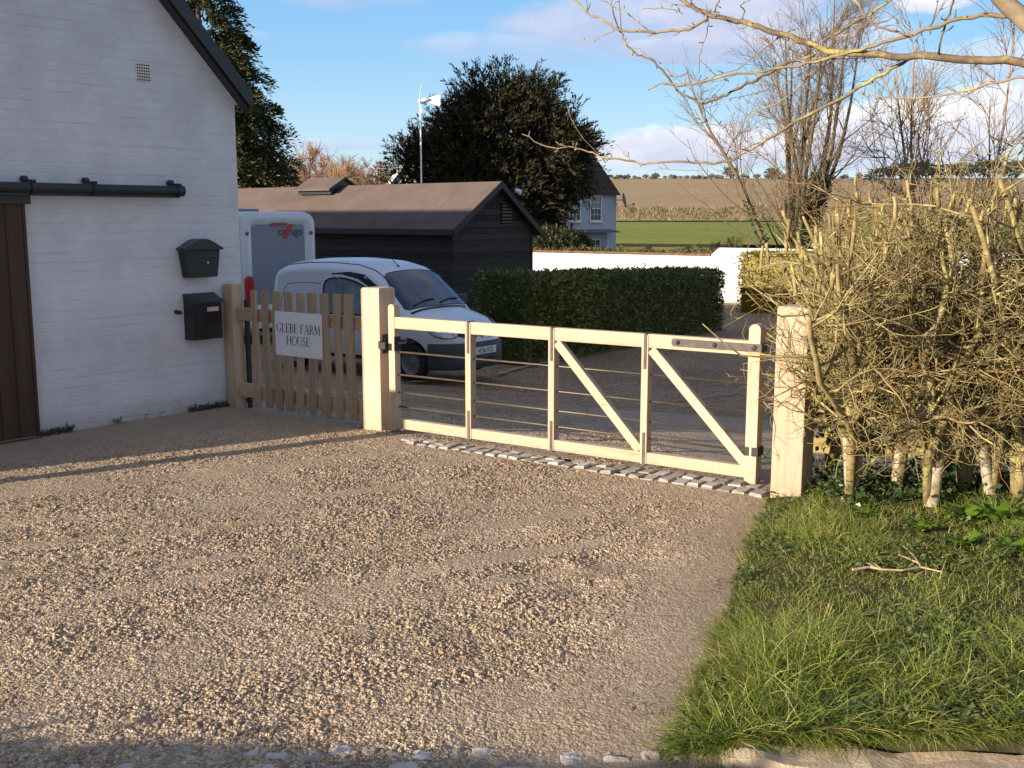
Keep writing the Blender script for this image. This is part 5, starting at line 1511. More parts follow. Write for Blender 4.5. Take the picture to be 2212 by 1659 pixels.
# ------------------------------------------------------------------ small wind turbine on a mast
wt0 = put(at(909, 300, 49.0))
wt = thing('wind_turbine', wt0, 0.0, 'small white wind turbine on a thin white mast above the chimneys', 'wind turbine')
hub = at(911, 217, 49.0) - wt0; TS = 0.74
M_WT = plain('white_turbine_paint', (0.82, 0.82, 0.82), 0.35)
MB().cyl((0, 0, 0), (hub[0] * 0.0, 0, hub[2]), 0.05, 0.032, 12).build('mast', M_WT, wt)
MB().tubes(np.array([[(-0.08, 0, hub[2]), (0.12, 0, hub[2] + 0.02), (0.46, 0, hub[2] + 0.02)]]), np.array([[0.05, 0.11, 0.06]]), 14).build('nacelle', M_WT, wt, smooth=True)
zz = hub[2]
MB().prism([(0.42, zz - 0.12), (0.86, zz - 0.25), (0.90, zz - 0.2), (0.90, zz + 0.2), (0.86, zz + 0.25), (0.42, zz + 0.14)], -0.02, 0.02).build('tail_fin', M_WT, wt, bevel=0.01, recalc=True)
for a in (62, 182, 302):
    ca, sa = math.cos(R(a)), math.sin(R(a))
    d_ = np.array([0.30 * abs(ca) * 0.9, -0.55 * ca, 0.78 * sa]) if True else None
    b0 = np.array([-0.05, 0, zz]); b1 = b0 + d_ * 1.0
    w_ = np.cross(d_, [1, 0, 0]); w_ /= np.linalg.norm(w_)
    P = [b0 + w_ * 0.08, b0 - w_ * 0.08, b1 - w_ * 0.08, b1 + w_ * 0.14]
    k = MB(); V = [p + np.array([s_ * 0.015, 0, 0]) for s_ in (-1, 1) for p in P]
    k.add(V, [[0, 1, 2, 3], [7, 6, 5, 4]] + [[i, 4 + i, 4 + (i + 1) % 4, (i + 1) % 4] for i in range(4)])
    k.build('blade', M_WT, wt, recalc=True)

# ------------------------------------------------------------------ paddock fence on the far side of the garden
pf0 = put(at(1322, 535, 84.0)); pf1 = put(at(1800, 535, 78.0))
pd = pf1 - pf0; pd[2] = 0; PL = np.linalg.norm(pd); pfr = thing('paddock_fence', pf0, math.atan2(pd[1], pd[0]), 'dark post and rail paddock fence in front of the green field', 'fence')
M_DARKWOOD = plain('dark_creosoted_timber', (0.022, 0.018, 0.012), 0.85, 0.2, 0, 0.35, 4)
rt = EYE - (527 - 470) / FPX * 84 - pf0[2]
for z in (rt, rt - 0.72): MB().box(0, PL, -0.04, 0.04, z - 0.16, z + 0.09).build('rail', M_DARKWOOD, pfr)
nx = 8
for i in range(nx):
    x = 2.9 + i * 3.15
    if x < PL: MB().box(x - 0.22, x + 0.22, 0.042, 0.2, -0.6, rt + 0.02).build('post', M_DARKWOOD, pfr)
# ------------------------------------------------------------------ plants: helpers
rg = np.random.default_rng(21)
def reseed(n):
    global rg
    rg = np.random.default_rng(n)
def unit(v): return v / (np.linalg.norm(v, axis=-1, keepdims=True) + 1e-9)
def rvec(n): return unit(rg.normal(size=(n, 3)))
def grow(P0, D, L, r0, r1, K=5, wob=0.18, up=0.0):
    """a bundle of wandering tapering branches"""
    n = len(P0); P = np.zeros((n, K, 3)); P[:, 0] = P0; d = unit(np.array(D, float)); L = np.broadcast_to(np.asarray(L, float), (n,))
    for k in range(1, K):
        d = unit(d + rg.normal(size=(n, 3)) * wob + np.array([0, 0, up]))
        P[:, k] = P[:, k - 1] + d * (L / (K - 1))[:, None]
    r0 = np.broadcast_to(np.asarray(r0, float), (n,)); r1 = np.broadcast_to(np.asarray(r1, float), (n,))
    f = np.linspace(0, 1, K)[None] ** 0.85
    return P, r0[:, None] * (1 - f) + r1[:, None] * f
def kids(P, Rr, n, t0, t1, a0, a1, ratio=0.6):
    """n side shoots on each branch: where they leave, which way, how thick"""
    m, K, _ = P.shape
    i = np.repeat(np.arange(m), n); t = rg.uniform(t0, t1, m * n) * (K - 1)
    k = np.minimum(t.astype(int), K - 2); f = (t - k)[:, None]
    p = P[i, k] * (1 - f) + P[i, k + 1] * f
    T = unit(P[i, k + 1] - P[i, k])
    s = unit(np.cross(T, rvec(m * n)))
    a = np.radians(rg.uniform(a0, a1, m * n))[:, None]
    return p, T * np.cos(a) + s * np.sin(a), (Rr[i, k] * (1 - f[:, 0]) + Rr[i, k + 1] * f[:, 0]) * ratio, i
def put_leaves(mb, C, D, L, W, mi=0, fold=0.12):
    mb.leaves(C, D, rvec(len(C)), L, W, mi, fold)
def sprays(mb, C, A, length, per, L, W, spread=0.6, droop=0.0, mi=0):
    """a spray is a short shoot with leaves on both sides"""
    n = len(C); A = unit(A)
    side = unit(np.cross(A, rvec(n)))
    t = np.tile(np.linspace(0.05, 1, per), n); i = np.repeat(np.arange(n), per)
    ln = np.broadcast_to(np.asarray(length, float), (n,))[i]
    sg = np.where(np.arange(n * per) % 2 == 0, 1.0, -1.0)[:, None]
    p = C[i] + A[i] * (t * ln)[:, None]
    p[:, 2] -= droop * (t * ln) ** 2 * 2.0
    d = A[i] + side[i] * sg * spread + rg.normal(size=(n * per, 3)) * 0.25
    d[:, 2] -= droop * t * 0.8
    mb.leaves(p, d, np.cross(d, A[i]) + rg.normal(size=(n * per, 3)) * 0.5, L * rg.uniform(0.7, 1.3, n * per), W * rg.uniform(0.7, 1.3, n * per), mi, 0.1)

reseed(101)
# ------------------------------------------------------------------ grass verge
KX0 = 0.69
def verge_h(X, Y):
    d = np.clip(X - verge_edge(Y), 0, 5)
    h = 0.075 * (1 - np.exp(-d / 0.22)) + 0.03 * np.clip(d - 0.3, 0, 2) + 0.05 * (fbm(X * 2.2, Y * 2.2, 61, 3) - 0.5) * np.clip(d / 0.3, 0, 1)
    return h + terrain(X, Y) * np.clip((Y - 7) / 2, 0, 1)
xs = np.linspace(0, 1, 90) ** 1.6
ys = np.linspace(3.34, 7.12, 92)
V = np.zeros((len(ys), len(xs), 3))
for j, y in enumerate(ys):
    e = verge_edge(y); X_ = e - 0.03 + xs * (7.5 - e)
    hz_f = np.clip((y - 3.335) / 0.012, 0, 1)
    V[j] = np.column_stack([X_, np.full(len(xs), y), verge_h(X_, np.full(len(xs), y)) - np.where(xs < 0.001, 0.05, 0) - 0.16 * np.clip((y - 6.95) / 0.17, 0, 1)])
def soil():
    m, t, b = pmat('verge_soil', 1.0, 0.1)
    v = t.coord('Object')
    n = t.noise(v, 14, 5, 0.7)
    t.put(b, 'Base Color', t.ramp(n, [(0.35, (0.035, 0.035, 0.014)), (0.55, (0.065, 0.06, 0.028)), (0.7, (0.13, 0.10, 0.06))]))
    bump(t, b, n, 0.8, 0.02)
    return m
V[0, :, 2] = -0.05; V[0, :, 1] = 3.352
structure(MB().grid(V).build('grass_verge', soil(), smooth=True))
def grass_mat():
    m, t, b = pmat('grass_blades', 0.5, 0.35)
    geo = t.new('ShaderNodeNewGeometry'); v = t.coord('Object')
    f = t.math('ADD', t.math('MULTIPLY', geo.outputs['Random Per Island'], 0.75), t.math('MULTIPLY', t.noise(v, 3.0, 3, 0.6), 0.35))
    c = t.ramp(f, [(0.12, (0.095, 0.145, 0.022)), (0.45, (0.175, 0.24, 0.038)), (0.74, (0.265, 0.315, 0.058)), (0.84, (0.36, 0.33, 0.10)), (0.95, (0.50, 0.41, 0.20))])
    t.put(b, 'Base Color', c)
    tr = t.new('ShaderNodeBsdfTranslucent'); t.put(tr, 'Color', c)
    mx = t.new('ShaderNodeMixShader'); mx.inputs[0].default_value = 0.3
    t.l.new(b.outputs[0], mx.inputs[1]); t.l.new(tr.outputs[0], mx.inputs[2]); t.l.new(mx.outputs[0], t.n['Material Output'].inputs[0])
    return m
def blades(C, D, L, W, bend):
    """ribbons of three segments bowed over"""
    n = len(C); D = unit(D); side = unit(np.cross(D, np.array([0, 0, 1.0])) + rg.normal(size=(n, 3)) * 0.3)
    hor = D * np.array([1, 1, 0]); hor = unit(hor + 1e-6)
    pts = []
    p = C.copy(); d = D.copy()
    for k in range(4):
        w = W * (1 - k / 3.0) ** 0.7 if k < 3 else W * 0.04
        pts.append((p - side * w[:, None] / 2, p + side * w[:, None] / 2))
        p = p + d * (L / 3)[:, None]
        d = unit(d + hor * bend[:, None] * 0.5 - np.array([0, 0, 1]) * (bend * 0.42)[:, None])
    V = np.stack([q for pr in pts for q in pr], 1)
    base = (np.arange(n) * 8)[:, None, None]
    F = np.array([[0, 1, 3, 2], [2, 3, 5, 4], [4, 5, 7, 6]])[None] + base
    return V.reshape(-1, 3), F.reshape(-1, 4)
def verge_points(n, far=0.0):
    y = rg.uniform(3.44, 8.2, n * 3); y = 3.37 + (8.2 - 3.37) * rg.random(n * 3) ** 1.35
    e = verge_edge(y); lim = 0.50 * y + 0.20
    x = e - 0.02 + rg.random(n * 3) ** 1.25 * (lim - e)
    x = np.where(rg.random(n * 3) < 0.24, lim + rg.random(n * 3) * 2.6, x)
    keep = x < 6.2
    return x[keep][:n], y[keep][:n]
gm = MB()
x, y = verge_points(82000)
lush = fbm(x * 1.7, y * 1.7, 71, 3)
near = np.clip((4.25 - y) / 0.7, 0, 1)
d_edge = x - verge_edge(y)
thin = (rg.random(len(x)) < np.clip((lush - 0.30) * 2.8 + 0.38 + near + np.exp(-d_edge / 0.15), 0.45, 1)) & (y < 6.75 - 0.4 * rg.random(len(x)) + 0.0)
x, y, lush, near, d_edge = [a[thin] for a in (x, y, lush, near, d_edge)]
C = np.column_stack([x, y, verge_h(x, y) - 0.008])
D = rg.normal(size=(len(x), 3)) * 0.55; D[:, 2] = rg.uniform(0.45, 1.3, len(x))
edge = np.exp(-d_edge / 0.12)
D[:, 0] -= edge * 0.9
D[:, 1] -= near * 0.55; D[:, 2] -= near * 0.15
clump_ = fbm(x * 5.0, y * 5.0, 73, 2)
L = rg.gamma(6, 0.0125, len(x)) * (0.55 + 1.0 * np.clip((clump_ - 0.3) * 2.2, 0, 1)) * (0.72 + 0.8 * np.clip(lush - 0.3, 0, 1)) * (1 + 0.95 * near); L = np.clip(L, 0.025, 0.24)
ne = 5600
xe_ = 0.70 + rg.random(ne) * 1.65; ye_ = 3.345 + 0.07 * rg.random(ne)
Ce = np.column_stack([xe_, ye_, verge_h(xe_, ye_) - 0.01])
De = np.column_stack([rg.normal(0, 0.45, ne), -rg.uniform(0.3, 1.3, ne), rg.uniform(0.15, 0.8, ne)])
tuft = np.clip((fbm(xe_ * 7.0, xe_ * 0, 83, 3) - 0.3) * 3, 0.15, 1)
C = np.vstack([C, Ce]); D = np.vstack([D, De]); L = np.concatenate([L, rg.uniform(0.07, 0.21, ne) * tuft]); near = np.concatenate([near, np.ones(ne)]); x = np.concatenate([x, xe_])
V_, F_ = blades(C, D, L, rg.uniform(0.0022, 0.0048, len(x)) * (1 + 0.35 * near), rg.uniform(0.15, 0.95, len(x)))
gm.add(V_, F_)
tag(gm.build('grass', grass_mat()), kind='stuff')
# low creeping weeds among the grass
wm = MB()
x, y = verge_points(26000)
patchy = fbm(x * 2.3, y * 2.3, 91, 3)
k_ = patchy > 0.47
x, y = x[k_], y[k_]
C = np.column_stack([x, y, verge_h(x, y) + rg.uniform(0.008, 0.05, len(x))])
D = rg.normal(size=(len(x), 3)); D[:, 2] = rg.uniform(-0.1, 0.5, len(x))
wm.leaves(C, D, np.cross(unit(D), np.array([0, 0, 1.0])) + rg.normal(size=(len(x), 3)) * 0.25, rg.uniform(0.014, 0.036, len(x)), rg.uniform(0.014, 0.034, len(x)), 0, 0.12)
tag(wm.build('ground_ivy', foliage('creeping_weed_leaf', (0.060, 0.095, 0.022), (0.115, 0.16, 0.042), (0.19, 0.205, 0.075), 0.6, 0.25)), kind='stuff')
# bits of straw, bark and dead leaf
lm = MB()
n = 420
y = rg.uniform(3.5, 8.0, n); x = verge_edge(y) - np.abs(rg.normal(0, 0.35, n)) + 0.05
n2 = 900; x2, y2 = verge_points(n2); x = np.concatenate([x, x2]); y = np.concatenate([y, y2]); 
z = np.where(x < verge_edge(y), 0.010, verge_h(x, y) + 0.025)
D = rg.normal(size=(len(x), 3)); D[:, 2] *= 0.15
big = rg.random(len(x)) < 0.06
lm.leaves(np.column_stack([x, y, z]), D, np.cross(unit(D), np.array([0, 0, 1.0])), np.where(big, 0.10, rg.uniform(0.015, 0.05, len(x))), np.where(big, 0.007, rg.uniform(0.003, 0.012, len(x))), 0, 0.1)
tag(lm.build('leaf_litter', foliage('dead_leaf_and_straw', (0.11, 0.065, 0.035), (0.27, 0.19, 0.10), (0.52, 0.42, 0.26), 0.8, 0.1)), kind='stuff')
# kerb stone at the road edge of the verge
def kerb():
    n = 60; prof = []
    xs = np.concatenate([0.69 + 0.10 * (1 - np.cos(np.linspace(0, math.pi / 2, 10))), np.linspace(0.82, 4.2, 60)])
    V = []
    for i, x in enumerate(xs):
        f = min(1.0, math.sin(min(1.0, (x - 0.69) / 0.10 + 0.02) * math.pi / 2))
        yc = 3.285 - 0.05 * (x - 0.69); hw = 0.085 * (0.45 + 0.55 * f); h = 0.078 * (0.55 + 0.45 * f)
        row = []
        for (a, b_) in ((-1, -0.1), (-1.0, 0.55), (-0.86, 0.92), (-0.3, 1.02), (0.35, 1.0), (0.9, 0.85), (1.0, -0.1)):
            jit = 0.024 * (fbm(np.array([x * 11.0]), np.array([a * 2 + 5.0]), 15, 3)[0] - 0.5) * 2
            row.append((x, yc + a * hw + jit, b_ * h * (1 - 0.55 * min(1, max(0, (x - 0.78) / 0.45))) + jit))
        V.append(row)
    m_ = MB().grid(np.array(V))
    m_.f.append(np.array([[0, 1, 2, 3, 4, 5, 6]])); m_.m.append((1, 0))
    return m_
structure(kerb().build('kerb', stone_material('worn_limestone_kerb', (0.30, 0.22, 0.14), (0.43, 0.34, 0.23), (0.54, 0.46, 0.34)), smooth=False))

# broad leaved weeds under the hedge
M_DOCK = foliage('broad_weed_leaf', (0.07, 0.15, 0.014), (0.12, 0.24, 0.02), (0.18, 0.30, 0.04), 0.42, 0.35)
docks = [((1985, 1150), 0.12, 8, 'small dock plant low in front of the second tree guard from the gate post'),
         ((2085, 1125), 0.19, 10, 'bright green dock plant beneath the slim leaning tree guard'),
         ((2150, 1130), 0.20, 11, 'largest clump of broad green leaves at the hedge foot near the right edge'),
         ((2075, 1180), 0.16, 8, 'upright broad leaved weed in the grass in front of the leaning tree guard'),
         ((2190, 1190), 0.15, 8, 'broad leaved weed in the grass at the far right edge'),
         ((1870, 1110), 0.12, 6, 'flat broad leaved weed at the foot of the hedge stem nearest the gate post')]
for (px, ln, nl, lab) in docks:
    P = gp(px[0], px[1], 0.11); P[2] = float(verge_h(np.array([P[0]]), np.array([P[1]]))[0])
    t = thing('broad_leaf_weed', P, 0, lab, 'weed', 'broad leaved weeds at the hedge foot')
    m_ = MB()
    for i in range(nl):
        a = 2.4 * i + rg.uniform(-0.4, 0.4); el = rg.uniform(0.25, 1.0); L_ = ln * rg.uniform(0.7, 1.15); W_ = L_ * 0.42
        d = np.array([math.cos(a), math.sin(a), 0]); s_ = np.array([-d[1], d[0], 0])
        V = []
        for f in np.linspace(0, 1, 8):
            w = W_ / 2 * (math.sin(math.pi * (0.12 + 0.88 * f) ** 0.8)) if f < 1 else 0.0
            c = d * L_ * f * math.cos(el * (1 - 0.35 * f)) + np.array([0, 0, L_ * f * math.sin(el) - 0.45 * L_ * f * f * 0.6 + 0.01])
            wav = 0.006 * math.sin(f * 17 + i)
            V.append([c - s_ * w + np.array([0, 0, w * 0.3 + wav]), c, c + s_ * w + np.array([0, 0, w * 0.3 - wav])])
        m_.grid(np.array(V))
    m_.build('leaves', M_DOCK, t, smooth=True)
# fallen forked stick on the grass
def on_verge(x, y, up=0.03):
    P = gp(x, y, 0.12); P[2] = float(verge_h(np.array([P[0]]), np.array([P[1]]))[0]) + up; return P
stick = MB()
for pts, r in (([(1842, 1226), (1880, 1222), (1905, 1229), (1950, 1232), (1990, 1226), (2035, 1240)], 0.007), ([(1990, 1227), (1975, 1205), (1950, 1185)], 0.004), ([(1985, 1218), (1940, 1200)], 0.004), ([(1905, 1229), (1888, 1214)], 0.005), ([(1900, 1228), (1872, 1212)], 0.004)):
    P = np.array([on_verge(*p, up=0.045) for p in pts]); stick.tubes(P[None], np.linspace(r, r * 0.5, len(P))[None], 6)
tag(stick.build('fallen_stick', bark('pale_dead_stick', (0.30, 0.22, 0.12), (0.46, 0.36, 0.22))), 'pale forked dead stick lying on the grass verge', 'stick')

# weeds along the foot of the barn wall
bw = MB()
n = 3000
xl = rg.uniform(0.02, BR_ + 0.05, n); dens = fbm(xl * 3, xl * 0 + 3.1, 8, 3)
k_ = dens > 0.42 + 0.10 * rg.random(n) - 0.22 * ((xl > BR_ - 0.22) | (xl < 0.35)); xl = xl[k_]; n = len(xl)
off = np.abs(rg.normal(0, 0.022, n))
C = W0 + WD * xl[:, None] - WB * off[:, None]; C[:, 2] = rg.uniform(0.0, 0.05, n) * np.exp(-off * 12)
D = rg.normal(size=(n, 3)) - WB * 0.8; D[:, 2] = rg.uniform(0, 1, n)
bw.leaves(C, D, rvec(n), rg.uniform(0.01, 0.05, n), rg.uniform(0.004, 0.013, n))
tag(bw.build('wall_foot_weeds', foliage('dull_moss_and_weed', (0.035, 0.045, 0.015), (0.075, 0.08, 0.03), (0.15, 0.13, 0.07), 0.8, 0.1)), kind='stuff')

reseed(102)
# ------------------------------------------------------------------ the bare cut hedge
M_BARK = bark('lichened_hedge_bark', (0.13, 0.10, 0.045), (0.34, 0.275, 0.13), (0.42, 0.375, 0.15), 12)
M_TWIG = bark('brown_twigs', (0.12, 0.092, 0.040), (0.33, 0.265, 0.122), (0.40, 0.355, 0.14), 6)
M_REDTWIG = bark('reddish_new_shoots', (0.20, 0.075, 0.035), (0.36, 0.16, 0.08), None, 5)
shrubs = [  # x, y, height, lean to the left, density, label
    (2.22, 6.73, 1.80, 0.12, 1.2, 'bare hedge shrub nearest the gate post, its twigs crossing the post'),
    (2.56, 6.93, 1.86, 0.12, 1.0, 'bare hedge shrub rising from the second tree guard'),
    (2.72, 6.60, 1.76, 0.10, 1.0, 'bare hedge shrub rising from the widest tree guard'),
    (3.01, 6.86, 1.86, 0.06, 1.0, 'bare hedge shrub above the slim leaning tree guard'),
    (3.08, 6.58, 1.80, 0.0, 1.0, 'bare hedge shrub above the torn tree guard'),
    (3.36, 6.80, 1.95, 0.0, 1.0, 'bare hedge shrub at the right edge above the last tree guard'),
    (3.75, 6.55, 2.00, 0.0, 0.7, 'bare hedge shrub just past the right edge of the picture'),
    (2.38, 7.75, 1.72, 0.06, 0.9, 'bare shrub beyond the rail fence, furthest left of those behind it'),
    (2.75, 7.95, 1.84, 0.05, 0.9, 'bare shrub in the middle of those beyond the rail fence'),
    (3.55, 7.80, 1.95, 0.0, 0.9, 'bare shrub beyond the rail fence at the right edge')]
GB = [(1838, 1068), (1938, 1056), (2010, 1090), (2080, 1068), (2142, 1080), (2196, 1085)]
for si, (x, y, hgt, lean, dn, lab) in enumerate(shrubs):
    if si < 6: x, y = [float(c) for c in gp(GB[si][0], GB[si][1], 0.10)[:2]]
    z0 = float(verge_h(np.array([x]), np.array([y]))[0]) - 0.03
    sh = thing('hedge_shrub', (x, y, z0), 0, lab, 'shrub', 'cut bare hedge shrubs')
    ns = 5
    B = np.column_stack([rg.normal(0, 0.018, ns), rg.normal(0, 0.018, ns), np.zeros(ns)])
    D = np.column_stack([rg.normal(-lean * 0.75, 0.22, ns), rg.normal(0, 0.18, ns), np.ones(ns)])
    P1, R1 = grow(B, D, hgt * rg.uniform(0.86, 1.06, ns), rg.uniform(0.022, 0.038, ns), rg.uniform(0.009, 0.015, ns), 9, 0.12, 0.05)
    if si < 6:
        P1[:, 1:, :2] += 0; foot = P1[:, :1] * np.array([0.25, 0.25, 1.0]); P1 = P1 + np.array([0, 0, 0.30]) - np.array([0, 0, 0.30]) * np.linspace(0, 1, 9)[None, :, None]
        P1 = np.concatenate([foot, P1], 1); R1 = np.concatenate([R1[:, :1], R1], 1)
    stems = MB(); stems.tubes(P1, R1, 8)
    p, d, r, _ = kids(P1, R1, int(12 * dn), 0.22, 0.97, 35, 85, 0.55)
    d[:, 0] -= lean * 0.8 * rg.random(len(d)); d[:, 2] = np.abs(d[:, 2]) * 0.6
    P2, R2 = grow(p, d, rg.uniform(0.28, 0.75, len(p)), np.maximum(r, 0.007), 0.0035, 6, 0.24, 0.04)
    stems.tubes(P2, R2, 6)
    # sawn stubs standing up along the top
    q, dq, rq, _ = kids(P2, R2, 1, 0.3, 0.95, 20, 80, 1.0)
    m_ = q[:, 2] > hgt * 0.72
    q, dq = q[m_], dq[m_] * 0.35 + np.array([0, 0, 1.0])
    if len(q):
        Ps, Rs = grow(q, dq, rg.uniform(0.07, 0.24, len(q)), rg.uniform(0.009, 0.015, len(q)), rg.uniform(0.008, 0.012, len(q)), 4, 0.09, 0.1)
        Ps[:, :, 2] = np.minimum(Ps[:, :, 2], hgt * 1.06)
        stems.tubes(Ps, Rs, 6)
    stems.build('stems', M_BARK, sh, smooth=True)
    def prune(P, Rr):
        if lean < 0.05 or x > 2.45: return P, Rr
        e_ = P[:, -1]; k_ = (e_[:, 0] > -0.50 - 0.25 * (e_[:, 2] < 0.95)) | (rg.random(len(P)) < 0.22)
        return P[k_], Rr[k_]
    P2, R2 = prune(P2, R2)
    tw = MB()
    p, d, r, _ = kids(P2, R2, int(8 * dn), 0.1, 1.0, 30, 85, 0.6)
    d[:, 0] -= lean * 0.5
    P3, R3 = grow(p, d, rg.uniform(0.10, 0.42, len(p)), 0.0036, 0.0015, 5, 0.30, 0.04)
    P3, R3 = prune(P3, R3)
    tw.tubes(P3, R3, 4, 0)
    p, d, r, _ = kids(P3, R3, 3, 0.15, 1.0, 30, 80, 0.6)
    P4, R4 = grow(p, d, rg.uniform(0.04, 0.17, len(p)), 0.0020, 0.0009, 4, 0.28, 0.03)
    tw.tubes(P4, R4, 3, 0, cap=False)
    p, d, r, _ = kids(P1[:, :5], R1[:, :5], 14, 0.15, 1.0, 50, 95, 0.3)
    P5, R5 = grow(p, d, rg.uniform(0.12, 0.4, len(p)), 0.0034, 0.0016, 5, 0.30, 0.02)
    tw.tubes(P5, R5, 4, 0)
    # long red shoots of last year
    sel = rg.random(len(P2)) < 0.30
    if sel.any():
        p = P2[sel][:, -1]; d = unit(P2[sel][:, -1] - P2[sel][:, -2]) + np.array([-lean * 0.8, 0, 0.0])
        P6, R6 = grow(p, d, rg.uniform(0.15, 0.5, len(p)), 0.0034, 0.0013, 6, 0.14, 0.02)
        tw.tubes(P6, R6, 4, 1)
    tw.build('twigs', [M_TWIG, M_REDTWIG], sh, smooth=True)
# pale guards round the stems
def guard_mat():
    m, t, b = pmat('pale_plastic_guard', 0.35, 0.5)
    v = t.coord('Object')
    n = t.noise(v, 9, 5, 0.7)
    t.put(b, 'Base Color', t.ramp(n, [(0.32, (0.17, 0.13, 0.075)), (0.47, (0.36, 0.295, 0.20)), (0.70, (0.50, 0.435, 0.335))]))
    b.inputs['Subsurface Weight'].default_value = 0.0
    return m
M_GUARD = guard_mat()
guards = [(1838, 1068, 1830, 945, 17, 'peeling dirty tree guard on the hedge stem nearest the gate post'),
          (1938, 1056, 1944, 925, 21, 'tall cream tree guard, second from the gate post'),
          (2010, 1090, 2022, 1005, 25, 'widest cream tree guard, short and bulging at the foot'),
          (2080, 1068, 2096, 960, 12, 'slim leaning whitish tree guard right of the widest one'),
          (2142, 1080, 2122, 965, 18, 'torn white tree guard with a ragged foot'),
          (2196, 1085, 2203, 985, 14, 'last tree guard at the right edge of the hedge')]
for gi, (xb, yb, xt, yt, wpx, lab) in enumerate(guards):
    Pb = gp(xb, yb, 0.10); r_ = wpx * 0.66 * Pb[1] / FPX
    Pb[2] = float(verge_h(np.array([Pb[0]]), np.array([Pb[1]]))[0]) - 0.02
    Pt = at(xt, yt, Pb[1])
    d = Pt - Pb; Lg = np.linalg.norm(d)
    m_ = MB(); n_ = 20; V = []
    for f in np.linspace(0, 1, 12):
        ring = []
        for a in np.linspace(0, 2 * math.pi, n_, endpoint=False):
            rr = r_ * (1.04 - 0.06 * f) * (1 + 0.03 * math.sin(3 * a + 5 * f + gi))
            c = d * f
            z_ = 0.0
            if f > 0.99: z_ = 0.008 * math.sin(2 * a + gi)
            if f < 0.01 and gi in (0, 4): z_ = 0.05 * abs(math.sin(2.5 * a + 1))
            ring.append((c[0] + rr * math.cos(a), c[1] + rr * math.sin(a), c[2] + z_))
        ring.append(ring[0]); V.append(ring)
    ob = m_.grid(np.array(V)).build('tree_guard', M_GUARD, None, smooth=True, loc=tuple(Pb))
    so_ = ob.modifiers.new('thickness', 'SOLIDIFY'); so_.thickness = 0.002
    tag(ob, lab, 'tree guard', 'plastic tree guards along the hedge')
# ivy on the first shrubs
iv = MB(); M_IVY = foliage('dark_ivy_leaf', (0.018, 0.035, 0.012), (0.035, 0.062, 0.018), (0.06, 0.09, 0.03), 0.35, 0.1)
ivc = at(1832, 830, 6.85)
n = 900
o_ = rg.normal(size=(n, 3)) * np.array([0.10, 0.09, 0.19]); C = o_
D = unit(o_ + rg.normal(size=(n, 3)) * 0.12) + np.array([0, -0.4, -0.3])
iv.leaves(C, D, rvec(n), rg.uniform(0.025, 0.05, n), rg.uniform(0.022, 0.045, n), 0, 0.12)
tag(iv.build('ivy_clump', M_IVY, None, loc=tuple(ivc)), 'dark glossy ivy clump in the hedge right of the gate post', 'ivy')
hb = MB(); n = 2600
x = rg.uniform(1.95, 3.7, n); y = rg.normal(6.62, 0.22, n)
C = np.column_stack([x, y, verge_h(x, y) + np.abs(rg.normal(0, 0.06, n))])
D = rg.normal(size=(n, 3)); D[:, 2] = rg.uniform(-0.2, 0.8, n)
k_ = y < 6.98 - 0.1 * rg.random(n); C, D, n = C[k_], D[k_], int(k_.sum())
hb.leaves(C, D, rvec(n), rg.uniform(0.02, 0.055, n), rg.uniform(0.018, 0.045, n), 0, 0.12)
tag(hb.build('ivy_ground_cover', M_IVY), kind='stuff')

reseed(103)
# ------------------------------------------------------------------ plum tree overhead (its trunk stands right of the picture)
plum = thing('overhanging_tree', (3.0, 2.75, 0.02), 0, 'leafless tree with lichened yellow branches hanging over the top right', 'tree')
PO = np.array([3.0, 2.75, 0.02])
M_PLUM = bark('lichened_plum_bark', (0.10, 0.075, 0.05), (0.25, 0.195, 0.125), (0.36, 0.31, 0.10), 15)
M_PLUMT = bark('grey_brown_plum_twig', (0.15, 0.115, 0.085), (0.30, 0.235, 0.17), (0.40, 0.35, 0.13), 16)
def trace(pts, Ya, Yb):
    n_ = len(pts); return np.array([at(x, y, Ya + (Yb - Ya) * i / (n_ - 1)) for i, (x, y) in enumerate(pts)]) - PO
def densify(P, k=3, jit=0.0):
    out = []
    Q = np.vstack([2 * P[0] - P[1], P, 2 * P[-1] - P[-2]])
    for i in range(1, len(Q) - 2):
        for s_ in range(k):
            t_ = s_ / k
            out.append(0.5 * ((2 * Q[i]) + (-Q[i - 1] + Q[i + 1]) * t_ + (2 * Q[i - 1] - 5 * Q[i] + 4 * Q[i + 1] - Q[i + 2]) * t_ ** 2 + (-Q[i - 1] + 3 * Q[i] - 3 * Q[i + 1] + Q[i + 2]) * t_ ** 3))
    out.append(P[-1]); out = np.array(out)
    return out + rg.normal(size=out.shape) * jit
limbs = MB(); shoots = MB()
TR = np.array([2.35, 2.62, 2.55]) - PO
# trunk and the thick bough at the corner
trk_ = densify(np.array([(0, 0, -0.15), (-0.03, 0.02, 0.6), (-0.06, 0.0, 1.2), (-0.22, -0.02, 1.75), (-0.45, 0.0, 2.2)]), 4, 0.006)
MB().tubes(trk_[None], np.linspace(0.14, 0.05, len(trk_))[None], 14).build('trunk', M_PLUM, plum, smooth=True)
corner = densify(np.vstack([trk_[-1], trace([(2420, 230), (2250, 75), (2165, -5), (2090, -80)], 2.5, 2.75)]), 5, 0.004)
limbs.tubes(corner[None], np.linspace(0.026, 0.018, len(corner))[None], 10)
B = {}
def branch(name, pts, Ya, Yb, r0, r1, start=None, k=3, m=None):
    P = trace(pts, Ya, Yb)
    if start is not None: P = np.vstack([start, P])
    P = densify(P, k, 0.0022)
    (m or limbs).tubes(P[None], np.linspace(r0, r1, len(P))[None], 8)
    B[name] = (P, np.linspace(r0, r1, len(P))); return P
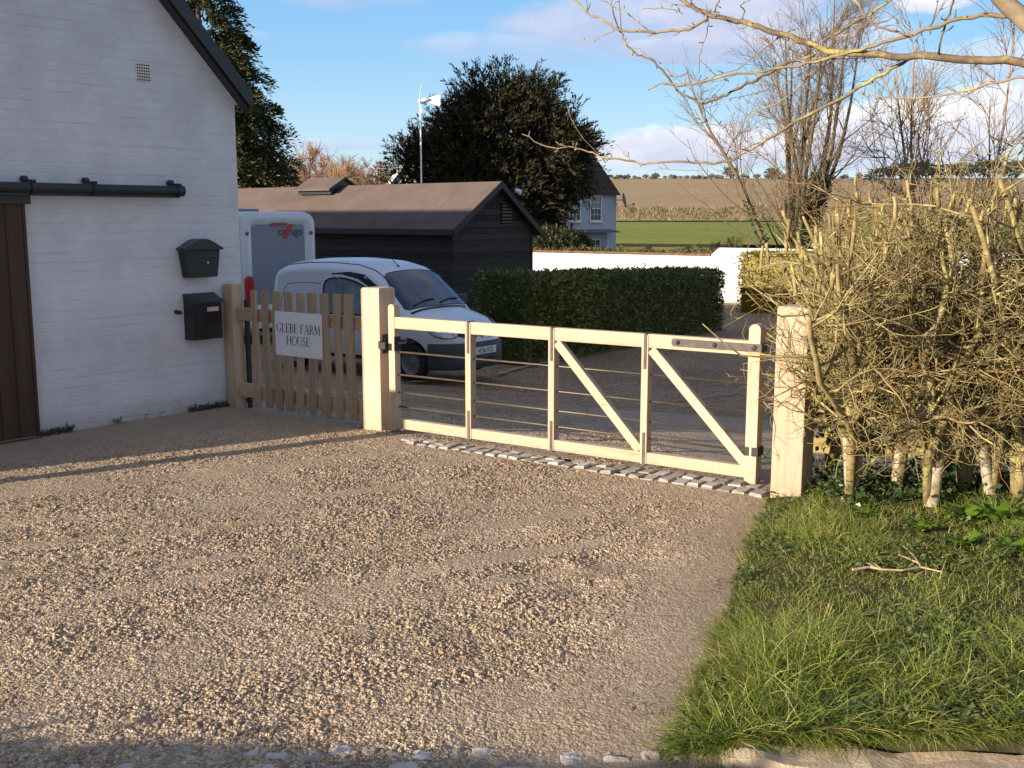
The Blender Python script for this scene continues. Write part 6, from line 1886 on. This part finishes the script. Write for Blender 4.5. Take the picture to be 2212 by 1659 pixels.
branch('main', [(2420, 220), (2212, 137), (2108, 130), (2008, 121), (1958, 123), (1875, 116), (1808, 111), (1758, 98), (1708, 78), (1641, 60), (1591, 46), (1541, 33), (1491, 13), (1468, -4), (1440, -25)], 2.75, 3.3, 0.01150, 0.00531, corner[2])
branch('left', [(1530, 35), (1510, 53), (1475, 66), (1440, 69), (1404, 69), (1337, 63), (1300, 45), (1270, 27), (1240, -2)], 3.24, 3.5, 0.00513, 0.00287)
branch('diag', [(1320, 18), (1337, 67), (1350, 90), (1365, 108), (1387, 120), (1414, 134), (1437, 160), (1460, 190), (1475, 203), (1495, 216), (1525, 221), (1558, 210), (1592, 193), (1625, 177), (1650, 163), (1690, 140), (1760, 120)], 3.45, 3.1, 0.00232, 0.00467)
branch('second', [(1400, 194), (1424, 181), (1450, 181), (1475, 182), (1518, 177), (1592, 160), (1675, 150), (1741, 137), (1808, 120), (1858, 108), (1908, 90), (1975, 72), (2008, 60), (2075, 40), (2141, 31), (2200, 34)], 3.3, 2.7, 0.00201, 0.00594)
branch('lower', [(1962, 128), (1925, 147), (1875, 177), (1808, 220), (1758, 243), (1708, 270), (1658, 302), (1608, 328), (1575, 345), (1541, 352), (1475, 350), (1404, 353), (1354, 348), (1304, 340), (1270, 328), (1230, 317), (1204, 320), (1170, 312), (1130, 289)], 2.95, 3.55, 0.00546, 0.00138)
branch('up', [(1775, 90), (1825, 63), (1875, 33), (1925, 0), (1950, -20)], 3.0, 2.95, 0.00374, 0.00262)
branch('spur', [(2028, 118), (2038, 60), (2055, 17), (2065, -15)], 2.85, 2.75, 0.00299, 0.00281)
branch('dark', [(1845, -5), (1875, 40), (1908, 60), (1950, 72), (1975, 78)], 2.9, 2.85, 0.00282, 0.00306, m=shoots)
branch('t1', [(1720, 62), (1690, 75), (1655, 100), (1620, 130), (1590, 150), (1545, 165), (1510, 180)], 3.1, 3.3, 0.00248, 0.00135, m=shoots)
branch('t2', [(1770, 110), (1755, 150), (1720, 190), (1690, 215), (1640, 240), (1600, 263), (1530, 268), (1502, 247)], 3.05, 3.3, 0.00215, 0.00108, m=shoots)
branch('t3', [(1530, 35), (1528, 60), (1518, 95), (1512, 140), (1514, 165)], 3.3, 3.3, 0.00166, 0.00108, m=shoots)
branch('t4', [(1330, 66), (1300, 78), (1275, 90), (1255, 77)], 3.45, 3.5, 0.00132, 0.00090, m=shoots)
branch('t5', [(1540, 30), (1548, 12), (1558, -8)], 3.3, 3.2, 0.00248, 0.00180, m=shoots)
branch('t6', [(1475, 28), (1440, 18), (1400, 20), (1375, 23)], 3.3, 3.4, 0.00149, 0.00090, m=shoots)
branch('t7', [(1600, 45), (1608, 25), (1600, 10), (1640, -8)], 3.2, 3.1, 0.00199, 0.00126, m=shoots)
branch('t8', [(1404, 68), (1380, 50), (1350, 25), (1310, 5), (1295, -5)], 3.4, 3.45, 0.00182, 0.00118, m=shoots)
branch('t9', [(2230, 165), (2140, 180), (2075, 197), (1975, 213), (1908, 208), (1858, 203)], 2.6, 2.9, 0.00347, 0.00162, m=shoots)
branch('t10', [(1368, 347), (1350, 330), (1328, 312)], 3.3, 3.35, 0.00108, 0.00072, m=shoots)
branch('t11', [(1487, 155), (1455, 165), (1430, 140), (1400, 120), (1370, 105)], 3.3, 3.35, 0.00132, 0.00090, m=shoots)
# buds and short spurs on everything
for nm, (P, r) in B.items():
    Pm = P[None]; Rm = np.asarray(r)[None]
    seglen = np.linalg.norm(np.diff(P, axis=0), axis=1).sum()
    inside = 0.04 if nm != 'main' else 0.18
    nsp = max(3, int(seglen * 26))
    p, d, rr, _ = kids(Pm, Rm, nsp, inside, 1.0, 35, 90, 0.4)
    Ps, Rs = grow(p, d, rg.uniform(0.006, 0.030, len(p)), 0.0014, 0.0018, 3, 0.2, 0.15)
    shoots.tubes(Ps, Rs, 5)
    ntw = int(seglen * 4.2)
    if ntw:
        p, d, rr, _ = kids(Pm, Rm, ntw, inside, 0.98, 30, 75, 0.4)
        d = d + np.array([0, 0, 0.35])
        Pt_, Rt_ = grow(p, d, rg.uniform(0.05, 0.30, len(p)), 0.0014, 0.0008, 6, 0.13, 0.05)
        shoots.tubes(Pt_, Rt_, 5)
        p, d, rr, _ = kids(Pt_, Rt_, 3, 0.2, 1.0, 40, 90, 0.8)
        Ps, Rs = grow(p, d, rg.uniform(0.004, 0.014, len(p)), 0.0015, 0.0018, 3, 0.2, 0.1)
        shoots.tubes(Ps, Rs, 4)
limbs.build('branches', M_PLUM, plum, smooth=True)
shoots.build('twigs', M_PLUMT, plum, smooth=True)

reseed(104)
# ------------------------------------------------------------------ laurel hedges
def leafy_box(name, P0, P1, thick, h0, h1, nleaf, L, W, mat, label, side=1, cat='hedge', bulge=0.05):
    """clipped hedge from P0 to P1"""
    d = P1 - P0; d[2] = 0; ln = np.linalg.norm(d); rot = math.atan2(d[1], d[0])
    t = thing(name, P0, rot, label, cat)
    dz = ground_z(P1[0], P1[1]) - P0[2]
    m_ = MB()
    def surf(u, face):
        n_ = len(u[0]); a, b_ = u
        if face == 'front': p = np.column_stack([a * ln, np.zeros(n_), b_]); nn = np.array([0, -1, 0])
        elif face == 'back': p = np.column_stack([a * ln, np.full(n_, thick), b_]); nn = np.array([0, 1, 0])
        elif face == 'top': p = np.column_stack([a * ln, b_ * thick, np.ones(n_)]); nn = np.array([0, 0, 1])
        elif face == 'e0': p = np.column_stack([np.zeros(n_), a * thick, b_]); nn = np.array([-1, 0, 0])
        else: p = np.column_stack([np.full(n_, ln), a * thick, b_]); nn = np.array([1, 0, 0])
        hh = h0 + (h1 - h0) * p[:, 0] / ln
        p[:, 2] = p[:, 2] * hh + dz * p[:, 0] / ln
        return p, np.tile(nn, (n_, 1)).astype(float)
    ar = {'front': ln * h0, 'back': ln * h0 * 0.5, 'top': ln * thick * 1.2, 'e0': thick * h0, 'e1': thick * h0}
    tot = sum(ar.values())
    for f_, a_ in ar.items():
        n_ = int(nleaf * a_ / tot)
        p, nn = surf((rg.random(n_), rg.random(n_) ** 0.9), f_)
        bul = (fbm(p[:, 0] * 2.1 + 3, p[:, 2] * 2.1 + p[:, 1], 55, 3) - 0.5) * 2 * bulge
        p = p + nn * (bul + rg.normal(0, 0.035, n_) - 0.03)[:, None]
        dd = nn * 0.55 + rg.normal(size=(n_, 3)) * 0.55 + np.array([0, 0, 0.25])
        m_.leaves(p, dd, rvec(n_), L * rg.uniform(0.6, 1.25, n_), W * rg.uniform(0.7, 1.2, n_), 0, 0.15)
    # a few shoots standing proud
    n_ = int(ln * 5); x_ = rg.random(n_) * ln; hh = h0 + (h1 - h0) * x_ / ln + dz * x_ / ln
    C = np.column_stack([x_, rg.random(n_) * thick, hh - 0.03])
    sprays(m_, C, np.column_stack([rg.normal(0, 0.3, n_), rg.normal(0, 0.3, n_), np.ones(n_)]), rg.uniform(0.06, 0.2, n_), 5, L * 0.8, W * 0.8)
    m_.build('foliage', mat, t)
    c_ = MB(); i_ = 0.10
    c_.hexa(np.array([(x_ * ln + (i_ if x_ == 0 else -i_), y_, z_ + dz * x_) for (z0_) in (0, 1) for y_ in (i_, thick - i_) for x_ in (0, 1) for z_ in ([-0.2 if z0_ == 0 else (h0 + (h1 - h0) * x_) - i_])]))
    c_.build('inner_growth', mat, t)
    return t
M_LAUREL = foliage('laurel_leaf', (0.045, 0.066, 0.015), (0.092, 0.115, 0.025), (0.19, 0.185, 0.042), 0.35, 0.12)
M_LAUREL2 = foliage('golden_laurel_leaf', (0.08, 0.085, 0.006), (0.19, 0.155, 0.006), (0.31, 0.225, 0.010), 0.4, 0.2)
HA, HB_ = put((0.247, 19.07, 0)), put((5.55, 28.0, 0))
def top_at(P, y): return EYE - (y - 470) / FPX * P[1] - P[2]
lh_ = leafy_box('laurel_hedge', HA, HB_, 1.1, top_at(HA, 589) - 0.07, top_at(HB_, 578) - 0.09, 30000, 0.105, 0.044, M_LAUREL, 'long square clipped dark laurel hedge behind the gate')
yl = MB(); n_ = 620  # lighter yellow leaves: lit look of the hedge's left part put in colour
C = np.column_stack([np.abs(rg.normal(1.3, 0.8, n_)), rg.uniform(-0.15, -0.02, n_), 0.35 + rg.random(n_) * 1.2])
yl.leaves(C, rg.normal(size=(n_, 3)) * 0.5 + np.array([0, -0.6, 0.3]), rvec(n_), rg.uniform(0.07, 0.13, n_), rg.uniform(0.035, 0.055, n_), 0, 0.15)
yl.build('lit_yellow_leaves', foliage('lit_yellow_laurel_leaf', (0.10, 0.105, 0.015), (0.20, 0.175, 0.025), (0.32, 0.25, 0.05), 0.4, 0.15), lh_)
HC, HD_ = put(at(1592, 655, 36.0)), put(at(1592, 655, 36.0) + U * 5.5)
leafy_box('laurel_hedge', HC, HD_, 1.6, top_at(HC, 548), top_at(HD_, 546) , 9000, 0.11, 0.05, M_LAUREL2, 'golden green clipped laurel hedge against the white wall')

reseed(105)
# ------------------------------------------------------------------ yew and conifer
def lobe_points(lobes, n):
    vol = np.array([l[1][0] * l[1][2] for l in lobes]); pick = rg.choice(len(lobes), n, p=vol / vol.sum())
    c = np.array([l[0] for l in lobes])[pick]; r = np.array([l[1] for l in lobes])[pick]
    u = rvec(n); s_ = rg.uniform(0.35, 1.0, n) ** 0.45
    w = 1 + 0.22 * (fbm(u[:, 0] * 3 + pick * 7.0, u[:, 2] * 3 + u[:, 1] * 3, 33, 3) - 0.5) * 2
    return c + u * r * (s_ * w)[:, None], u
M_YEW = foliage('yew_needles', (0.014, 0.018, 0.009), (0.033, 0.034, 0.015), (0.075, 0.058, 0.027), 0.7, 0.05, 0.2)
YY = 54.0; sc = YY / FPX
yb = put(at(1080, 560, YY))
yew = thing('yew_tree', yb, 0, 'broad dark yew tree standing in front of the farmhouse', 'tree')
def L3(x, y, rx, rz, ry=None, dy=0.0):
    P = at(x, y, YY + dy) - yb; return (P, np.array([rx * sc, (ry or rx) * sc * 0.7, rz * sc]))
lob = [L3(1085, 320, 140, 140), L3(1000, 360, 95, 110), L3(1165, 340, 92, 112), L3(1216, 342, 52, 76, 56), L3(910, 375, 50, 62, 60), L3(945, 330, 52, 55), L3(1060, 440, 170, 110), L3(1165, 455, 60, 60, 60), L3(1120, 250, 75, 70), L3(1050, 245, 75, 70), L3(1215, 310, 35, 50, 40), L3(895, 345, 30, 50, 40), L3(1205, 462, 30, 18, 36), L3(1190, 540, 28, 22, 36), L3(1258, 335, 22, 34, 26), L3(872, 405, 34, 30, 30)]
C, u = lobe_points(lob, 3600)
m_ = MB()
sprays(m_, C * np.array([0.93, 0.93, 0.95]) , u * 0.8 + np.array([0, 0, 0.4]) + rg.normal(size=u.shape) * 0.45, rg.uniform(0.25, 0.6, len(C)), 9, 0.25, 0.08, 0.7)
Cb, ub = lobe_points(lob, 330); i = np.repeat(np.arange(len(Cb)), 26)
off_b = rg.normal(size=(len(i), 3)) * np.array([0.34, 0.34, 0.26])
C = Cb[i] + ub[i] * 0.25 + off_b; A = ub[i] * 0.9 + np.array([0, 0, 0.35]) + unit(off_b) * 0.6 + rg.normal(size=C.shape) * 0.2
sprays(m_, C, A, rg.uniform(0.3, 0.75, len(C)), 10, 0.24, 0.06, 0.6, droop=0.25)
# pointed leaders all over the outline
C, u = lobe_points(lob, 1500); k_ = u[:, 2] > -0.2; C, u = C[k_], u[k_]
sprays(m_, C, u * 0.9 + np.array([0, 0, 0.9]), rg.uniform(0.6, 1.15, len(C)), 14, 0.21, 0.042, 0.55)
m_.build('crown', M_YEW, yew)
tk = MB()
for (x, y, r_) in ((0, 0, 0.3), (0.5, 0.2, 0.2), (-0.5, -0.1, 0.2), (1.2, 0, 0.14), (-1.2, 0.2, 0.14)):
    P_, R_ = grow(np.array([(x * 0.4, y, -0.3)]), np.array([(x * 0.35, y * 0.3, 1.0)]), 5.5, r_, r_ * 0.35, 8, 0.09, 0.05); tk.tubes(P_, R_, 10)
tk.build('trunk', bark('yew_bark', (0.06, 0.035, 0.025), (0.12, 0.075, 0.05)), yew, smooth=True)

CY_ = 46.0; sc = CY_ / FPX
cb = put(at(452, 560, CY_))
con = thing('conifer_tree', cb, 0, 'tall dark conical conifer rising behind the barn roof', 'tree')
M_CON = foliage('cypress_sprays', (0.014, 0.022, 0.009), (0.034, 0.043, 0.015), (0.13, 0.115, 0.03), 0.7, 0.06, 0.2)
prof_y = np.array([-260, -120, 0, 100, 200, 270, 340, 405, 470, 560]); prof_r = np.array([2, 26, 52, 92, 124, 158, 186, 190, 176, 120])
nb, ps = 430, 40
yb_ = rg.uniform(-255, 555, nb * 3); radb = np.interp(yb_, prof_y, prof_r); k_ = rg.random(nb * 3) < (radb + 110) / 300; yb_, radb = yb_[k_][:nb], radb[k_][:nb]; nb = len(yb_)
ab = rg.uniform(0, 2 * math.pi, nb); Rb = radb * sc * rg.uniform(0.78, 1.10, nb); zb_ = (470 - yb_) * sc + EYE - cb[2]
i = np.repeat(np.arange(nb), ps); t_ = rg.uniform(0.25, 1.0, nb * ps) ** 0.7
a = ab[i] + rg.normal(0, 0.16, nb * ps) * (1.15 - t_)
rr = Rb[i] * t_ + rg.normal(0, 0.08, nb * ps)
z = zb_[i] + 0.35 * Rb[i] * (t_ - 0.9 * t_ ** 2) + rg.normal(0, 0.13, nb * ps) - 0.15 * t_
C = np.column_stack([rr * np.cos(a), rr * np.sin(a), z])
m_ = MB()
A = np.column_stack([np.cos(a), np.sin(a), np.full(len(a), 0.35)]) + rg.normal(size=(len(a), 3)) * 0.3
sprays(m_, C, A, rg.uniform(0.25, 0.6, len(a)), 8, 0.22, 0.065, 0.5, droop=0.9)
m_.build('crown', M_CON, con)
MB().cyl((0, 0, -0.4), (0, 0, z.max() * 0.92), 0.28, 0.03, 12).build('trunk', bark('conifer_bark', (0.06, 0.04, 0.03), (0.13, 0.09, 0.06)), con)

# ------------------------------------------------------------------ bare trees
def bare_tree(name, P, hgt, spread_, nst, lab, cat, mats, levels=(11, 9, 6), r0=0.11, ivy=0, group=None, rmin=0.006, upw=0.09, seed=None, t0=0.15):
    t = thing(name, P, 0, lab, cat, group)
    B_ = np.column_stack([rg.normal(0, 0.12, nst), rg.normal(0, 0.12, nst), np.full(nst, -0.3)])
    D_ = np.column_stack([rg.normal(0, spread_, nst), rg.normal(0, spread_, nst), np.ones(nst)])
    P1, R1 = grow(B_, D_, hgt * rg.uniform(0.82, 1.05, nst), rg.uniform(0.7, 1.1, nst) * r0, r0 * 0.12, 12, 0.055, 0.02)
    st = MB(); st.tubes(P1, R1, 9)
    p, d, r, _ = kids(P1, R1, levels[0], t0, 0.98, 22, 55, 0.6)
    left = np.clip(1 - p[:, 2] / hgt, 0.12, 1)
    P2, R2 = grow(p, d, hgt * 0.42 * left * rg.uniform(0.6, 1.2, len(p)), np.maximum(r * 0.7, rmin * 1.8), rmin, 7, 0.10, upw)
    st.tubes(P2, R2, 6)
    st.build('trunk', mats[0], t, smooth=True)
    tw = MB()
    p, d, r, _ = kids(P2, R2, levels[1], 0.12, 1.0, 22, 55, 0.6)
    P3, R3 = grow(p, d, hgt * rg.uniform(0.05, 0.16, len(p)), rmin * 1.15, rmin * 0.75, 5, 0.13, upw)
    tw.tubes(P3, R3, 4, cap=False)
    p, d, r, _ = kids(P3, R3, levels[2], 0.15, 1.0, 20, 50, 0.6)
    P4, R4 = grow(p, d, hgt * rg.uniform(0.02, 0.07, len(p)), rmin * 0.8, rmin * 0.5, 4, 0.14, upw)
    tw.tubes(P4, R4, 3, cap=False)
    tw.build('crown', mats[1], t)
    if ivy:
        im = MB(); i = rg.integers(0, nst, ivy); tq = rg.random(ivy) ** 1.4 * 4.8; kq = tq.astype(int); f = (tq - kq)[:, None]
        c = P1[i, kq] * (1 - f) + P1[i, kq + 1] * f
        u_ = rvec(ivy); u_[:, 2] *= 0.3
        c = c + u_ * (0.12 + 0.16 * rg.random(ivy) * np.clip(1.3 - tq / 4.6, 0.3, 1))[:, None]
        im.leaves(c, u_ + np.array([0, 0, -0.3]), rvec(ivy), rg.uniform(0.07, 0.13, ivy), rg.uniform(0.06, 0.12, ivy), 0, 0.1)
        im.build('ivy', M_IVY, t)
    return t
M_TRUNK = bark('olive_brown_bark', (0.07, 0.055, 0.032), (0.17, 0.135, 0.075), None, 4)
M_FINE = bark('fine_brown_twigs', (0.13, 0.09, 0.055), (0.26, 0.19, 0.12), None, 2)
reseed(301)
b1 = put(at(1715, 560, 46.0))
bare_tree('bare_tree', b1, 12.6, 0.15, 10, 'tall many stemmed leafless tree with ivy on its lower stems', 'tree', (M_TRUNK, M_FINE), (11, 8, 5), 0.17, 9500, rmin=0.0085, upw=0.075)
reseed(302)
b2 = put(at(2085, 600, 15.0)); 
bare_tree('bare_tree', b2, 5.6, 0.20, 6, 'slender leafless tree rising out of the hedge at the right', 'tree', (bark('pinkish_bark', (0.20, 0.13, 0.08), (0.36, 0.25, 0.15), None, 6), M_FINE), (9, 7, 4), 0.05, 0, rmin=0.0042, upw=0.05, t0=0.3)
b3 = put(at(1560, 560, 58.0))
bare_tree('garden_bush', b3, 3.0, 0.55, 9, 'sparse green brown bush beyond the garden wall', 'bush', (M_TRUNK, bark('olive_twigs', (0.08, 0.085, 0.03), (0.16, 0.16, 0.06), None, 2)), (7, 6, 5), 0.035, 900, rmin=0.010, upw=0.02)
M_PINK = bark('pinkish_far_twigs', (0.22, 0.135, 0.085), (0.40, 0.26, 0.16), None, 1)
M_BIRCH = bark('white_birch_bark', (0.45, 0.40, 0.34), (0.72, 0.68, 0.60), None, 2)
reseed(303)
far = [(655, 78, 8.2, 'leafless reddish tree beside the conifer, leftmost beyond the shed'), (690, 84, 8.2, 'leafless reddish tree with a slanting top, second beyond the shed'),
       (728, 90, 8.0, 'leafless reddish tree just left of the birch'), (790, 86, 7.6, 'leafless reddish tree just right of the birch'), (818, 82, 7.2, 'leafless reddish tree closest to the yew')]
for (px, yd, hh, lab) in far:
    P = put(at(px, 480, yd)); bare_tree('far_bare_tree', P, hh + 0.2, 0.30, 8, lab, 'tree', (M_PINK, M_PINK), (14, 10, 5), 0.06, 0, 'leafless trees beyond the shed', rmin=0.016, upw=0.12)
bare_tree('birch_tree', put(at(758, 480, 80)), 8.6, 0.20, 5, 'pale birch with white stems among the reddish trees', 'tree', (M_BIRCH, M_PINK), (9, 7, 4), 0.10, 0, rmin=0.016, upw=0.08)

# evergreen shrubs and trailing plants about the garden wall
M_SHRUB = foliage('dark_garden_shrub', (0.02, 0.03, 0.012), (0.05, 0.06, 0.02), (0.10, 0.085, 0.035), 0.6, 0.15)
M_TRAIL = foliage('trailing_wall_plant', (0.05, 0.06, 0.02), (0.10, 0.095, 0.035), (0.17, 0.13, 0.06), 0.7, 0.15)
for (px, py, Yd, rx, rz, lab, mt) in ((1195, 525, 49.5, 42, 22, 'dark evergreen bush above the left end of the garden wall', M_SHRUB), (1240, 532, 50.5, 24, 20, 'reddish brown shrub growing against the farmhouse front', bpy.data.materials['dark_garden_shrub'])):
    P = at(px, py, Yd); g = put((P[0], P[1], 0)); s_ = Yd / FPX
    t = thing('garden_shrub', g, 0, lab, 'shrub')
    C, u = lobe_points([(P - g, np.array([rx, rx * 0.7, rz]) * s_), (P - g + np.array([rx * 0.4, 0, -rz * 0.8]) * s_, np.array([rx, rx * 0.7, rz]) * s_)], 700)
    m_ = MB(); sprays(m_, C, u + np.array([0, 0, 0.5]), 0.35, 9, 0.13, 0.06); m_.build('foliage', mt, t)
    MB().cyl((0, 0, -0.3), tuple(P - g), 0.08, 0.04, 8).build('stem', M_TRUNK, t)
tp = MB(); n = 2600
xx = rg.uniform(0.5, hs_ - 0.2, n)
den = fbm(xx * 0.8, xx * 0, 91, 3)
C = np.column_stack([xx, rg.uniform(0.05, 0.5, n), zl - gz + 0.05 + rg.random(n) * (0.08 + 0.55 * np.clip(den - 0.35, 0, 1))])
tpo = tp; D = rg.normal(size=(n, 3)) + np.array([0, 0, 0.6])
tp.leaves(C, D, rvec(n), rg.uniform(0.08, 0.2, n), rg.uniform(0.03, 0.08, n))
o = tp.build('trailing_plant', M_TRAIL, None, loc=tuple(groot.location), rotz=GATE_ROT); tag(o, 'low scrubby plants trailing along the top of the garden wall', 'plant')

reseed(108)
# ------------------------------------------------------------------ far hedge, hilltop trees
FH = MB(); n = 15000
xx = rg.uniform(-30, 190, n); den = fbm(xx * 0.16, xx * 0 + 1.5, 12, 3)
h_ = 2.6 * (0.60 + 0.75 * den)
yy_ = 209 + rg.normal(0, 0.5, n) 
z_ = terrain(xx, yy_) + 0.15 + rg.random(n) ** 0.8 * h_
C = np.column_stack([xx, yy_, z_]) - np.array([0, 209, 0])
FH.leaves(C, rg.normal(size=(n, 3)) * 0.6 + np.array([0, 0, 1.0]), rvec(n), rg.uniform(0.5, 1.2, n), rg.uniform(0.05, 0.22, n))
tag(FH.build('field_hedge', foliage('brown_winter_hedge', (0.10, 0.095, 0.03), (0.22, 0.17, 0.075), (0.36, 0.29, 0.13), 0.8, 0.1), None, loc=(0, 209, 0)), 'brown winter hedge between green field and ploughed field', 'hedge')
M_HILL = [foliage('hill_tree_brown', (0.06, 0.05, 0.03), (0.11, 0.09, 0.05), (0.16, 0.13, 0.08), 0.8, 0.05), foliage('hill_tree_green', (0.03, 0.04, 0.02), (0.05, 0.065, 0.03), (0.09, 0.09, 0.045), 0.8, 0.05)]
protos = []
for k in range(5):
    t = MB(); n = 260
    u = rvec(n); c = u * np.array([1, 1, 0.72]) * (rg.uniform(0.35, 1.0, n) ** 0.5 * (1 + 0.3 * (fbm(u[:, 0] * 2 + k * 9, u[:, 2] * 2, 5, 2) - 0.5) * 2))[:, None]
    c[:, 2] = c[:, 2] * 0.9 + 1.0
    t.leaves(c, rg.normal(size=(n, 3)), rvec(n), rg.uniform(0.2, 0.5, n), rg.uniform(0.12, 0.3, n))
    tr = MB(); tr.cyl((0, 0, -0.3), (0, 0, 1.1), 0.12, 0.06, 6)
    protos.append((t, tr))
def hill_tree(k, x, y, w, h, mat, lab, group):
    t = thing('hilltop_tree', (x, y, float(terrain(x, y)) - 0.2), rg.uniform(0, 6.28), lab, 'tree', group)
    if k not in hill_tree.cache:
        a = protos[k][0].build('crown', mat, t); b_ = protos[k][1].build('trunk', M_TRUNK, t); hill_tree.cache[k] = (a, b_)
    else:
        for q in hill_tree.cache[k]:
            c = q.copy(); COL.objects.link(c); c.parent = t
    t.scale = (w, w, h)
hill_tree.cache = {}
RY = 506.0
sck = RY / FPX
xs_h = np.concatenate([np.linspace(1302, 1560, 24) + rg.normal(0, 3.0, 24), np.linspace(1600, 1890, 17) + rg.normal(0, 5, 17)])
for i, px in enumerate(xs_h):
    P = at(px, 388, RY + rg.uniform(-4, 12)); w = rg.uniform(5, 9) * sck
    hill_tree(int(rg.integers(0, 4)), P[0], P[1], w, w * rg.uniform(0.55, 1.0), M_HILL[0], 'one of the small far trees in the thin row on the hill crest', 'small trees along the hill crest')
for px, h_, lab in ((1578, 30, 'tallest lone round tree on the hill crest left of the ivy clad stems'), (1668, 27, 'round crest tree seen through the bare tree stems'), (1770, 19, 'round crest tree just right of the ivy clad stems')):
    P = at(px, 388, RY); w = 16 * sck
    hill_tree(4, P[0], P[1], w, h_ * sck * 0.55, M_HILL[1], lab, 'lone round trees on the hill crest')
for px, h_, lab in ((1908, 28, 'left end tree of the dark clump on the hill crest'), (1945, 40, 'second and rounder tree of the dark clump on the crest'), (1985, 42, 'tallest tree of the dark clump on the crest'), (2030, 36, 'fourth tree of the dark clump on the crest'), (2080, 40, 'fifth tree of the dark clump, behind the slender tree'), (2135, 46, 'dark clump tree behind the hedge top right'), (2195, 44, 'dark clump tree at the right picture edge')):
    P = at(px, 388, RY - 6); w = 30 * sck * 0.95
    hill_tree(4, P[0], P[1], w, h_ * sck * 0.56, M_HILL[1], lab, 'dark tree clump on the hill crest')

reseed(109)
# ------------------------------------------------------------------ hedge across the road, behind the camera: its shadow lies along the road edge
hh = 1.32
sh_l = np.array([-1.80, 3.67, 0]); sh_r = np.array([0.58, 3.49, 0])
off_ = Lsun * (hh / math.tan(R(SUN_EL)))
e0, e1 = sh_l - off_, sh_r - off_; dv_ = (e1 - e0) / np.linalg.norm(e1 - e0)
s0, s1 = e0 - dv_ * 9, e1 + dv_ * 0.6
rh = MB(); n = 9000
f = rg.random(n); c = s0 + (s1 - s0) * f[:, None]; top = hh - 0.04 + 0.10 * (fbm(f * 90, f * 0, 3, 4) - 0.5)
c[:, 2] = rg.random(n) ** 0.7 * top; c[:, 1] -= rg.uniform(0, 1.0, n)
rh.leaves(c - s0, rg.normal(size=(n, 3)), rvec(n), rg.uniform(0.06, 0.14, n), rg.uniform(0.04, 0.08, n))
Lr = np.linalg.norm(s1 - s0)
core = MB(); cx_ = np.linspace(0, Lr, 400); 
V = np.array([[(x, 0.0, -0.2) for x in cx_], [(x, -0.03, hh - 0.045 + 0.10 * (fbm(np.array([x * 4.5]), np.array([0.0]), 9, 4)[0] - 0.5)) for x in cx_], [(x, -0.9, hh - 0.12) for x in cx_], [(x, -1.0, -0.2) for x in cx_]])
a_ = math.atan2(dv_[1], dv_[0])
rt_ = thing('roadside_hedge', s0, 0, 'dense roadside hedge at the left of the drive mouth', 'hedge')
rh.build('foliage', M_LAUREL, rt_)
o = core.grid(V).build('inner_growth', M_LAUREL, rt_); o.rotation_euler = (0, 0, a_)
